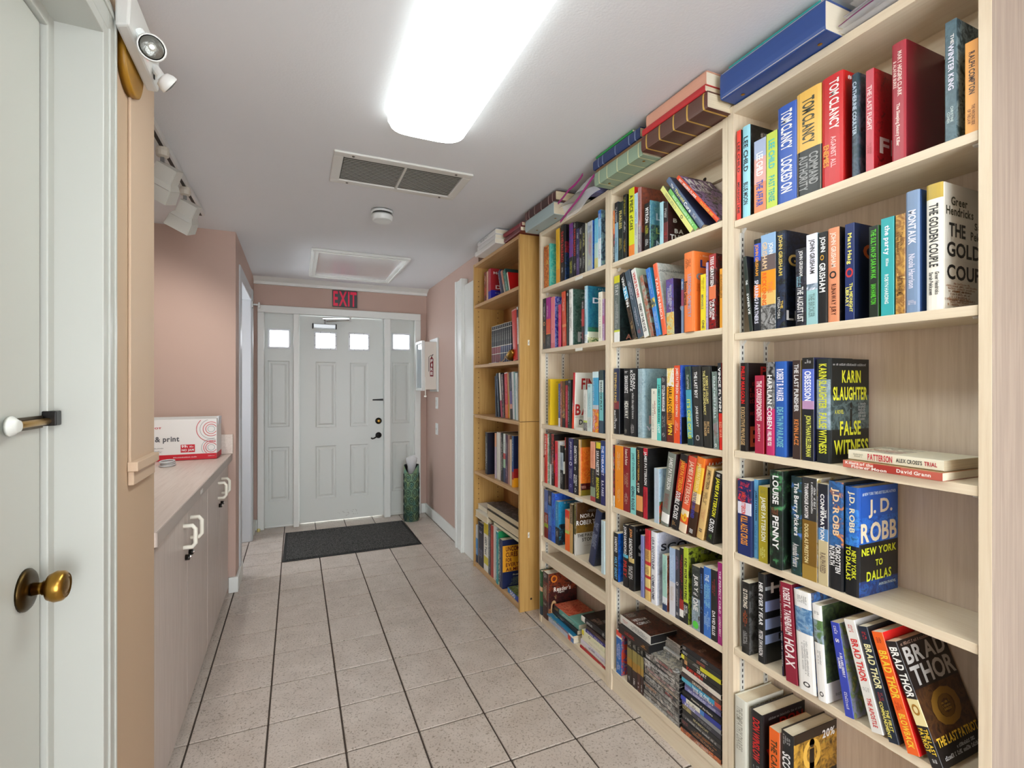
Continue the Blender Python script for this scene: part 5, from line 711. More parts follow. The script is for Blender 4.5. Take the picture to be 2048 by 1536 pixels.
# right doorway casing beside the oak bookcase
mb = MB(); mb.box(.905, .94, 2.80, 2.93, 0, 1.64); mb.box(.92, .94, 2.645, 2.80, 0, 1.60); mb.box(.898, .905, 2.80, 2.83, 0, 1.64); mb.box(.898, .905, 2.905, 2.93, 0, 1.64)
struct('trim_2', mb, TRIMWHITE, 'white doorway casing left of the oak bookcase', bevel=.004)
# side doorway in the left return wall
mb = MB(); mb.box(-.272, -.262, 2.86, 2.932, 0, 1.62); mb.box(-.272, -.258, 3.558, 3.63, 0, 1.62); mb.box(-.272, -.262, 2.932, 3.558, 1.545, 1.62)
mb.box(-.385, -.266, 2.925, 2.936, 0, 1.56); mb.box(-.385, -.264, 3.548, 3.5585, 0, 1.56); mb.box(-.385, -.266, 2.936, 3.548, 1.548, 1.562)
struct('trim_3', mb, plain('c0c3c6', .4), 'white casing of the side doorway in the left wall', bevel=.004)
c = MB(); c.box(-.252, -.215, 3.48, 3.50, 1.505, 1.515); c.box(-.222, -.21, 3.475, 3.505, 1.49, 1.525); c.box(-.258, -.25, 3.47, 3.51, 1.49, 1.53)
tag(c.build('door_hook', STEEL, bevel=.002), 'small metal hook on the side doorway casing', 'hook')
# ---------------------------------------------------------------- entrance door, sidelights, frame
mb = MB()
mb.box(-.247, .888, 3.79, 3.825, 1.506, 1.557); mb.box(-.247, -.204, 3.79, 3.825, 0, 1.506); mb.box(.842, .888, 3.79, 3.825, 0, 1.506)
mb.box(-.020, .018, 3.785, 3.85, 0, 1.506); mb.box(.610, .656, 3.785, 3.85, 0, 1.506)
mb.box(-.204, -.020, 3.83, 3.86, 0, .012); mb.box(.656, .842, 3.83, 3.86, 0, .012)
for a in ((-.25, -.197, 3.868, 3.90, 0, 1.557), (-.028, .027, 3.8705, 3.90, 0, 1.557), (.60, .664, 3.8705, 3.90, 0, 1.557), (.834, .892, 3.8755, 3.90, 0, 1.557), (-.197, .834, 3.8755, 3.90, 1.492, 1.557), (-.197, .834, 3.8755, 3.90, -.01, .022)): mb.box(*a)
struct('trim_4', mb, TRIMWHITE, 'white entrance frame with mullions beside the door', bevel=.006)
def slab_with_holes(mb, x0, x1, z0, z1, y0, y1, holes):
    """a door leaf with rectangular openings, made of strips"""
    zs = sorted(set([z0, z1]+[h[2] for h in holes]+[h[3] for h in holes]))
    for a, c in zip(zs, zs[1:]):
        cur = x0
        for h in sorted([h for h in holes if h[2] <= a+1e-6 and h[3] >= c-1e-6]):
            mb.box(cur, h[0], y0, y1, a, c); cur = h[1]
        mb.box(cur, x1, y0, y1, a, c)
def raised(x0, x1, z0, z1, y):
    """raised panel: sunk bevel, then a proud field"""
    mb = MB(); w = .012; d = .007
    def ring(i, yy): return [(x0+i, yy, z0+i), (x1-i, yy, z0+i), (x1-i, yy, z1-i), (x0+i, yy, z1-i)]
    R = [ring(0, y), ring(w*.7, y+d), ring(w*1.5, y+d), ring(w*2.6, y+.001), ]
    for a, c in zip(R, R[1:]):
        for i in range(4): mb.quad(a[i], a[(i+1) % 4], c[(i+1) % 4], c[i])
    mb.quad(*R[-1]); return mb
def raised_part(parent, x0, x1, z0, z1, y):
    o = raised(x0, x1, z0, z1, y).build('panel', DOORWHITE, parent)
GLASS, nt, b = new_mat('window_glass'); b.inputs['Roughness'].default_value = .02; b.inputs['Alpha'].default_value = .08; b.inputs['Base Color'].default_value = (.9, .95, .95, 1)
def lite(parent, x0, x1, z0, z1, y, screws=True):
    w = .013; mb = MB()
    mb.box(x0-w, x1+w, y-.012, y+.004, z1, z1+w); mb.box(x0-w, x1+w, y-.012, y+.004, z0-w, z0); mb.box(x0-w, x0, y-.012, y+.004, z0, z1); mb.box(x1, x1+w, y-.012, y+.004, z0, z1)
    f = mb.build('window_frame', plain('e2e6ea', .3), parent, bevel=.004)
    B(x0, x1, y+.006, y+.010, z0, z1).build('pane', GLASS, f)
    if screws:
        s = MB()
        for sx, sz in ((x0+.03, z1+w/2), (x1-.03, z1+w/2), (x0+.03, z0-w/2), (x1-.03, z0-w/2), (x0-w/2, z0+.02), (x0-w/2, z1-.02), (x1+w/2, z0+.02), (x1+w/2, z1-.02)):
            s.lathe((sx, y-.012, sz), [(.003, 0), (.002, .002)], 8, (0, -1, 0))
        s.build('screw_heads', plain('888888', .3, .8), f)
YD = 3.835
d1 = thing('door_1', 'white entrance door with two small windows and four raised panels', 'door', (.314, YD, 0), kind='structure')
W1 = (.129, .259, 1.273, 1.380); W2 = (.367, .493, 1.273, 1.380)
PN = [(.127, .268, .693, 1.172), (.365, .497, .693, 1.172), (.127, .268, .175, .560), (.365, .497, .175, .560)]
mb = MB(); slab_with_holes(mb, .020, .607, .012, 1.500, YD, YD+.032, [W1, W2]+PN)
for p in PN: mb.box(p[0], p[1], YD+.012, YD+.032, p[2], p[3])
mb.build('leaf', DOORWHITE, d1)
for p in PN: raised_part(d1, *p, YD)
lite(d1, *W1, YD); lite(d1, *W2, YD)
mb = MB(); mb.box(.110, .264, YD-.035, YD, 1.413, 1.446); cb_ = mb.build('door_closer', plain('c4c8cc', .25, .6), d1, bevel=.006)
mb = MB(); mb.box(.104, .112, YD-.037, YD, 1.411, 1.448); mb.box(.262, .270, YD-.037, YD, 1.411, 1.448); mb.build('end_cap', BLACKP, cb_, bevel=.003)
mb = MB(); mb.tube([(.19, YD-.02, 1.446), (.19, YD-.02, 1.475)], .008, 10); mb.tube([(.19, YD-.024, 1.474), (.175, YD-.04, 1.482), (.36, YD-.05, 1.490)], .006, 8); mb.tube([(.20, YD-.024, 1.465), (.36, YD-.05, 1.478)], .005, 8); mb.box(.355, .368, YD-.06, YD-.03, 1.468, 1.50)
mb.build('closer_arm', CHROME, cb_)
mb = MB().lathe((.572, YD, .731), [(.024, 0), (.024, .006), (.017, .012), (.013, .012), (.012, .02), (.004, .023)], 20, (0, -1, 0)); o = mb.build('deadbolt', [BLACKM], d1, smooth=True)
MB().lathe((.572, YD-.012, .731), [(.013, 0), (.013, .012), (.006, .017)], 18, (0, -1, 0)).build('thumb_turn', BRASS, o, smooth=True)
o = MB().lathe((.572, YD, .622), [(.023, 0), (.023, .006), (.015, .014), (.009, .016), (.009, .04)], 20, (0, -1, 0)).build('door_lever', BLACKM, d1, smooth=True)
MB().tube([(.572, YD-.038, .622), (.556, YD-.042, .618), (.535, YD-.042, .604), (.522, YD-.040, .600), (.514, YD-.036, .607)], .0055, 8).build('lever_handle', BLACKM, o, smooth=True)
mb = MB(); mb.hull([(.528, YD-.008, .886), (.606, YD-.012, .884), (.606, YD, .884), (.528, YD, .886)], [(.528, YD-.008, .896), (.606, YD-.012, .900), (.606, YD, .900), (.528, YD, .896)])
mb.build('latch_guard', BLACKP, d1, bevel=.002)
sc_ = MB()
for i in range(26):
    x = random.uniform(.27, .42); z = random.uniform(.035, .075); a = random.uniform(-.6, .6); l = random.uniform(.003, .011)
    sc_.quad((x, YD-.0006, z), (x+l*math.cos(a), YD-.0006, z+l*math.sin(a)), (x+l*math.cos(a), YD-.0006, z+l*math.sin(a)+.0015), (x, YD-.0006, z+.0015))
o = sc_.build('scuff_marks', plain('6a6a66', .8), d1); o['kind'] = 'stuff'
for nm, x0, x1, w, pans, lab in (('window_1', -.204, -.020, (-.172, -.052, 1.274, 1.388), [(-.185, -.045, .705, 1.176), (-.182, -.047, .182, .565)], 'white sidelight panel left of the entrance door'),
                          ('window_2', .656, .842, (.685, .803, 1.284, 1.392), [(.676, .812, .705, 1.18), (.676, .812, .182, .565)], 'white sidelight panel right of the entrance door')):
    s = thing(nm, lab, 'window', ((x0+x1)/2, YD, 0), kind='structure')
    mb = MB(); slab_with_holes(mb, x0, x1, .012, 1.506, YD+.005, YD+.035, [w]+pans)
    for p in pans: mb.box(p[0], p[1], YD+.017, YD+.035, p[2], p[3])
    mb.build('leaf', DOORWHITE, s)
    for p in pans: raised_part(s, *p, YD+.005)
    lite(s, *w, YD+.005, False)
# exit sign
ex = thing('exit_sign', 'black sign reading EXIT in red above the entrance door', 'sign', (.326, 3.818, 1.575))
B(.240, .414, 3.806, 3.8195, 1.577, 1.698).build('plate', plain('121218', .35), ex, bevel=.002)
vs, fs = text2d('EXIT', .246, .409, 1.583, 1.692); mb = MB(); mb.v = [(x, 3.8055, z) for x, z in vs]; mb.f = fs; mb.m = [0]*len(fs)
mb.build('exit_lettering', plain('e8184a', .4), ex)
# ---------------------------------------------------------------- fire extinguisher cabinet and switches on the right wall
fe = thing('extinguisher_cabinet', 'white fire extinguisher cabinet with a red FIRE emblem on the pink wall', 'cabinet', (.94, 3.56, .965))
B(.927, .9395, 3.45, 3.67, .955, 1.345).build('back_plate', WHITE, fe, bevel=.003)
B(.838, .927, 3.468, 3.655, .970, 1.315).build('body', plain('e0d8ce', .4), fe, bevel=.006)
mb = MB(); x0, x1 = .818, .840
mb.box(x0, x1, 3.462, 3.48, .962, 1.322); mb.box(x0, x1, 3.643, 3.661, .962, 1.322); mb.box(x0, x1, 3.48, 3.643, 1.302, 1.322); mb.box(x0, x1, 3.48, 3.643, .962, .982)
fd = mb.build('door', WHITE, fe, bevel=.004)
B(.826, .829, 3.48, 3.643, .982, 1.302).build('pane', plain('9aa4a8', .08), fd)
mb = MB(); mb.tube([(.843, 3.460, 1.06), (.843, 3.458, .932)], .0035, 8); mb.lathe((.843, 3.458, .922), [(.004, -.008), (.010, -.004), (.010, .004), (.004, .009)], 12); mb.build('pull_rod', plain('ece8e0', .3), fe)
mb = MB(); yy = 3.4655
mb.quad((.878, yy, 1.065), (.903, yy, 1.065), (.903, yy, 1.195), (.878, yy, 1.195)); mb.quad((.883, yy, 1.195), (.898, yy, 1.195), (.895, yy, 1.208), (.886, yy, 1.208))
mb.quad((.868, yy, 1.10), (.8715, yy, 1.10), (.8715, yy, 1.205), (.868, yy, 1.205), mi=1); mb.quad((.868, yy, 1.205), (.8715, yy, 1.205), (.886, yy, 1.215), (.886, yy, 1.22), mi=1); mb.quad((.886, yy, 1.213), (.9, yy, 1.226), (.904, yy, 1.222), (.89, yy, 1.209), mi=1)
em = mb.build('extinguisher_emblem', [plain('7a1420', .4), plain('2a1a18', .4)], fe)
mb = MB()
for i, ch in enumerate('FIRE'):
    vs, fs = text2d(ch, .882, .899, 1.166-.030*i, 1.188-.030*i); k = len(mb.v); mb.v += [(x, yy-.0008, z) for x, z in vs]; mb.f += [tuple(q+k for q in f) for f in fs]; mb.m += [0]*len(fs)
mb.build('fire_lettering', plain('f0ece8', .4), em)
for z, lab in ((.872, 'white double switch plate below the extinguisher cabinet'), (.683, 'white single switch plate, lower one on the pink wall')):
    s = thing('switch_plate', lab, 'switch', (.94, 3.5, z-.04), 'switch plates on the pink wall')
    B(.935, .9398, 3.468, 3.532, z-.042, z+.042).build('plate', WHITE, s, bevel=.003)
    mb = MB()
    for dz in ((-.016, .016) if z > .8 else (0,)): mb.box(.928, .936, 3.496, 3.504, z+dz-.007, z+dz+.007)
    mb.build('toggle', plain('d4d2cc', .4), s)
# ---------------------------------------------------------------- ceiling fittings
lp = thing('ceiling_light', 'large white wraparound fluorescent ceiling light', 'light', (.335, .95, CZ))
def lens(xa, xb, ya, yb):
    mb = MB(); rows = []
    for (ins, z, rr) in ((0, CZ-.002, .05), (0, CZ-.022, .05), (.006, CZ-.036, .05), (.022, CZ-.045, .05), (.06, CZ-.050, .03)):
        ring = []
        for cx, cy, a0 in ((xb, yb, 0), (xa, yb, 90), (xa, ya, 180), (xb, ya, 270)):
            sx = 1 if cx == xb else -1; sy = 1 if cy == yb else -1
            c0 = (cx-sx*(ins+rr), cy-sy*(ins+rr))
            for k in range(6):
                a = math.radians(a0+90*k/5); ring.append((c0[0]+rr*math.cos(a), c0[1]+rr*math.sin(a), z))
        rows.append(ring)
    n = len(rows[0])
    for r in rows: mb.v += r
    for i in range(len(rows)-1):
        for k in range(n): mb.f.append((i*n+k, i*n+(k+1) % n, (i+1)*n+(k+1) % n, (i+1)*n+k)); mb.m.append(1 if i < 2 else 0)
    mb.f.append(tuple((len(rows)-1)*n+k for k in range(n))); mb.m.append(0); return mb
LENS = [emit('fluorescent_diffuser', (.93, 1, .97, 1), LAMP_POWER), emit('fluorescent_diffuser_side', (.93, 1, .97, 1), LAMP_POWER*.3)]
lens(.226, .444, .50, 1.40).build('diffuser', LENS, lp)
B(.24, .43, .52, 1.38, CZ-.004, CZ-.0005).build('housing', WHITE, lp)
lp2 = thing('ceiling_light', 'added second fluorescent fill light, unseen behind the camera', 'light', (.335, -.6, CZ))  # unseen fixture, added to even out the light from behind
lens(.226, .444, -1.05, -.20).build('diffuser', LENS, lp2); B(.24, .43, -1.03, -.22, CZ-.004, CZ-.0005).build('housing', WHITE, lp2)
vt = thing('ceiling_vent', 'white ceiling vent grille with dark slots and two sections', 'vent', (.34, 1.765, CZ))
xa, xb, ya, yb = .108, .572, 1.637, 1.892; w = .032
B(xa+w, xb-w, ya+w, yb-w, CZ-.0012, CZ-.0004).build('duct_opening', plain('17140f', .9), vt)
mb = MB(); mb.box(xa, xb, ya, ya+w, CZ-.008, CZ); mb.box(xa, xb, yb-w, yb, CZ-.008, CZ); mb.box(xa, xa+w, ya+w, yb-w, CZ-.008, CZ); mb.box(xb-w, xb, ya+w, yb-w, CZ-.008, CZ)
mb.build('frame', plain('d2d0ca', .4), vt, bevel=.005)
B((xa+xb)/2-.004, (xa+xb)/2+.004, ya+w, yb-w, CZ-.009, CZ-.001).build('divider', plain('c8c6be', .4), vt)
n = 16; sl = MB().hull([(-.198, -.0026, 0), (.198, -.0026, 0), (.198, -.0022, .0012), (-.198, -.0022, .0012)], [(-.198, .0018, 0), (.198, .0018, 0), (.198, .0022, .0012), (-.198, .0022, .0012)]).mesh('slat', plain('a8a69e', .5), H)
for i in range(n):
    o = bpy.data.objects.new('slat', sl); COL.objects.link(o); o.parent = vt
    o.location = Vector((0, ya+w+(yb-ya-2*w)*(i+.5)/n-1.765, -.0050))*H
s = MB()
for sx in (xa+.06, xb-.06):
    for sy in (ya+w/2, yb-w/2): s.lathe((sx, sy, CZ-.008), [(.005, 0), (.003, .002)], 10, (0, 0, -1))
s.build('screw_heads', plain('6a6660', .4, .8), vt)
ht = thing('ceiling_hatch', 'white framed ceiling access hatch with a shiny panel', 'hatch', (.343, 3.2, CZ))
xa, xb, ya, yb = .074, .612, 2.86, 3.56; w = .04
B(xa+w-.004, xb-w+.004, ya+w-.004, yb-w+.004, CZ-.003, CZ-.0004).build('panel', plain('d8d4d4', .16, .35, .25, 9), ht)
mb = MB()
for a in ((xa, xb, ya, ya+w), (xa, xb, yb-w, yb), (xa, xa+w, ya+w, yb-w), (xb-w, xb, ya+w, yb-w)): mb.box(*a, CZ-.014, CZ)
for a in ((xa+.01, xb-.01, ya+.01, ya+.02), (xa+.01, xb-.01, yb-.02, yb-.01), (xa+.01, xa+.02, ya+.02, yb-.02), (xb-.02, xb-.01, ya+.02, yb-.02)): mb.box(*a, CZ-.02, CZ-.013)
mb.build('frame', TRIMWHITE, ht, bevel=.004)
sm = thing('smoke_detector', 'round white smoke detector on the ceiling past the vent', 'smoke detector', (.335, 2.14, CZ))
MB().lathe((.335, 2.14, CZ), [(.046, 0), (.046, .010), (.044, .012)], 28, (0, 0, -1)).build('base', WHITE, sm, smooth=True)
MB().lathe((.335, 2.14, CZ-.012), [(.040, 0), (.040, .008)], 28, (0, 0, -1)).build('vent_ring', plain('6a6a68', .6), sm, smooth=True)
MB().lathe((.335, 2.14, CZ-.019), [(.044, 0), (.046, .008), (.042, .022), (.036, .027)], 28, (0, 0, -1)).build('cap', WHITE, sm, smooth=True)
for k in range(10):
    a = k*PI/5; MB().box(-.002, .002, -.002, .002, 0, .0075)
# track lighting over the counter
TXX = -.374
tr = thing('track_light', 'white track lighting with flared spot heads above the counter', 'light', (TXX, 2.0, CZ))
mb = MB(); mb.box(TXX-.013, TXX+.013, 1.45, 2.46, CZ-.020, CZ); mb.build('rail', plain('d2d2d0', .35), tr, bevel=.002)
B(TXX-.005, TXX+.005, 1.46, 2.45, CZ-.0212, CZ-.0195).build('slot', plain('2a221e', .6), tr)
for yy, ang in ((1.80, 22), (2.13, 22)):
    hd = MB(); hd.lathe((TXX, yy, CZ-.020), [(.016, 0), (.018, .012), (.016, .026), (.008, .030)], 14, (0, 0, -1)); 
    cn = hd.build('connector', plain('c8c0b2', .45), tr)
    MB().box(TXX-.005, TXX+.005, yy-.006, yy+.006, CZ-.105, CZ-.045).build('stem', plain('8a8a88', .4, .5), cn)
    R = Matrix.Rotation(math.radians(27), 4, 'Y') @ Matrix.Rotation(math.radians(ang), 4, 'X')
    C0 = Vector((TXX+.022, yy-.01, CZ-.078))
    def sq(r, d): return [tuple(C0+R @ Vector((sx*r, sy*r, -d))) for sx, sy in ((-1, -1), (1, -1), (1, 1), (-1, 1))]
    hh = MB(); secs = [(.026, 0), (.027, .046), (.036, .062), (.039, .105)]
    for p, q in zip(secs, secs[1:]):
        a, b2 = sq(*p), sq(*q)
        for i in range(4): hh.quad(a[i], a[(i+1) % 4], b2[(i+1) % 4], b2[i])
    hh.quad(*sq(*secs[0]))
    h_ = hh.build('lamp_head', plain('c6c4bc', .5), tr); sol = h_.modifiers.new('t', 'SOLIDIFY'); sol.thickness = .003
    MB().quad(*sq(.034, .092)).build('lamp_face', plain('f0e8d8', .4), h_)
    sp = bpy.data.lights.new('track_spot', 'SPOT'); sp.energy = TRACK_POWER; sp.spot_size = 2.4; sp.spot_blend = .6; sp.shadow_soft_size = .04; sp.color = (1, .95, .88)
    so = bpy.data.objects.new('track_spot', sp); COL.objects.link(so); so.location = (C0+R @ Vector((0, 0, -.100)))*H; so.rotation_euler = R.to_euler()
# emergency light on the peach wall
eg = thing('emergency_light', 'white twin-lamp emergency light on the peach wall', 'light', (-.274, 1.09, 1.58))
mb = MB(); mb.hull([(-.2735, 1.00, 1.592), (-.252, .99, 1.592), (-.252, 1.185, 1.585), (-.2735, 1.185, 1.585)], [(-.2735, 1.00, 1.668), (-.248, .99, 1.66), (-.248, 1.17, 1.655), (-.2735, 1.17, 1.668)])
mb.build('body', plain('d8d8d4', .35), eg, bevel=.006)
for (yy, ax, xx, rr) in ((1.022, (.25, -.9, -.3), -.228, .0215), (1.13, (.75, .45, -.5), -.226, .0185)):
    c = Vector((xx, yy, 1.580)); a = Vector(ax).normalized(); q = rr/.034
    MB().tube([(-.249, yy+.01, 1.61), tuple(c-a*.012)], .008, 10).build('lamp_neck', WHITE, eg)
    l = MB().lathe(tuple(c-a*.026*q), [(.010*q, 0), (.026*q, .006*q), (.033*q, .022*q), (.034*q, .034*q), (.030*q, .035*q)], 22, tuple(a)).build('lamp_head', plain('dededa', .35), eg, smooth=True)
    ln = MB().lathe(tuple(c+a*.0088*q), [(.030*q, 0), (.024*q, .003*q), (.012*q, .005*q), (.006*q, .004*q)], 22, tuple(a)).build('lamp_lens', plain('6a6a64', .2, .5, .4, 150), l, smooth=True)
    MB().lathe(tuple(c+a*.0135*q), [(.010*q, 0), (.006*q, .002*q)], 14, tuple(a)).build('bulb', plain('b8b8b0', .2, .3), l)
MB().lathe((-.2505, 1.10, 1.603), [(.0025, 0), (.0018, .002)], 8, (1, 0, 0)).build('indicator', emit('red_indicator', (1, .05, .08, 1), 3), eg)
mb = MB(); mb.box(-.2515, -.2498, 1.055, 1.060, 1.605, 1.613); mb.box(-.2515, -.2498, 1.14, 1.145, 1.590, 1.598); mb.build('test_slot', BLACKP, eg)
# amber disc coloured as the shadow and old-paint mark behind the emergency light
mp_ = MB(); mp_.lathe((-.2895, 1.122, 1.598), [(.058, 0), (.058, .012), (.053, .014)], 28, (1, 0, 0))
tag(mp_.build('wall_mark', plain('a87a1c', .45), smooth=True), 'round amber mark of shadow and old paint behind the emergency light', 'plate')
# peach window panel with sill on the left wall
pw = thing('wall_panel', 'peach painted panel with a sill on the left wall', 'panel', (-.29, 1.24, .81))
B(-.2895, -.285, 1.133, 1.298, .850, CZ-.003).build('casing', plain('c9b096', .6, 0, .1, 260, .03), pw, bevel=.0015)
mb = MB(); mb.box(-.2895, -.273, 1.128, 1.285, .838, .856); mb.box(-.2895, -.280, 1.132, 1.282, .812, .838); mb.build('sill', plain('c9b096', .6, 0, .1, 260, .03), pw, bevel=.002)
# ---------------------------------------------------------------- near left door
mb = MB(); mb.box(-.2895, -.277, .984, 1.024, 0, 1.625); mb.box(-.278, -.2745, .984, .991, 0, 1.575); mb.box(-.278, -.2745, 1.012, 1.019, 0, 1.612)
mb.box(-.2895, -.277, .05, .984, 1.572, 1.625); mb.box(-.278, -.2745, .05, 1.012, 1.604, 1.612)
mb.box(-.40, -.2775, .965, .986, 0, 1.58); mb.box(-.40, -.2775, .05, .966, 1.555, 1.58); mb.box(-.375, -.338, .945, .966, 0, 1.557); mb.box(-.375, -.338, .05, .946, 1.535, 1.557)
mb.box(-.2895, -.277, .05, .16, 0, 1.572)
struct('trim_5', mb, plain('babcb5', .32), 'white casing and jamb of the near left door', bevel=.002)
d2 = thing('door_2', 'near white door with brass knob and slide bolt', 'door', (-.365, .55, 0), kind='structure')
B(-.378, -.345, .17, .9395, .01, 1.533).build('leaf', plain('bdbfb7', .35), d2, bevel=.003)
KX = -.345
k_ = MB().lathe((KX, .895, .716), [(.029, 0), (.029, .003), (.026, .006), (.020, .008), (.013, .009)], 26, (1, 0, 0)).build('rosette', BRASSD, d2, smooth=True)
MB().lathe((KX+.008, .895, .716), [(.009, 0), (.008, .010), (.010, .012), (.010, .015), (.0175, .018), (.0215, .026), (.0205, .034), (.0165, .038), (.0155, .037), (.012, .0385), (.011, .0375), (.006, .039)], 26, (1, 0, 0)).build('door_knob', BRASS, k_, smooth=True)
bt = MB(); bt.box(KX, KX+.004, .845, .938, .938, .956); bt = bt.build('slide_bolt', BRASSD, d2, bevel=.001)
MB().tube([(KX+.007, .85, .947), (KX+.007, .948, .947)], .005, 10).build('bolt_bar', BRASS, bt, smooth=True)
MB().lathe((KX+.004, .842, .947), [(.013, 0), (.0135, .004), (.009, .009), (.007, .012)], 16, (1, 0, 0)).build('painted_knob', plain('d8dad4', .4), bt, smooth=True)
tag(B(-.345, -.328, .943, .962, .940, .962).build('bolt_keeper', BLACKM, bevel=.002), 'small black bolt keeper on the white door stop', 'latch')
# ---------------------------------------------------------------- counter and cabinets
def counter_cab(y0, y1, label):
    c = thing('base_cabinet', label, 'cabinet', (-.5, (y0+y1)/2, .04), 'base cabinets under the counter')
    mb = MB(); mb.box(-.94, -.318, y0, y1, .05, .585); mb.box(-.90, -.36, y0+.004, y1-.004, 0, .05); mb.build('body', DOORLAM, c)
    mid = (y0+y1)/2+.02
    for a, b_, hy, ly in ((y0+.002, mid-.001, mid-.055, mid-.025), (mid+.001, y1-.003, mid+.050, mid+.025)):
        d = B(-.316, -.300, a, b_, .030, .622).build('door', DOORLAM, c, bevel=.0012)
        s = MB(); x = -.300; z0, z1 = .530, .592
        s.tube([(x, hy, z1), (x+.022, hy, z1), (x+.030, hy, z1-.010), (x+.030, hy, z0+.010), (x+.022, hy, z0), (x, hy, z0)], .006, 8)
        s.build('handle', plain('ece8da', .35), d, smooth=True)
        l = MB().lathe((x, ly, .492), [(.0085, 0), (.0085, .010), (.006, .012)], 14, (1, 0, 0)); l.build('lock', plain('3a3836', .25, .9), d, smooth=True)
        MB().lathe((x+.012, ly, .4925), [(.005, 0), (.004, .003)], 12, (1, 0, 0)).build('lock_face', CHROME, d)
    return c
counter_cab(1.335, 2.105, 'ash grey double-door cabinet nearer the camera with white handles')
counter_cab(2.107, 2.705, 'ash grey double-door cabinet nearer the pink wall')
mb = MB(); mb.box(-.94, -.319, 2.7055, 2.7190, .001, .635); tag(mb.build('filler_panel', PINK), 'narrow pink strip between the cabinet and wall corner', 'panel')
ct_ = thing('countertop', 'long pale laminate countertop over the grey cabinets', 'counter', (-.6, 2.0, .636))
B(-.998, -.287, 1.3205, 2.715, .638, .672).build('top', COUNTER, ct_, bevel=.003)
B(-.2872, -.284, 1.3205, 2.715, .639, .671).build('edge_band', plain('b0a49c', .4), ct_)
B(-.998, -.280, 2.700, 2.7195, .6725, .765).build('end_splash', COUNTER, ct_, bevel=.002)
B(-.2842, -.2832, 1.86, 1.90, .648, .660).build('tag_plate', plain('d8d2cc', .3), ct_)
# open paper box
bx = thing('paper_box', 'open white copy paper box with red base stripe and circle print', 'box', (-.55, 2.61, .6725))
x0, x1, y0, y1, z0, z1 = -.785, -.327, 2.545, 2.690, .6728, .852; t = .004
card = plain('e6e4e2', .6); mb = MB()
mb.box(x0, x1, y0, y0+t, z0, z1); mb.box(x0, x1, y1-t, y1, z0, z1+.004); mb.box(x0, x0+t, y0+t, y1-t, z0, z1); mb.box(x1-t, x1, y0+t, y1-t, z0, z1); mb.box(x0, x1, y0, y1, z0, z0+.003)
mb.build('carton', card, bx)
mb = MB(); mb.hull([(x1-t, y0+.03, z1-.03), (x1+.001, y0+.03, z1-.03), (x1+.001, y1-.01, z1-.03), (x1-t, y1-.01, z1-.03)], [(x1-t, y0+.035, z1+.010), (x1+.004, y0+.035, z1+.010), (x1+.004, y1-.02, z1+.006), (x1-t, y1-.02, z1+.006)]); mb.build('end_flap', plain('e2e4ea', .6), bx)
red = plain('c8182c', .5); yy = y0-.0006; mb = MB()
mb.quad((x0, yy, z0+.001), (x1, yy, z0+.001), (x1, yy, z0+.026), (x0, yy, z0+.026)); mb.quad((x1+.0006, y0, z0+.001), (x1+.0006, y1, z0+.001), (x1+.0006, y1, z0+.026), (x1+.0006, y0, z0+.026))
mb.quad((-.463, yy, z0+.034), (-.410, yy, z0+.034), (-.410, yy, z0+.068), (-.463, yy, z0+.068)); mb.build('red_print', red, bx)
gr = plain('5a5a60', .5); pr = MB()
def put(mbx, s, xa, xb, za, zb, mi):
    vs, fs = text2d(s, xa, xb, za, zb); k = len(mbx.v); mbx.v += [(x, yy-.0006, z) for x, z in vs]; mbx.f += [tuple(q+k for q in f) for f in fs]; mbx.m += [mi]*len(fs)
put(pr, '& print', -.556, -.468, z0+.076, z0+.106, 0); put(pr, 'POT', -.566, -.533, z0+.139, z0+.147, 1); put(pr, '99', -.460, -.442, z0+.054, z0+.066, 2); put(pr, '~', -.440, -.414, z0+.055, z0+.062, 2); put(pr, 'NO JAM', -.459, -.414, z0+.037, z0+.049, 2)
put(pr, '~', -.578, -.525, z0+.054, z0+.058, 0); put(pr, '~', -.578, -.53, z0+.036, z0+.046, 0); put(pr, '~', -.49, -.40, z0+.011, z0+.015, 2); put(pr, '~', -.36, -.335, z0+.013, z0+.016, 2)
for cx, cz, rs in ((-.348, z0+.134, (.012, .02, .03, .042, .055)), (-.348, z0+.052, (.012, .02, .028, .036))):
    for q, r_ in enumerate(rs):
        k0 = None
        for i in range(40):
            a0, a1 = 2*PI*i/40, 2*PI*(i+1)/40
            P4 = [(cx+rr*math.cos(a), yy-.0006, cz+rr*math.sin(a)) for rr, a in ((r_, a0), (r_, a1), (r_+.0022, a1), (r_+.0022, a0))]
            if max(p[0] for p in P4) < x1-.001 and z0+.027 < min(p[2] for p in P4) and max(p[2] for p in P4) < z1-.003: pr.quad(*P4, mi=3 if q % 3 == 0 else 1)
pr.build('box_lettering', [gr, red, plain('f4f0f0', .5), plain('a8a8a8', .5)], bx)['kind'] = 'stuff'
cd = MB()
for r_, z, cx in ((.021, .6765, -.462), (.018, .6835, -.460), (.020, .6905, -.463)):
    cd.tube([(cx-.02+r_*1.2*math.cos(2*PI*i/24), 2.40+r_*2.2*math.sin(2*PI*i/24), z) for i in range(25)], .0035, 6)
tag(cd.build('power_cord', plain('c4c6c8', .4), smooth=True), 'coiled grey-white cord on the counter in front of the box', 'cord')
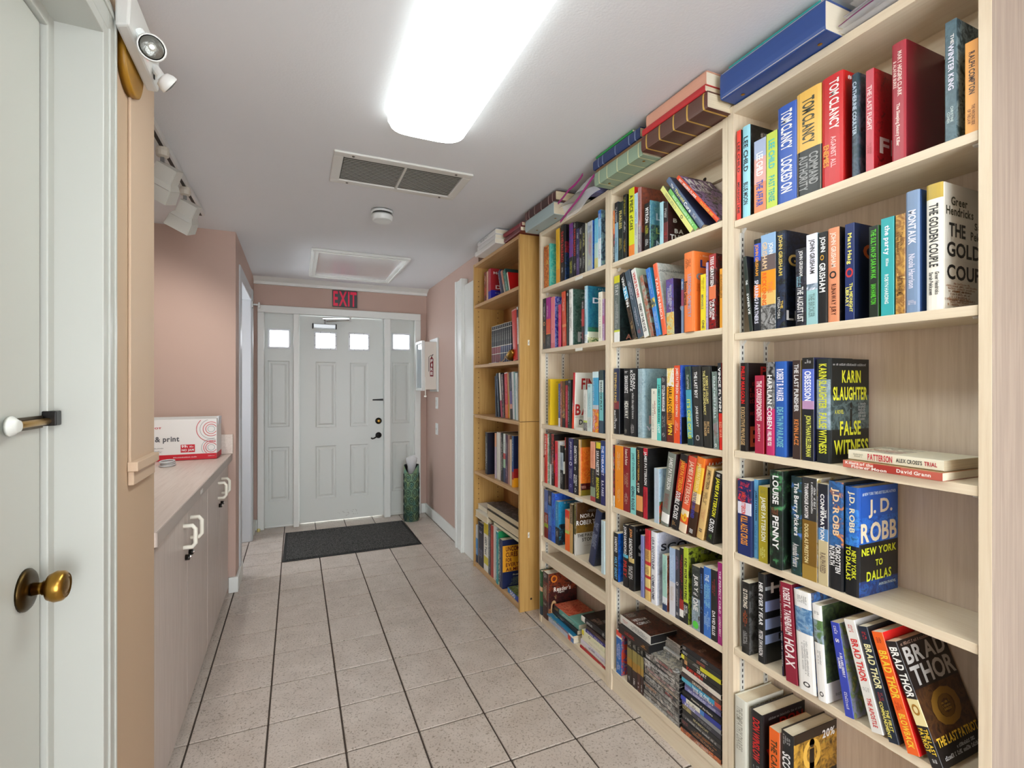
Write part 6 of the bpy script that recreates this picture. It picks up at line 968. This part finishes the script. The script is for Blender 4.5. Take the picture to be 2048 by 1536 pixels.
# ---------------------------------------------------------------- floor objects by the door
mt = thing('door_mat', 'charcoal carpet mat with black rubber border before the entrance', 'mat', (.33, 3.35, 0))
mq = [(-.074, 3.058), (.724, 3.062), (.716, 3.648), (-.068, 3.654)]
def inset(q, d):
    c = (sum(p[0] for p in q)/4, sum(p[1] for p in q)/4); return [(p[0]+(d if p[0] < c[0] else -d), p[1]+(d if p[1] < c[1] else -d)) for p in q]
MB().hull([(x, y, .0005) for x, y in mq], [(x, y, .004) for x, y in mq]).build('border', plain('161617', .6), mt, bevel=.002)
cm, nt, b = new_mat('charcoal_pile'); tc = nt.nodes.new('ShaderNodeTexCoord'); n = nt.nodes.new('ShaderNodeTexNoise'); n.inputs['Scale'].default_value = 130; n.inputs['Detail'].default_value = 3
n3 = nt.nodes.new('ShaderNodeTexNoise'); n3.inputs['Scale'].default_value = 3
r = nt.nodes.new('ShaderNodeValToRGB'); e = r.color_ramp.elements; e[0].position = .4; e[0].color = rgb('161616'); e[1].position = .68; e[1].color = rgb('5c5b58')
nt.links.new(tc.outputs['Object'], n.inputs['Vector']); nt.links.new(n.outputs['Fac'], r.inputs['Fac']); nt.links.new(r.outputs['Color'], b.inputs['Base Color']); b.inputs['Roughness'].default_value = .95
bp = nt.nodes.new('ShaderNodeBump'); bp.inputs['Strength'].default_value = .8; bp.inputs['Distance'].default_value = .004; nt.links.new(n.outputs['Fac'], bp.inputs['Height']); nt.links.new(bp.outputs['Normal'], b.inputs['Normal'])
qi = inset(mq, .018); MB().hull([(x, y, .003) for x, y in qi], [(x, y, .0075) for x, y in qi]).build('pile', cm, mt, bevel=.002)
us = thing('umbrella_stand', 'tall green patterned cylindrical umbrella stand by the right corner', 'umbrella stand', (.782, 3.64, 0))
gm, nt, b = new_mat('green_glaze'); tc = nt.nodes.new('ShaderNodeTexCoord'); n = nt.nodes.new('ShaderNodeTexNoise'); n.inputs['Scale'].default_value = 14; n.inputs['Detail'].default_value = 3
r = nt.nodes.new('ShaderNodeValToRGB'); e = r.color_ramp.elements; e[0].position = .35; e[0].color = rgb('4f8a84'); e[1].position = .65; e[1].color = rgb('8aa070')
nt.links.new(tc.outputs['Object'], n.inputs['Vector']); nt.links.new(n.outputs['Fac'], r.inputs['Fac']); nt.links.new(r.outputs['Color'], b.inputs['Base Color']); b.inputs['Roughness'].default_value = .4
UC = (.782, 3.64); UR = .056; seg = 40; mb = MB()
def rim(a):                                    # the rim dips in a scoop toward the corridor
    d = math.cos(a-math.radians(248)); return .412-.062*max(0, d)**3
for rr in (UR, UR-.004):
    for i in range(seg):
        a = 2*PI*i/seg
        for z in (0.001, None): mb.v.append((UC[0]+rr*math.cos(a), UC[1]+rr*math.sin(a), rim(a) if z is None else z))
for i in range(seg):
    j = (i+1) % seg; A, Bq = 2*i, 2*j; o2 = 2*seg
    mb.f += [(A, Bq, Bq+1, A+1), (o2+Bq, o2+A, o2+A+1, o2+Bq+1), (A+1, Bq+1, o2+Bq+1, o2+A+1)]; mb.m += [0, 1, 0]
mb.f.append(tuple(2*i for i in range(seg))[::-1]); mb.m.append(0)
mb.build('cylinder', [gm, plain('141614', .6)], us, smooth=True)
dk = MB()
for lev in range(6):
    zc_ = .035+.058*lev
    for k in range(7):
        a0 = 2*PI*k/7+(lev % 2)*PI/7
        def at_(da, dz, rr=UR+.0012): return (UC[0]+rr*math.cos(a0+da), UC[1]+rr*math.sin(a0+da), zc_+dz)
        dk.tube([at_(.34*math.cos(q), .025*math.sin(q)) for q in [2*PI*i/14 for i in range(15)]], .0021, 4)
        if (k+lev) % 2: dk.tube([at_(.14*math.cos(q), .011*math.sin(q)) for q in [2*PI*i/10 for i in range(11)]], .0021, 4)
        else: dk.tube([at_(-.2, 0), at_(0, .018), at_(.2, 0), at_(0, -.018), at_(-.2, 0)], .0021, 4)
    dk.tube([(UC[0]+(UR+.001)*math.cos(q), UC[1]+(UR+.001)*math.sin(q), zc_+.029) for q in [2*PI*i/30 for i in range(31)] if True], .001, 4)
o = dk.build('relief_lines', plain('1a2a26', .5), us)
CLEAR, nt, b = new_mat('clear_film'); b.inputs['Base Color'].default_value = (.8, .81, .83, 1); b.inputs['Roughness'].default_value = .16; b.inputs['Alpha'].default_value = .46
def film(name, parent, fn, nu, nv, mat=CLEAR):
    mb = MB()
    for i in range(nu+1):
        for j in range(nv+1): mb.v.append(fn(i/nu, j/nv))
    for i in range(nu):
        for j in range(nv):
            a = i*(nv+1)+j; mb.f.append((a, a+1, a+nv+2, a+nv+1)); mb.m.append(0)
    return mb.build(name, mat, parent, smooth=True)
pbg = thing('plastic_bag', 'crumpled clear plastic bag standing out of the umbrella stand', 'bag', (.79, 3.645, .3))
rr_ = random.Random(3)
jit = [[rr_.uniform(-.008, .008) for _ in range(12)] for _ in range(12)]
film('film', pbg, lambda u, v: (.784+(.030+.026*max(0,v-.55))*math.cos(2*PI*u)+.5*jit[int(u*10)][int(v*10)]*v, 3.643+(.026+.004*math.sin(9*u))*math.sin(2*PI*u), .30+.17*v+.012*math.sin(11*u)*v), 20, 8)
lf = MB(); lf.quad((.715, 3.655, .0075), (.73, 3.645, .012), (.742, 3.66, .014), (.725, 3.672, .008)); lf.quad((.73, 3.645, .012), (.752, 3.65, .010), (.755, 3.662, .007), (.742, 3.66, .014))
tag(lf.build('dead_leaf', plain('7a4a30', .8)), 'small dry brown leaf on the floor beside the umbrella stand', 'leaf')
stp = MB(); stp.lathe((-.243, 3.70, .028), [(.011, 0), (.012, .012), (.009, .02)], 14, (1, 0, 0))
tag(stp.build('door_stop', plain('e0d48a', .5), smooth=True), 'small yellowed round door stop on the left baseboard', 'door stop')
# ---------------------------------------------------------------- bookcases
def standards(par, ys, xs, z0, z1, flip):
    for x in xs:
        y = ys
        s = B(x-.006, x+.006, y-.003, y, z0, z1).build('standard', plain('dcdcd6', .35, .2), par)
        mb = MB(); z = z0+.01
        while z < z1-.01: mb.box(x-.0016, x+.0016, y-.0034, y-.0024, z, z+.007); z += .0135
        o = mb.build('slots', plain('2a2a2a', .6), s)
def bookcase(label, y0, y1, ztop, shelves, bottom, side_r, name='bookcase', rail=None, kick=.03):
    xf, xb = .947, 1.09; p = .0165
    c = thing(name, label, 'bookcase', (1.02, (y0+y1)/2, 0), 'pale maple bookcases along the right wall')
    B(xf, xb, y1-p, y1-.0003, 0, ztop).build('side_panel', MAPLE, c, bevel=.0012)
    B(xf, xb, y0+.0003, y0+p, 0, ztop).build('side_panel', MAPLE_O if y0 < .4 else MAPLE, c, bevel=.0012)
    if y0 < .4: B(xf-.0008, xf, y0+.0006, y0+p-.0003, .002, ztop-.002).build('edge_band', MAPLE, c)
    B(xb-.006, xb-.001, y0+p, y1-p, .03, ztop-.002).build('back_panel', MAPLE_B, c)
    B(xf+.001, xb, y0+p, y1-p, ztop-.019, ztop-.0005).build('top_panel', MAPLE_H, c, bevel=.0012)
    B(xb-.018, xb-.006, y0+p, y1-p, ztop-.075, ztop-.019).build('hanging_rail', MAPLE_H, c)
    B(xf+.001, xb-.006, y0+p, y1-p, bottom-.016, bottom).build('bottom_panel', MAPLE_H, c, bevel=.0012)
    B(xf+.004, xf+.016, y0+p, y1-p, 0, bottom-.0165).build('kick_board', MAPLE_H, c)
    for i, z in enumerate(shelves):
        s = B(xf+.0015, xb-.007, y0+p+.001, y1-p-.001, z-.016, z).build('shelf', MAPLE_H, c, bevel=.0012)
        mb = MB()
        for x in (.973, 1.052):
            yy = y1-p-.003; mb.hull([(x-.004, yy-.010, z-.0165), (x+.004, yy-.010, z-.0165), (x+.004, yy, z-.0165), (x-.004, yy, z-.0165)], [(x-.004, yy-.002, z-.026), (x+.004, yy-.002, z-.026), (x+.004, yy, z-.026), (x-.004, yy, z-.026)])
            mb.lathe((x-.01, y0+p+.008, z-.0165), [(.006, 0), (.005, .003)], 10, (0, 0, -1))
        mb.build('bracket', plain('dcdad2', .35), s)['kind'] = 'stuff'
    if rail: B(xb-.06, xb-.045, y0+p, y1-p, rail[0], rail[1]).build('rail', MAPLE_H, c)
    standards(c, y1-p-.0003, (.973, 1.052), bottom+.02, ztop-.30, 1)
    mb = MB()
    for z in (ztop-.055, .70): mb.lathe((xb-.018 if z > 1 else .965, (y0+y1)/2-.05 if z > 1 else y1-p, z), [(.006, 0), (.004, .003)], 10, (-1, 0, 0) if z > 1 else (0, -1, 0))
    mb.build('screw_cap', plain('3a3430', .4, .6), c)
    return c
bookcase('pale maple bookcase nearest the camera, with half-empty shelves', .381, .870, 1.663, [1.389, 1.123, .847, .606, .380], .072, True)
bookcase('middle pale maple bookcase, film cases stacked on its bottom shelf', .8705, 1.3625, 1.645, [1.402, 1.141, .842, .603, .364], .070, False)
bA = bookcase('far pale maple bookcase beside the oak one', 1.363, 1.868, 1.650, [1.407, 1.152, .837, .594, .366], .043, False)
mb = MB(); mb.box(.949, .961, 1.380, 1.851, .262, .300); mb.box(.961, 1.083, 1.380, 1.851, .270, .286)
o = mb.build('shelf', MAPLE_H, bA, bevel=.0012)
for z, x in ((1.39, .9478), (.836, .9478), (.577, .9478), (1.128, .9478)):
    mb = MB(); yc = 1.55; mb.box(.9478, .9486, yc-.025, yc+.025, z-.001, z+.010)
    mb.build('shelf_label', plain('e8e6dc', .5), bA)
# oak bookcase
oc = thing('oak_bookcase', 'tall golden oak bookcase at the far end of the row', 'bookcase', (1.0, 2.274, 0))
y0, y1, xf, xb, p = 1.964, 2.585, .900, 1.082, .0165
for a, b_ in ((y0, y0+p), (y1-p, y1)): 
    s = MB(); s.box(xf, xb, a, b_, 0, .838); s.box(xf, xb, a, b_, .8405, 1.668); s = s.build('side_panel', OAK, oc, bevel=.0012)
hm = MB(); z = .12
while z < 1.6:
    for x in (.925, 1.04): hm.lathe((x, y1-p, z), [(.0025, 0), (.0025, .0006)], 8, (0, -1, 0))
    z += .028
hm.build('peg_holes', plain('2a1c10', .8), oc)
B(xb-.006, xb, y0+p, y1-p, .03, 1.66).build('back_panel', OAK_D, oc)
B(xf+.001, xb-.006, y0+p, y1-p, 1.652, 1.6675).build('top_panel', OAK_H, oc, bevel=.0012)
B(xf+.001, xb-.006, y0+p, y1-p, .014, .030).build('bottom_panel', OAK_H, oc, bevel=.0012)
B(xf+.006, xf+.018, y0+p, y1-p, 0, .0138).build('kick_board', OAK_H, oc)
for z in (1.442, 1.112, .840, .530): B(xf+.0015, xb-.007, y0+p+.001, y1-p-.001, z-.016, z).build('shelf', OAK_H, oc, bevel=.0012)
mb = MB(); mb.lathe((.955, y0, .052), [(.005, 0), (.004, .0006)], 10, (0, -1, 0)); mb.build('screw_hole', plain('1a120a', .8), oc)
for z, s_ in ((1.19, 'v/'), (.337, 'v/')):
    t_ = B(.9385, .9465, y0-.0012, y0-.0002, z-.012, z+.012).build('sticker', plain('f0ece0', .5), oc)
    mb = MB(); mb.quad((.9400, y0-.0016, z-.004), (.9412, y0-.0016, z-.006), (.9430, y0-.0016, z+.002), (.9420, y0-.0016, z+.003)); mb.quad((.9435, y0-.0016, z-.007), (.9442, y0-.0016, z-.007), (.9452, y0-.0016, z+.007), (.9444, y0-.0016, z+.007)); mb.build('pen_mark', BLACKP, t_)
# brass bell ornament in front of the encyclopedias
bl_ = thing('brass_bell', 'small brass bell ornament with a cord before the encyclopedias', 'ornament', (.915, 2.06, 1.112))
MB().lathe((.9105, 2.098, 1.1345), [(.006, .048), (.012, .045), (.018, .034), (.0195, .018), (.0205, .0)], 22, (0, -.86, .5)).build('bell', BRASS, bl_, smooth=True)
MB().tube([(.916, 2.10, 1.118), (.912, 2.12, 1.121), (.910, 2.14, 1.128), (.910, 2.155, 1.140), (.911, 2.165, 1.125), (.908, 2.19, 1.1142), (.906, 2.22, 1.1142)], .0014, 6).build('cord', plain('c8a070', .6), bl_)
mg = MB(); mg.box(.906, .955, 2.26, 2.36, 1.1122, 1.1150); tag(mg.build('paper_slip', plain('e8e2dc', .6)), 'folded white paper slip lying on the oak bookcase second shelf', 'paper')
# ---------------------------------------------------------------- albums, binders and papers on top of the bookcases
def lying(name, label, cat, X, Yn, Yf, z, T, D, bs, hc='h', yaw=0, grp='albums and binders on top of the bookcases'):
    Hh = Yf-Yn
    GROUPS.append(grp)
    row = [hc, 1]+[round(q*1e4, 2) for q in (X, (Yn+Yf)/2, z, T, Hh, D)]+[0, bs, '', '', '', label, len(GROUPS)-1]
    e = book(row); e.name = name; e['category'] = cat
    e.rotation_euler[2] = math.radians(yaw); return e
BE = 'd8c48a'
lying('ring_binder', 'lowest white binder on top of the oak bookcase', 'binder', .852, 2.14, 2.42, 1.6685, .024, .15, 'e4e2de:.3,e0deda', yaw=0)
lying('ring_binder', 'middle white binder on top of the oak bookcase', 'binder', .858, 2.15, 2.40, 1.693, .022, .14, 'e2e0de', yaw=0)
tb = lying('ring_binder', 'uppermost white binder on top of the oak bookcase, with black writing', 'binder', .856, 2.145, 2.39, 1.7155, .022, .14, 'e6e4e2', yaw=0)
tx = MB(); vs, fs = text2d('~', .05, .22, .006*H, .016*H); tx.v = [(-.001, .011*H-y, (.245*H)-x) for x, y in vs]; tx.f = fs; tx.m = [0]*len(fs)
me = tx.mesh('spine_lettering', BLACKP); o = bpy.data.objects.new('spine_lettering', me); COL.objects.link(o); o.parent = tb
lying('photo_album', 'small maroon album at the oak bookcase top corner', 'album', .885, 1.925, 2.125, 1.669, .020, .12, '7a1a26:.1,6a1420', yaw=-2)
lying('photo_album', 'small maroon album, upper of two at the oak corner', 'album', .889, 1.92, 2.11, 1.6895, .018, .12, '8a2430:.9,c89a9a:.92,7a1c28', yaw=2)
BG = lying('ring_binder', 'pale grey-blue binder on the far pale bookcase', 'binder', .893, 1.642, 1.894, 1.651, .048, .16, 'a4b8bc')
lying('photo_album', 'dark maroon album with pale stripes on the grey-blue binder', 'album', .892, 1.625, 1.895, 1.6995, .036, .16, '4a1a1c:.04,c0a8a0:.05,4a1a1c:.14,c0a8a0:.155,3a1416:.33,c0a8a0:.345,4a1a1c:.55,c0a8a0:.565,3a1416:.78,c0a8a0:.795,4a1a1c:.9,c0a8a0:.915,4a1a1c')
BS = lying('photo_album', 'sage green album with pale stripes on the middle bookcase', 'album', .886, 1.112, 1.352, 1.646, .042, .16, '8aa08a:.1,d0d0a0:.115,8aa08a:.28,d0d0a0:.295,8aa08a:.5,d0d0a0:.515,8aa08a:.72,d0d0a0:.735,8aa08a:.92,d0d0a0:.935,8aa08a')
lying('photo_album', 'thin brown cork-like album on the sage green one', 'album', .890, 1.10, 1.348, 1.6885, .010, .15, '7a5a38', 'p')
lying('photo_album', 'navy album with pale stripes above the sage green one', 'album', .884, 1.12, 1.358, 1.699, .030, .15, '24386a:.12,8a9ab8:.135,24386a:.22,8a9ab8:.235,24386a:.5,8a9ab8:.515,24386a:.78,8a9ab8:.795,24386a:.9,8a9ab8:.915,24386a')
lying('folder', 'thin yellow folder on the navy album', 'folder', .892, 1.17, 1.355, 1.7295, .004, .12, 'd8d040', 'p')
lying('folder', 'thin green folder, uppermost on the navy album', 'folder', .890, 1.16, 1.35, 1.734, .007, .12, '2a9a50', 'p')
lying('photo_album', 'large brown album with gold stripes on the middle bookcase', 'album', .873, .862, 1.100, 1.646, .040, .17, '5a3028:.08,c8a048:.10,5a3a30:.3,c8a048:.32,5a3a30:.52,c8a048:.54,5a3a30:.72,c8a048:.74,5a3a30:.94,c8a048:.96,5a3028')
lying('photo_album', 'glossy red album on the large brown one', 'album', .872, .868, 1.095, 1.6865, .018, .16, 'b8262a')
lying('photo_album', 'salmon pink album on top of the red one', 'album', .878, .87, 1.085, 1.705, .034, .15, 'd8a088')
BB = lying('ring_binder', 'large navy binder on top of the nearest bookcase', 'binder', .903, .604, .852, 1.664, .060, .165, '2c4c90')
lying('folder', 'bright teal folder lying on the large navy binder', 'folder', .915, .62, .838, 1.7245, .012, .14, '2aa8a4', 'p')
for e, ys in ((BB, (.03, .21)), (BG, (.04, .20)), (BS, (.03, .20))):
    mb = MB(); zr = {BB: .0305, BG: .0245, BS: .0215}[e]
    for y in ys: mb.lathe((.03*H, zr*H, y*H), [(.006, 0), (.005, .001), (.003, .0015)], 12, (0, 1, 0))
    me = mb.mesh('rivet', BRASS); o = bpy.data.objects.new('rivet', me); COL.objects.link(o); o.parent = e
# clear sleeves and a card at the near end
PUR = plain('8a2a6a', .4)
for i, (z, yn, yf, x) in enumerate(((1.6642, .44, .600, .935), (1.6865, .44, .592, .938), (1.7085, .45, .585, .942))):
    s = thing('plastic_sleeve', ['lowest', 'middle', 'uppermost'][i]+' clear plastic sleeve beside the large navy binder', 'sleeve', (x, (yn+yf)/2, z), 'clear plastic sleeves on the nearest bookcase')
    sd_ = i*1.7
    film('film', s, lambda u, v: (x+.13*u, yn+(yf-yn)*v, z+.0105+.006*math.sin(3*v+sd_)*(1-u)+.002*math.sin(9*u)), 6, 10)
    film('lower_film', s, lambda u, v: (x+.13*u, yn+(yf-yn)*v, z+.0012+.002*math.sin(4*v)**2), 6, 10)
    film('edge_strip', s, lambda u, v: (x-.001+.003*u, yn+(yf-yn)*v, z+.0108+.008*math.sin(3*v+sd_)), 1, 10, [PUR, plain('c8c4cc', .4), PUR][i])
cdx = MB(); cdx.hull([(.99, .50, 1.704), (.994, .50, 1.704), (.994, .60, 1.704), (.99, .60, 1.704)], [(1.02, .50, 1.738), (1.024, .50, 1.738), (1.024, .60, 1.738), (1.02, .60, 1.738)])
tag(cdx.build('card', plain('dcb488', .7)), 'tan card leaning behind the clear sleeves', 'card')
# zip bag hanging over the far pale bookcase edge
zb = thing('zip_bag', 'clear zip bag with magenta strips between the stacks', 'bag', (.93, 1.48, 1.651))
def bag_a(u, v): return (.900+.07*v+.010*math.sin(7*u+3*v), 1.37+.26*u, 1.650+.075*math.sin(PI*(.15+.7*v))*(.7+.3*math.sin(5*u+1))+.004*math.sin(17*u+9*v))
def bag_b(u, v): return (.895-.004*math.sin(6*u), 1.36+.22*u-.03*v, 1.652-.055*v*(.4+.6*u)+.006*math.sin(8*u))
film('film', zb, bag_a, 22, 10); film('flap', zb, bag_b, 14, 6)
MAG = plain('a02a78', .35)
def ribbon(mb, pts, w):
    n = len(pts); P = []
    for k in range((n-1)*6+1):
        s = min(k/6, n-1-1e-6); a = int(s); f = s-a; p0, p1, p2, p3 = [Vector(pts[max(0, min(n-1, a+d))]) for d in (-1, 0, 1, 2)]
        P.append(.5*((2*p1)+(p2-p0)*f+(2*p0-5*p1+4*p2-p3)*f*f+(3*p1-p0-3*p2+p3)*f**3))
    for a, b in zip(P, P[1:]):
        mb.hull([(a.x, a.y, a.z-w), (b.x, b.y, b.z-w), (b.x, b.y, b.z+w), (a.x, a.y, a.z+w)], [(a.x+.0015, a.y, a.z-w), (b.x+.0015, b.y, b.z-w), (b.x+.0015, b.y, b.z+w), (a.x+.0015, a.y, a.z+w)])
zs = MB(); ribbon(zs, [(.893, 1.365, 1.690), (.889, 1.385, 1.676), (.886, 1.42, 1.656), (.886, 1.47, 1.636), (.888, 1.53, 1.620), (.893, 1.59, 1.606)], .0048)
ribbon(zs, [(.905, 1.455, 1.730), (.902, 1.470, 1.719), (.896, 1.495, 1.706), (.892, 1.53, 1.699), (.889, 1.56, 1.686), (.888, 1.60, 1.676)], .0042)
zs.build('zip_strip', MAG, zb)
inn = MB(); inn.box(.925, .985, 1.40, 1.47, 1.652, 1.672, 0); inn.box(.93, .99, 1.44, 1.56, 1.652, 1.664, 1); inn.box(.935, .98, 1.405, 1.455, 1.673, 1.684, 2)
inn.build('contents', [plain('5a5a80', .5), plain('8a8a80', .6), plain('3a3a34', .5)], zb, bevel=.002)
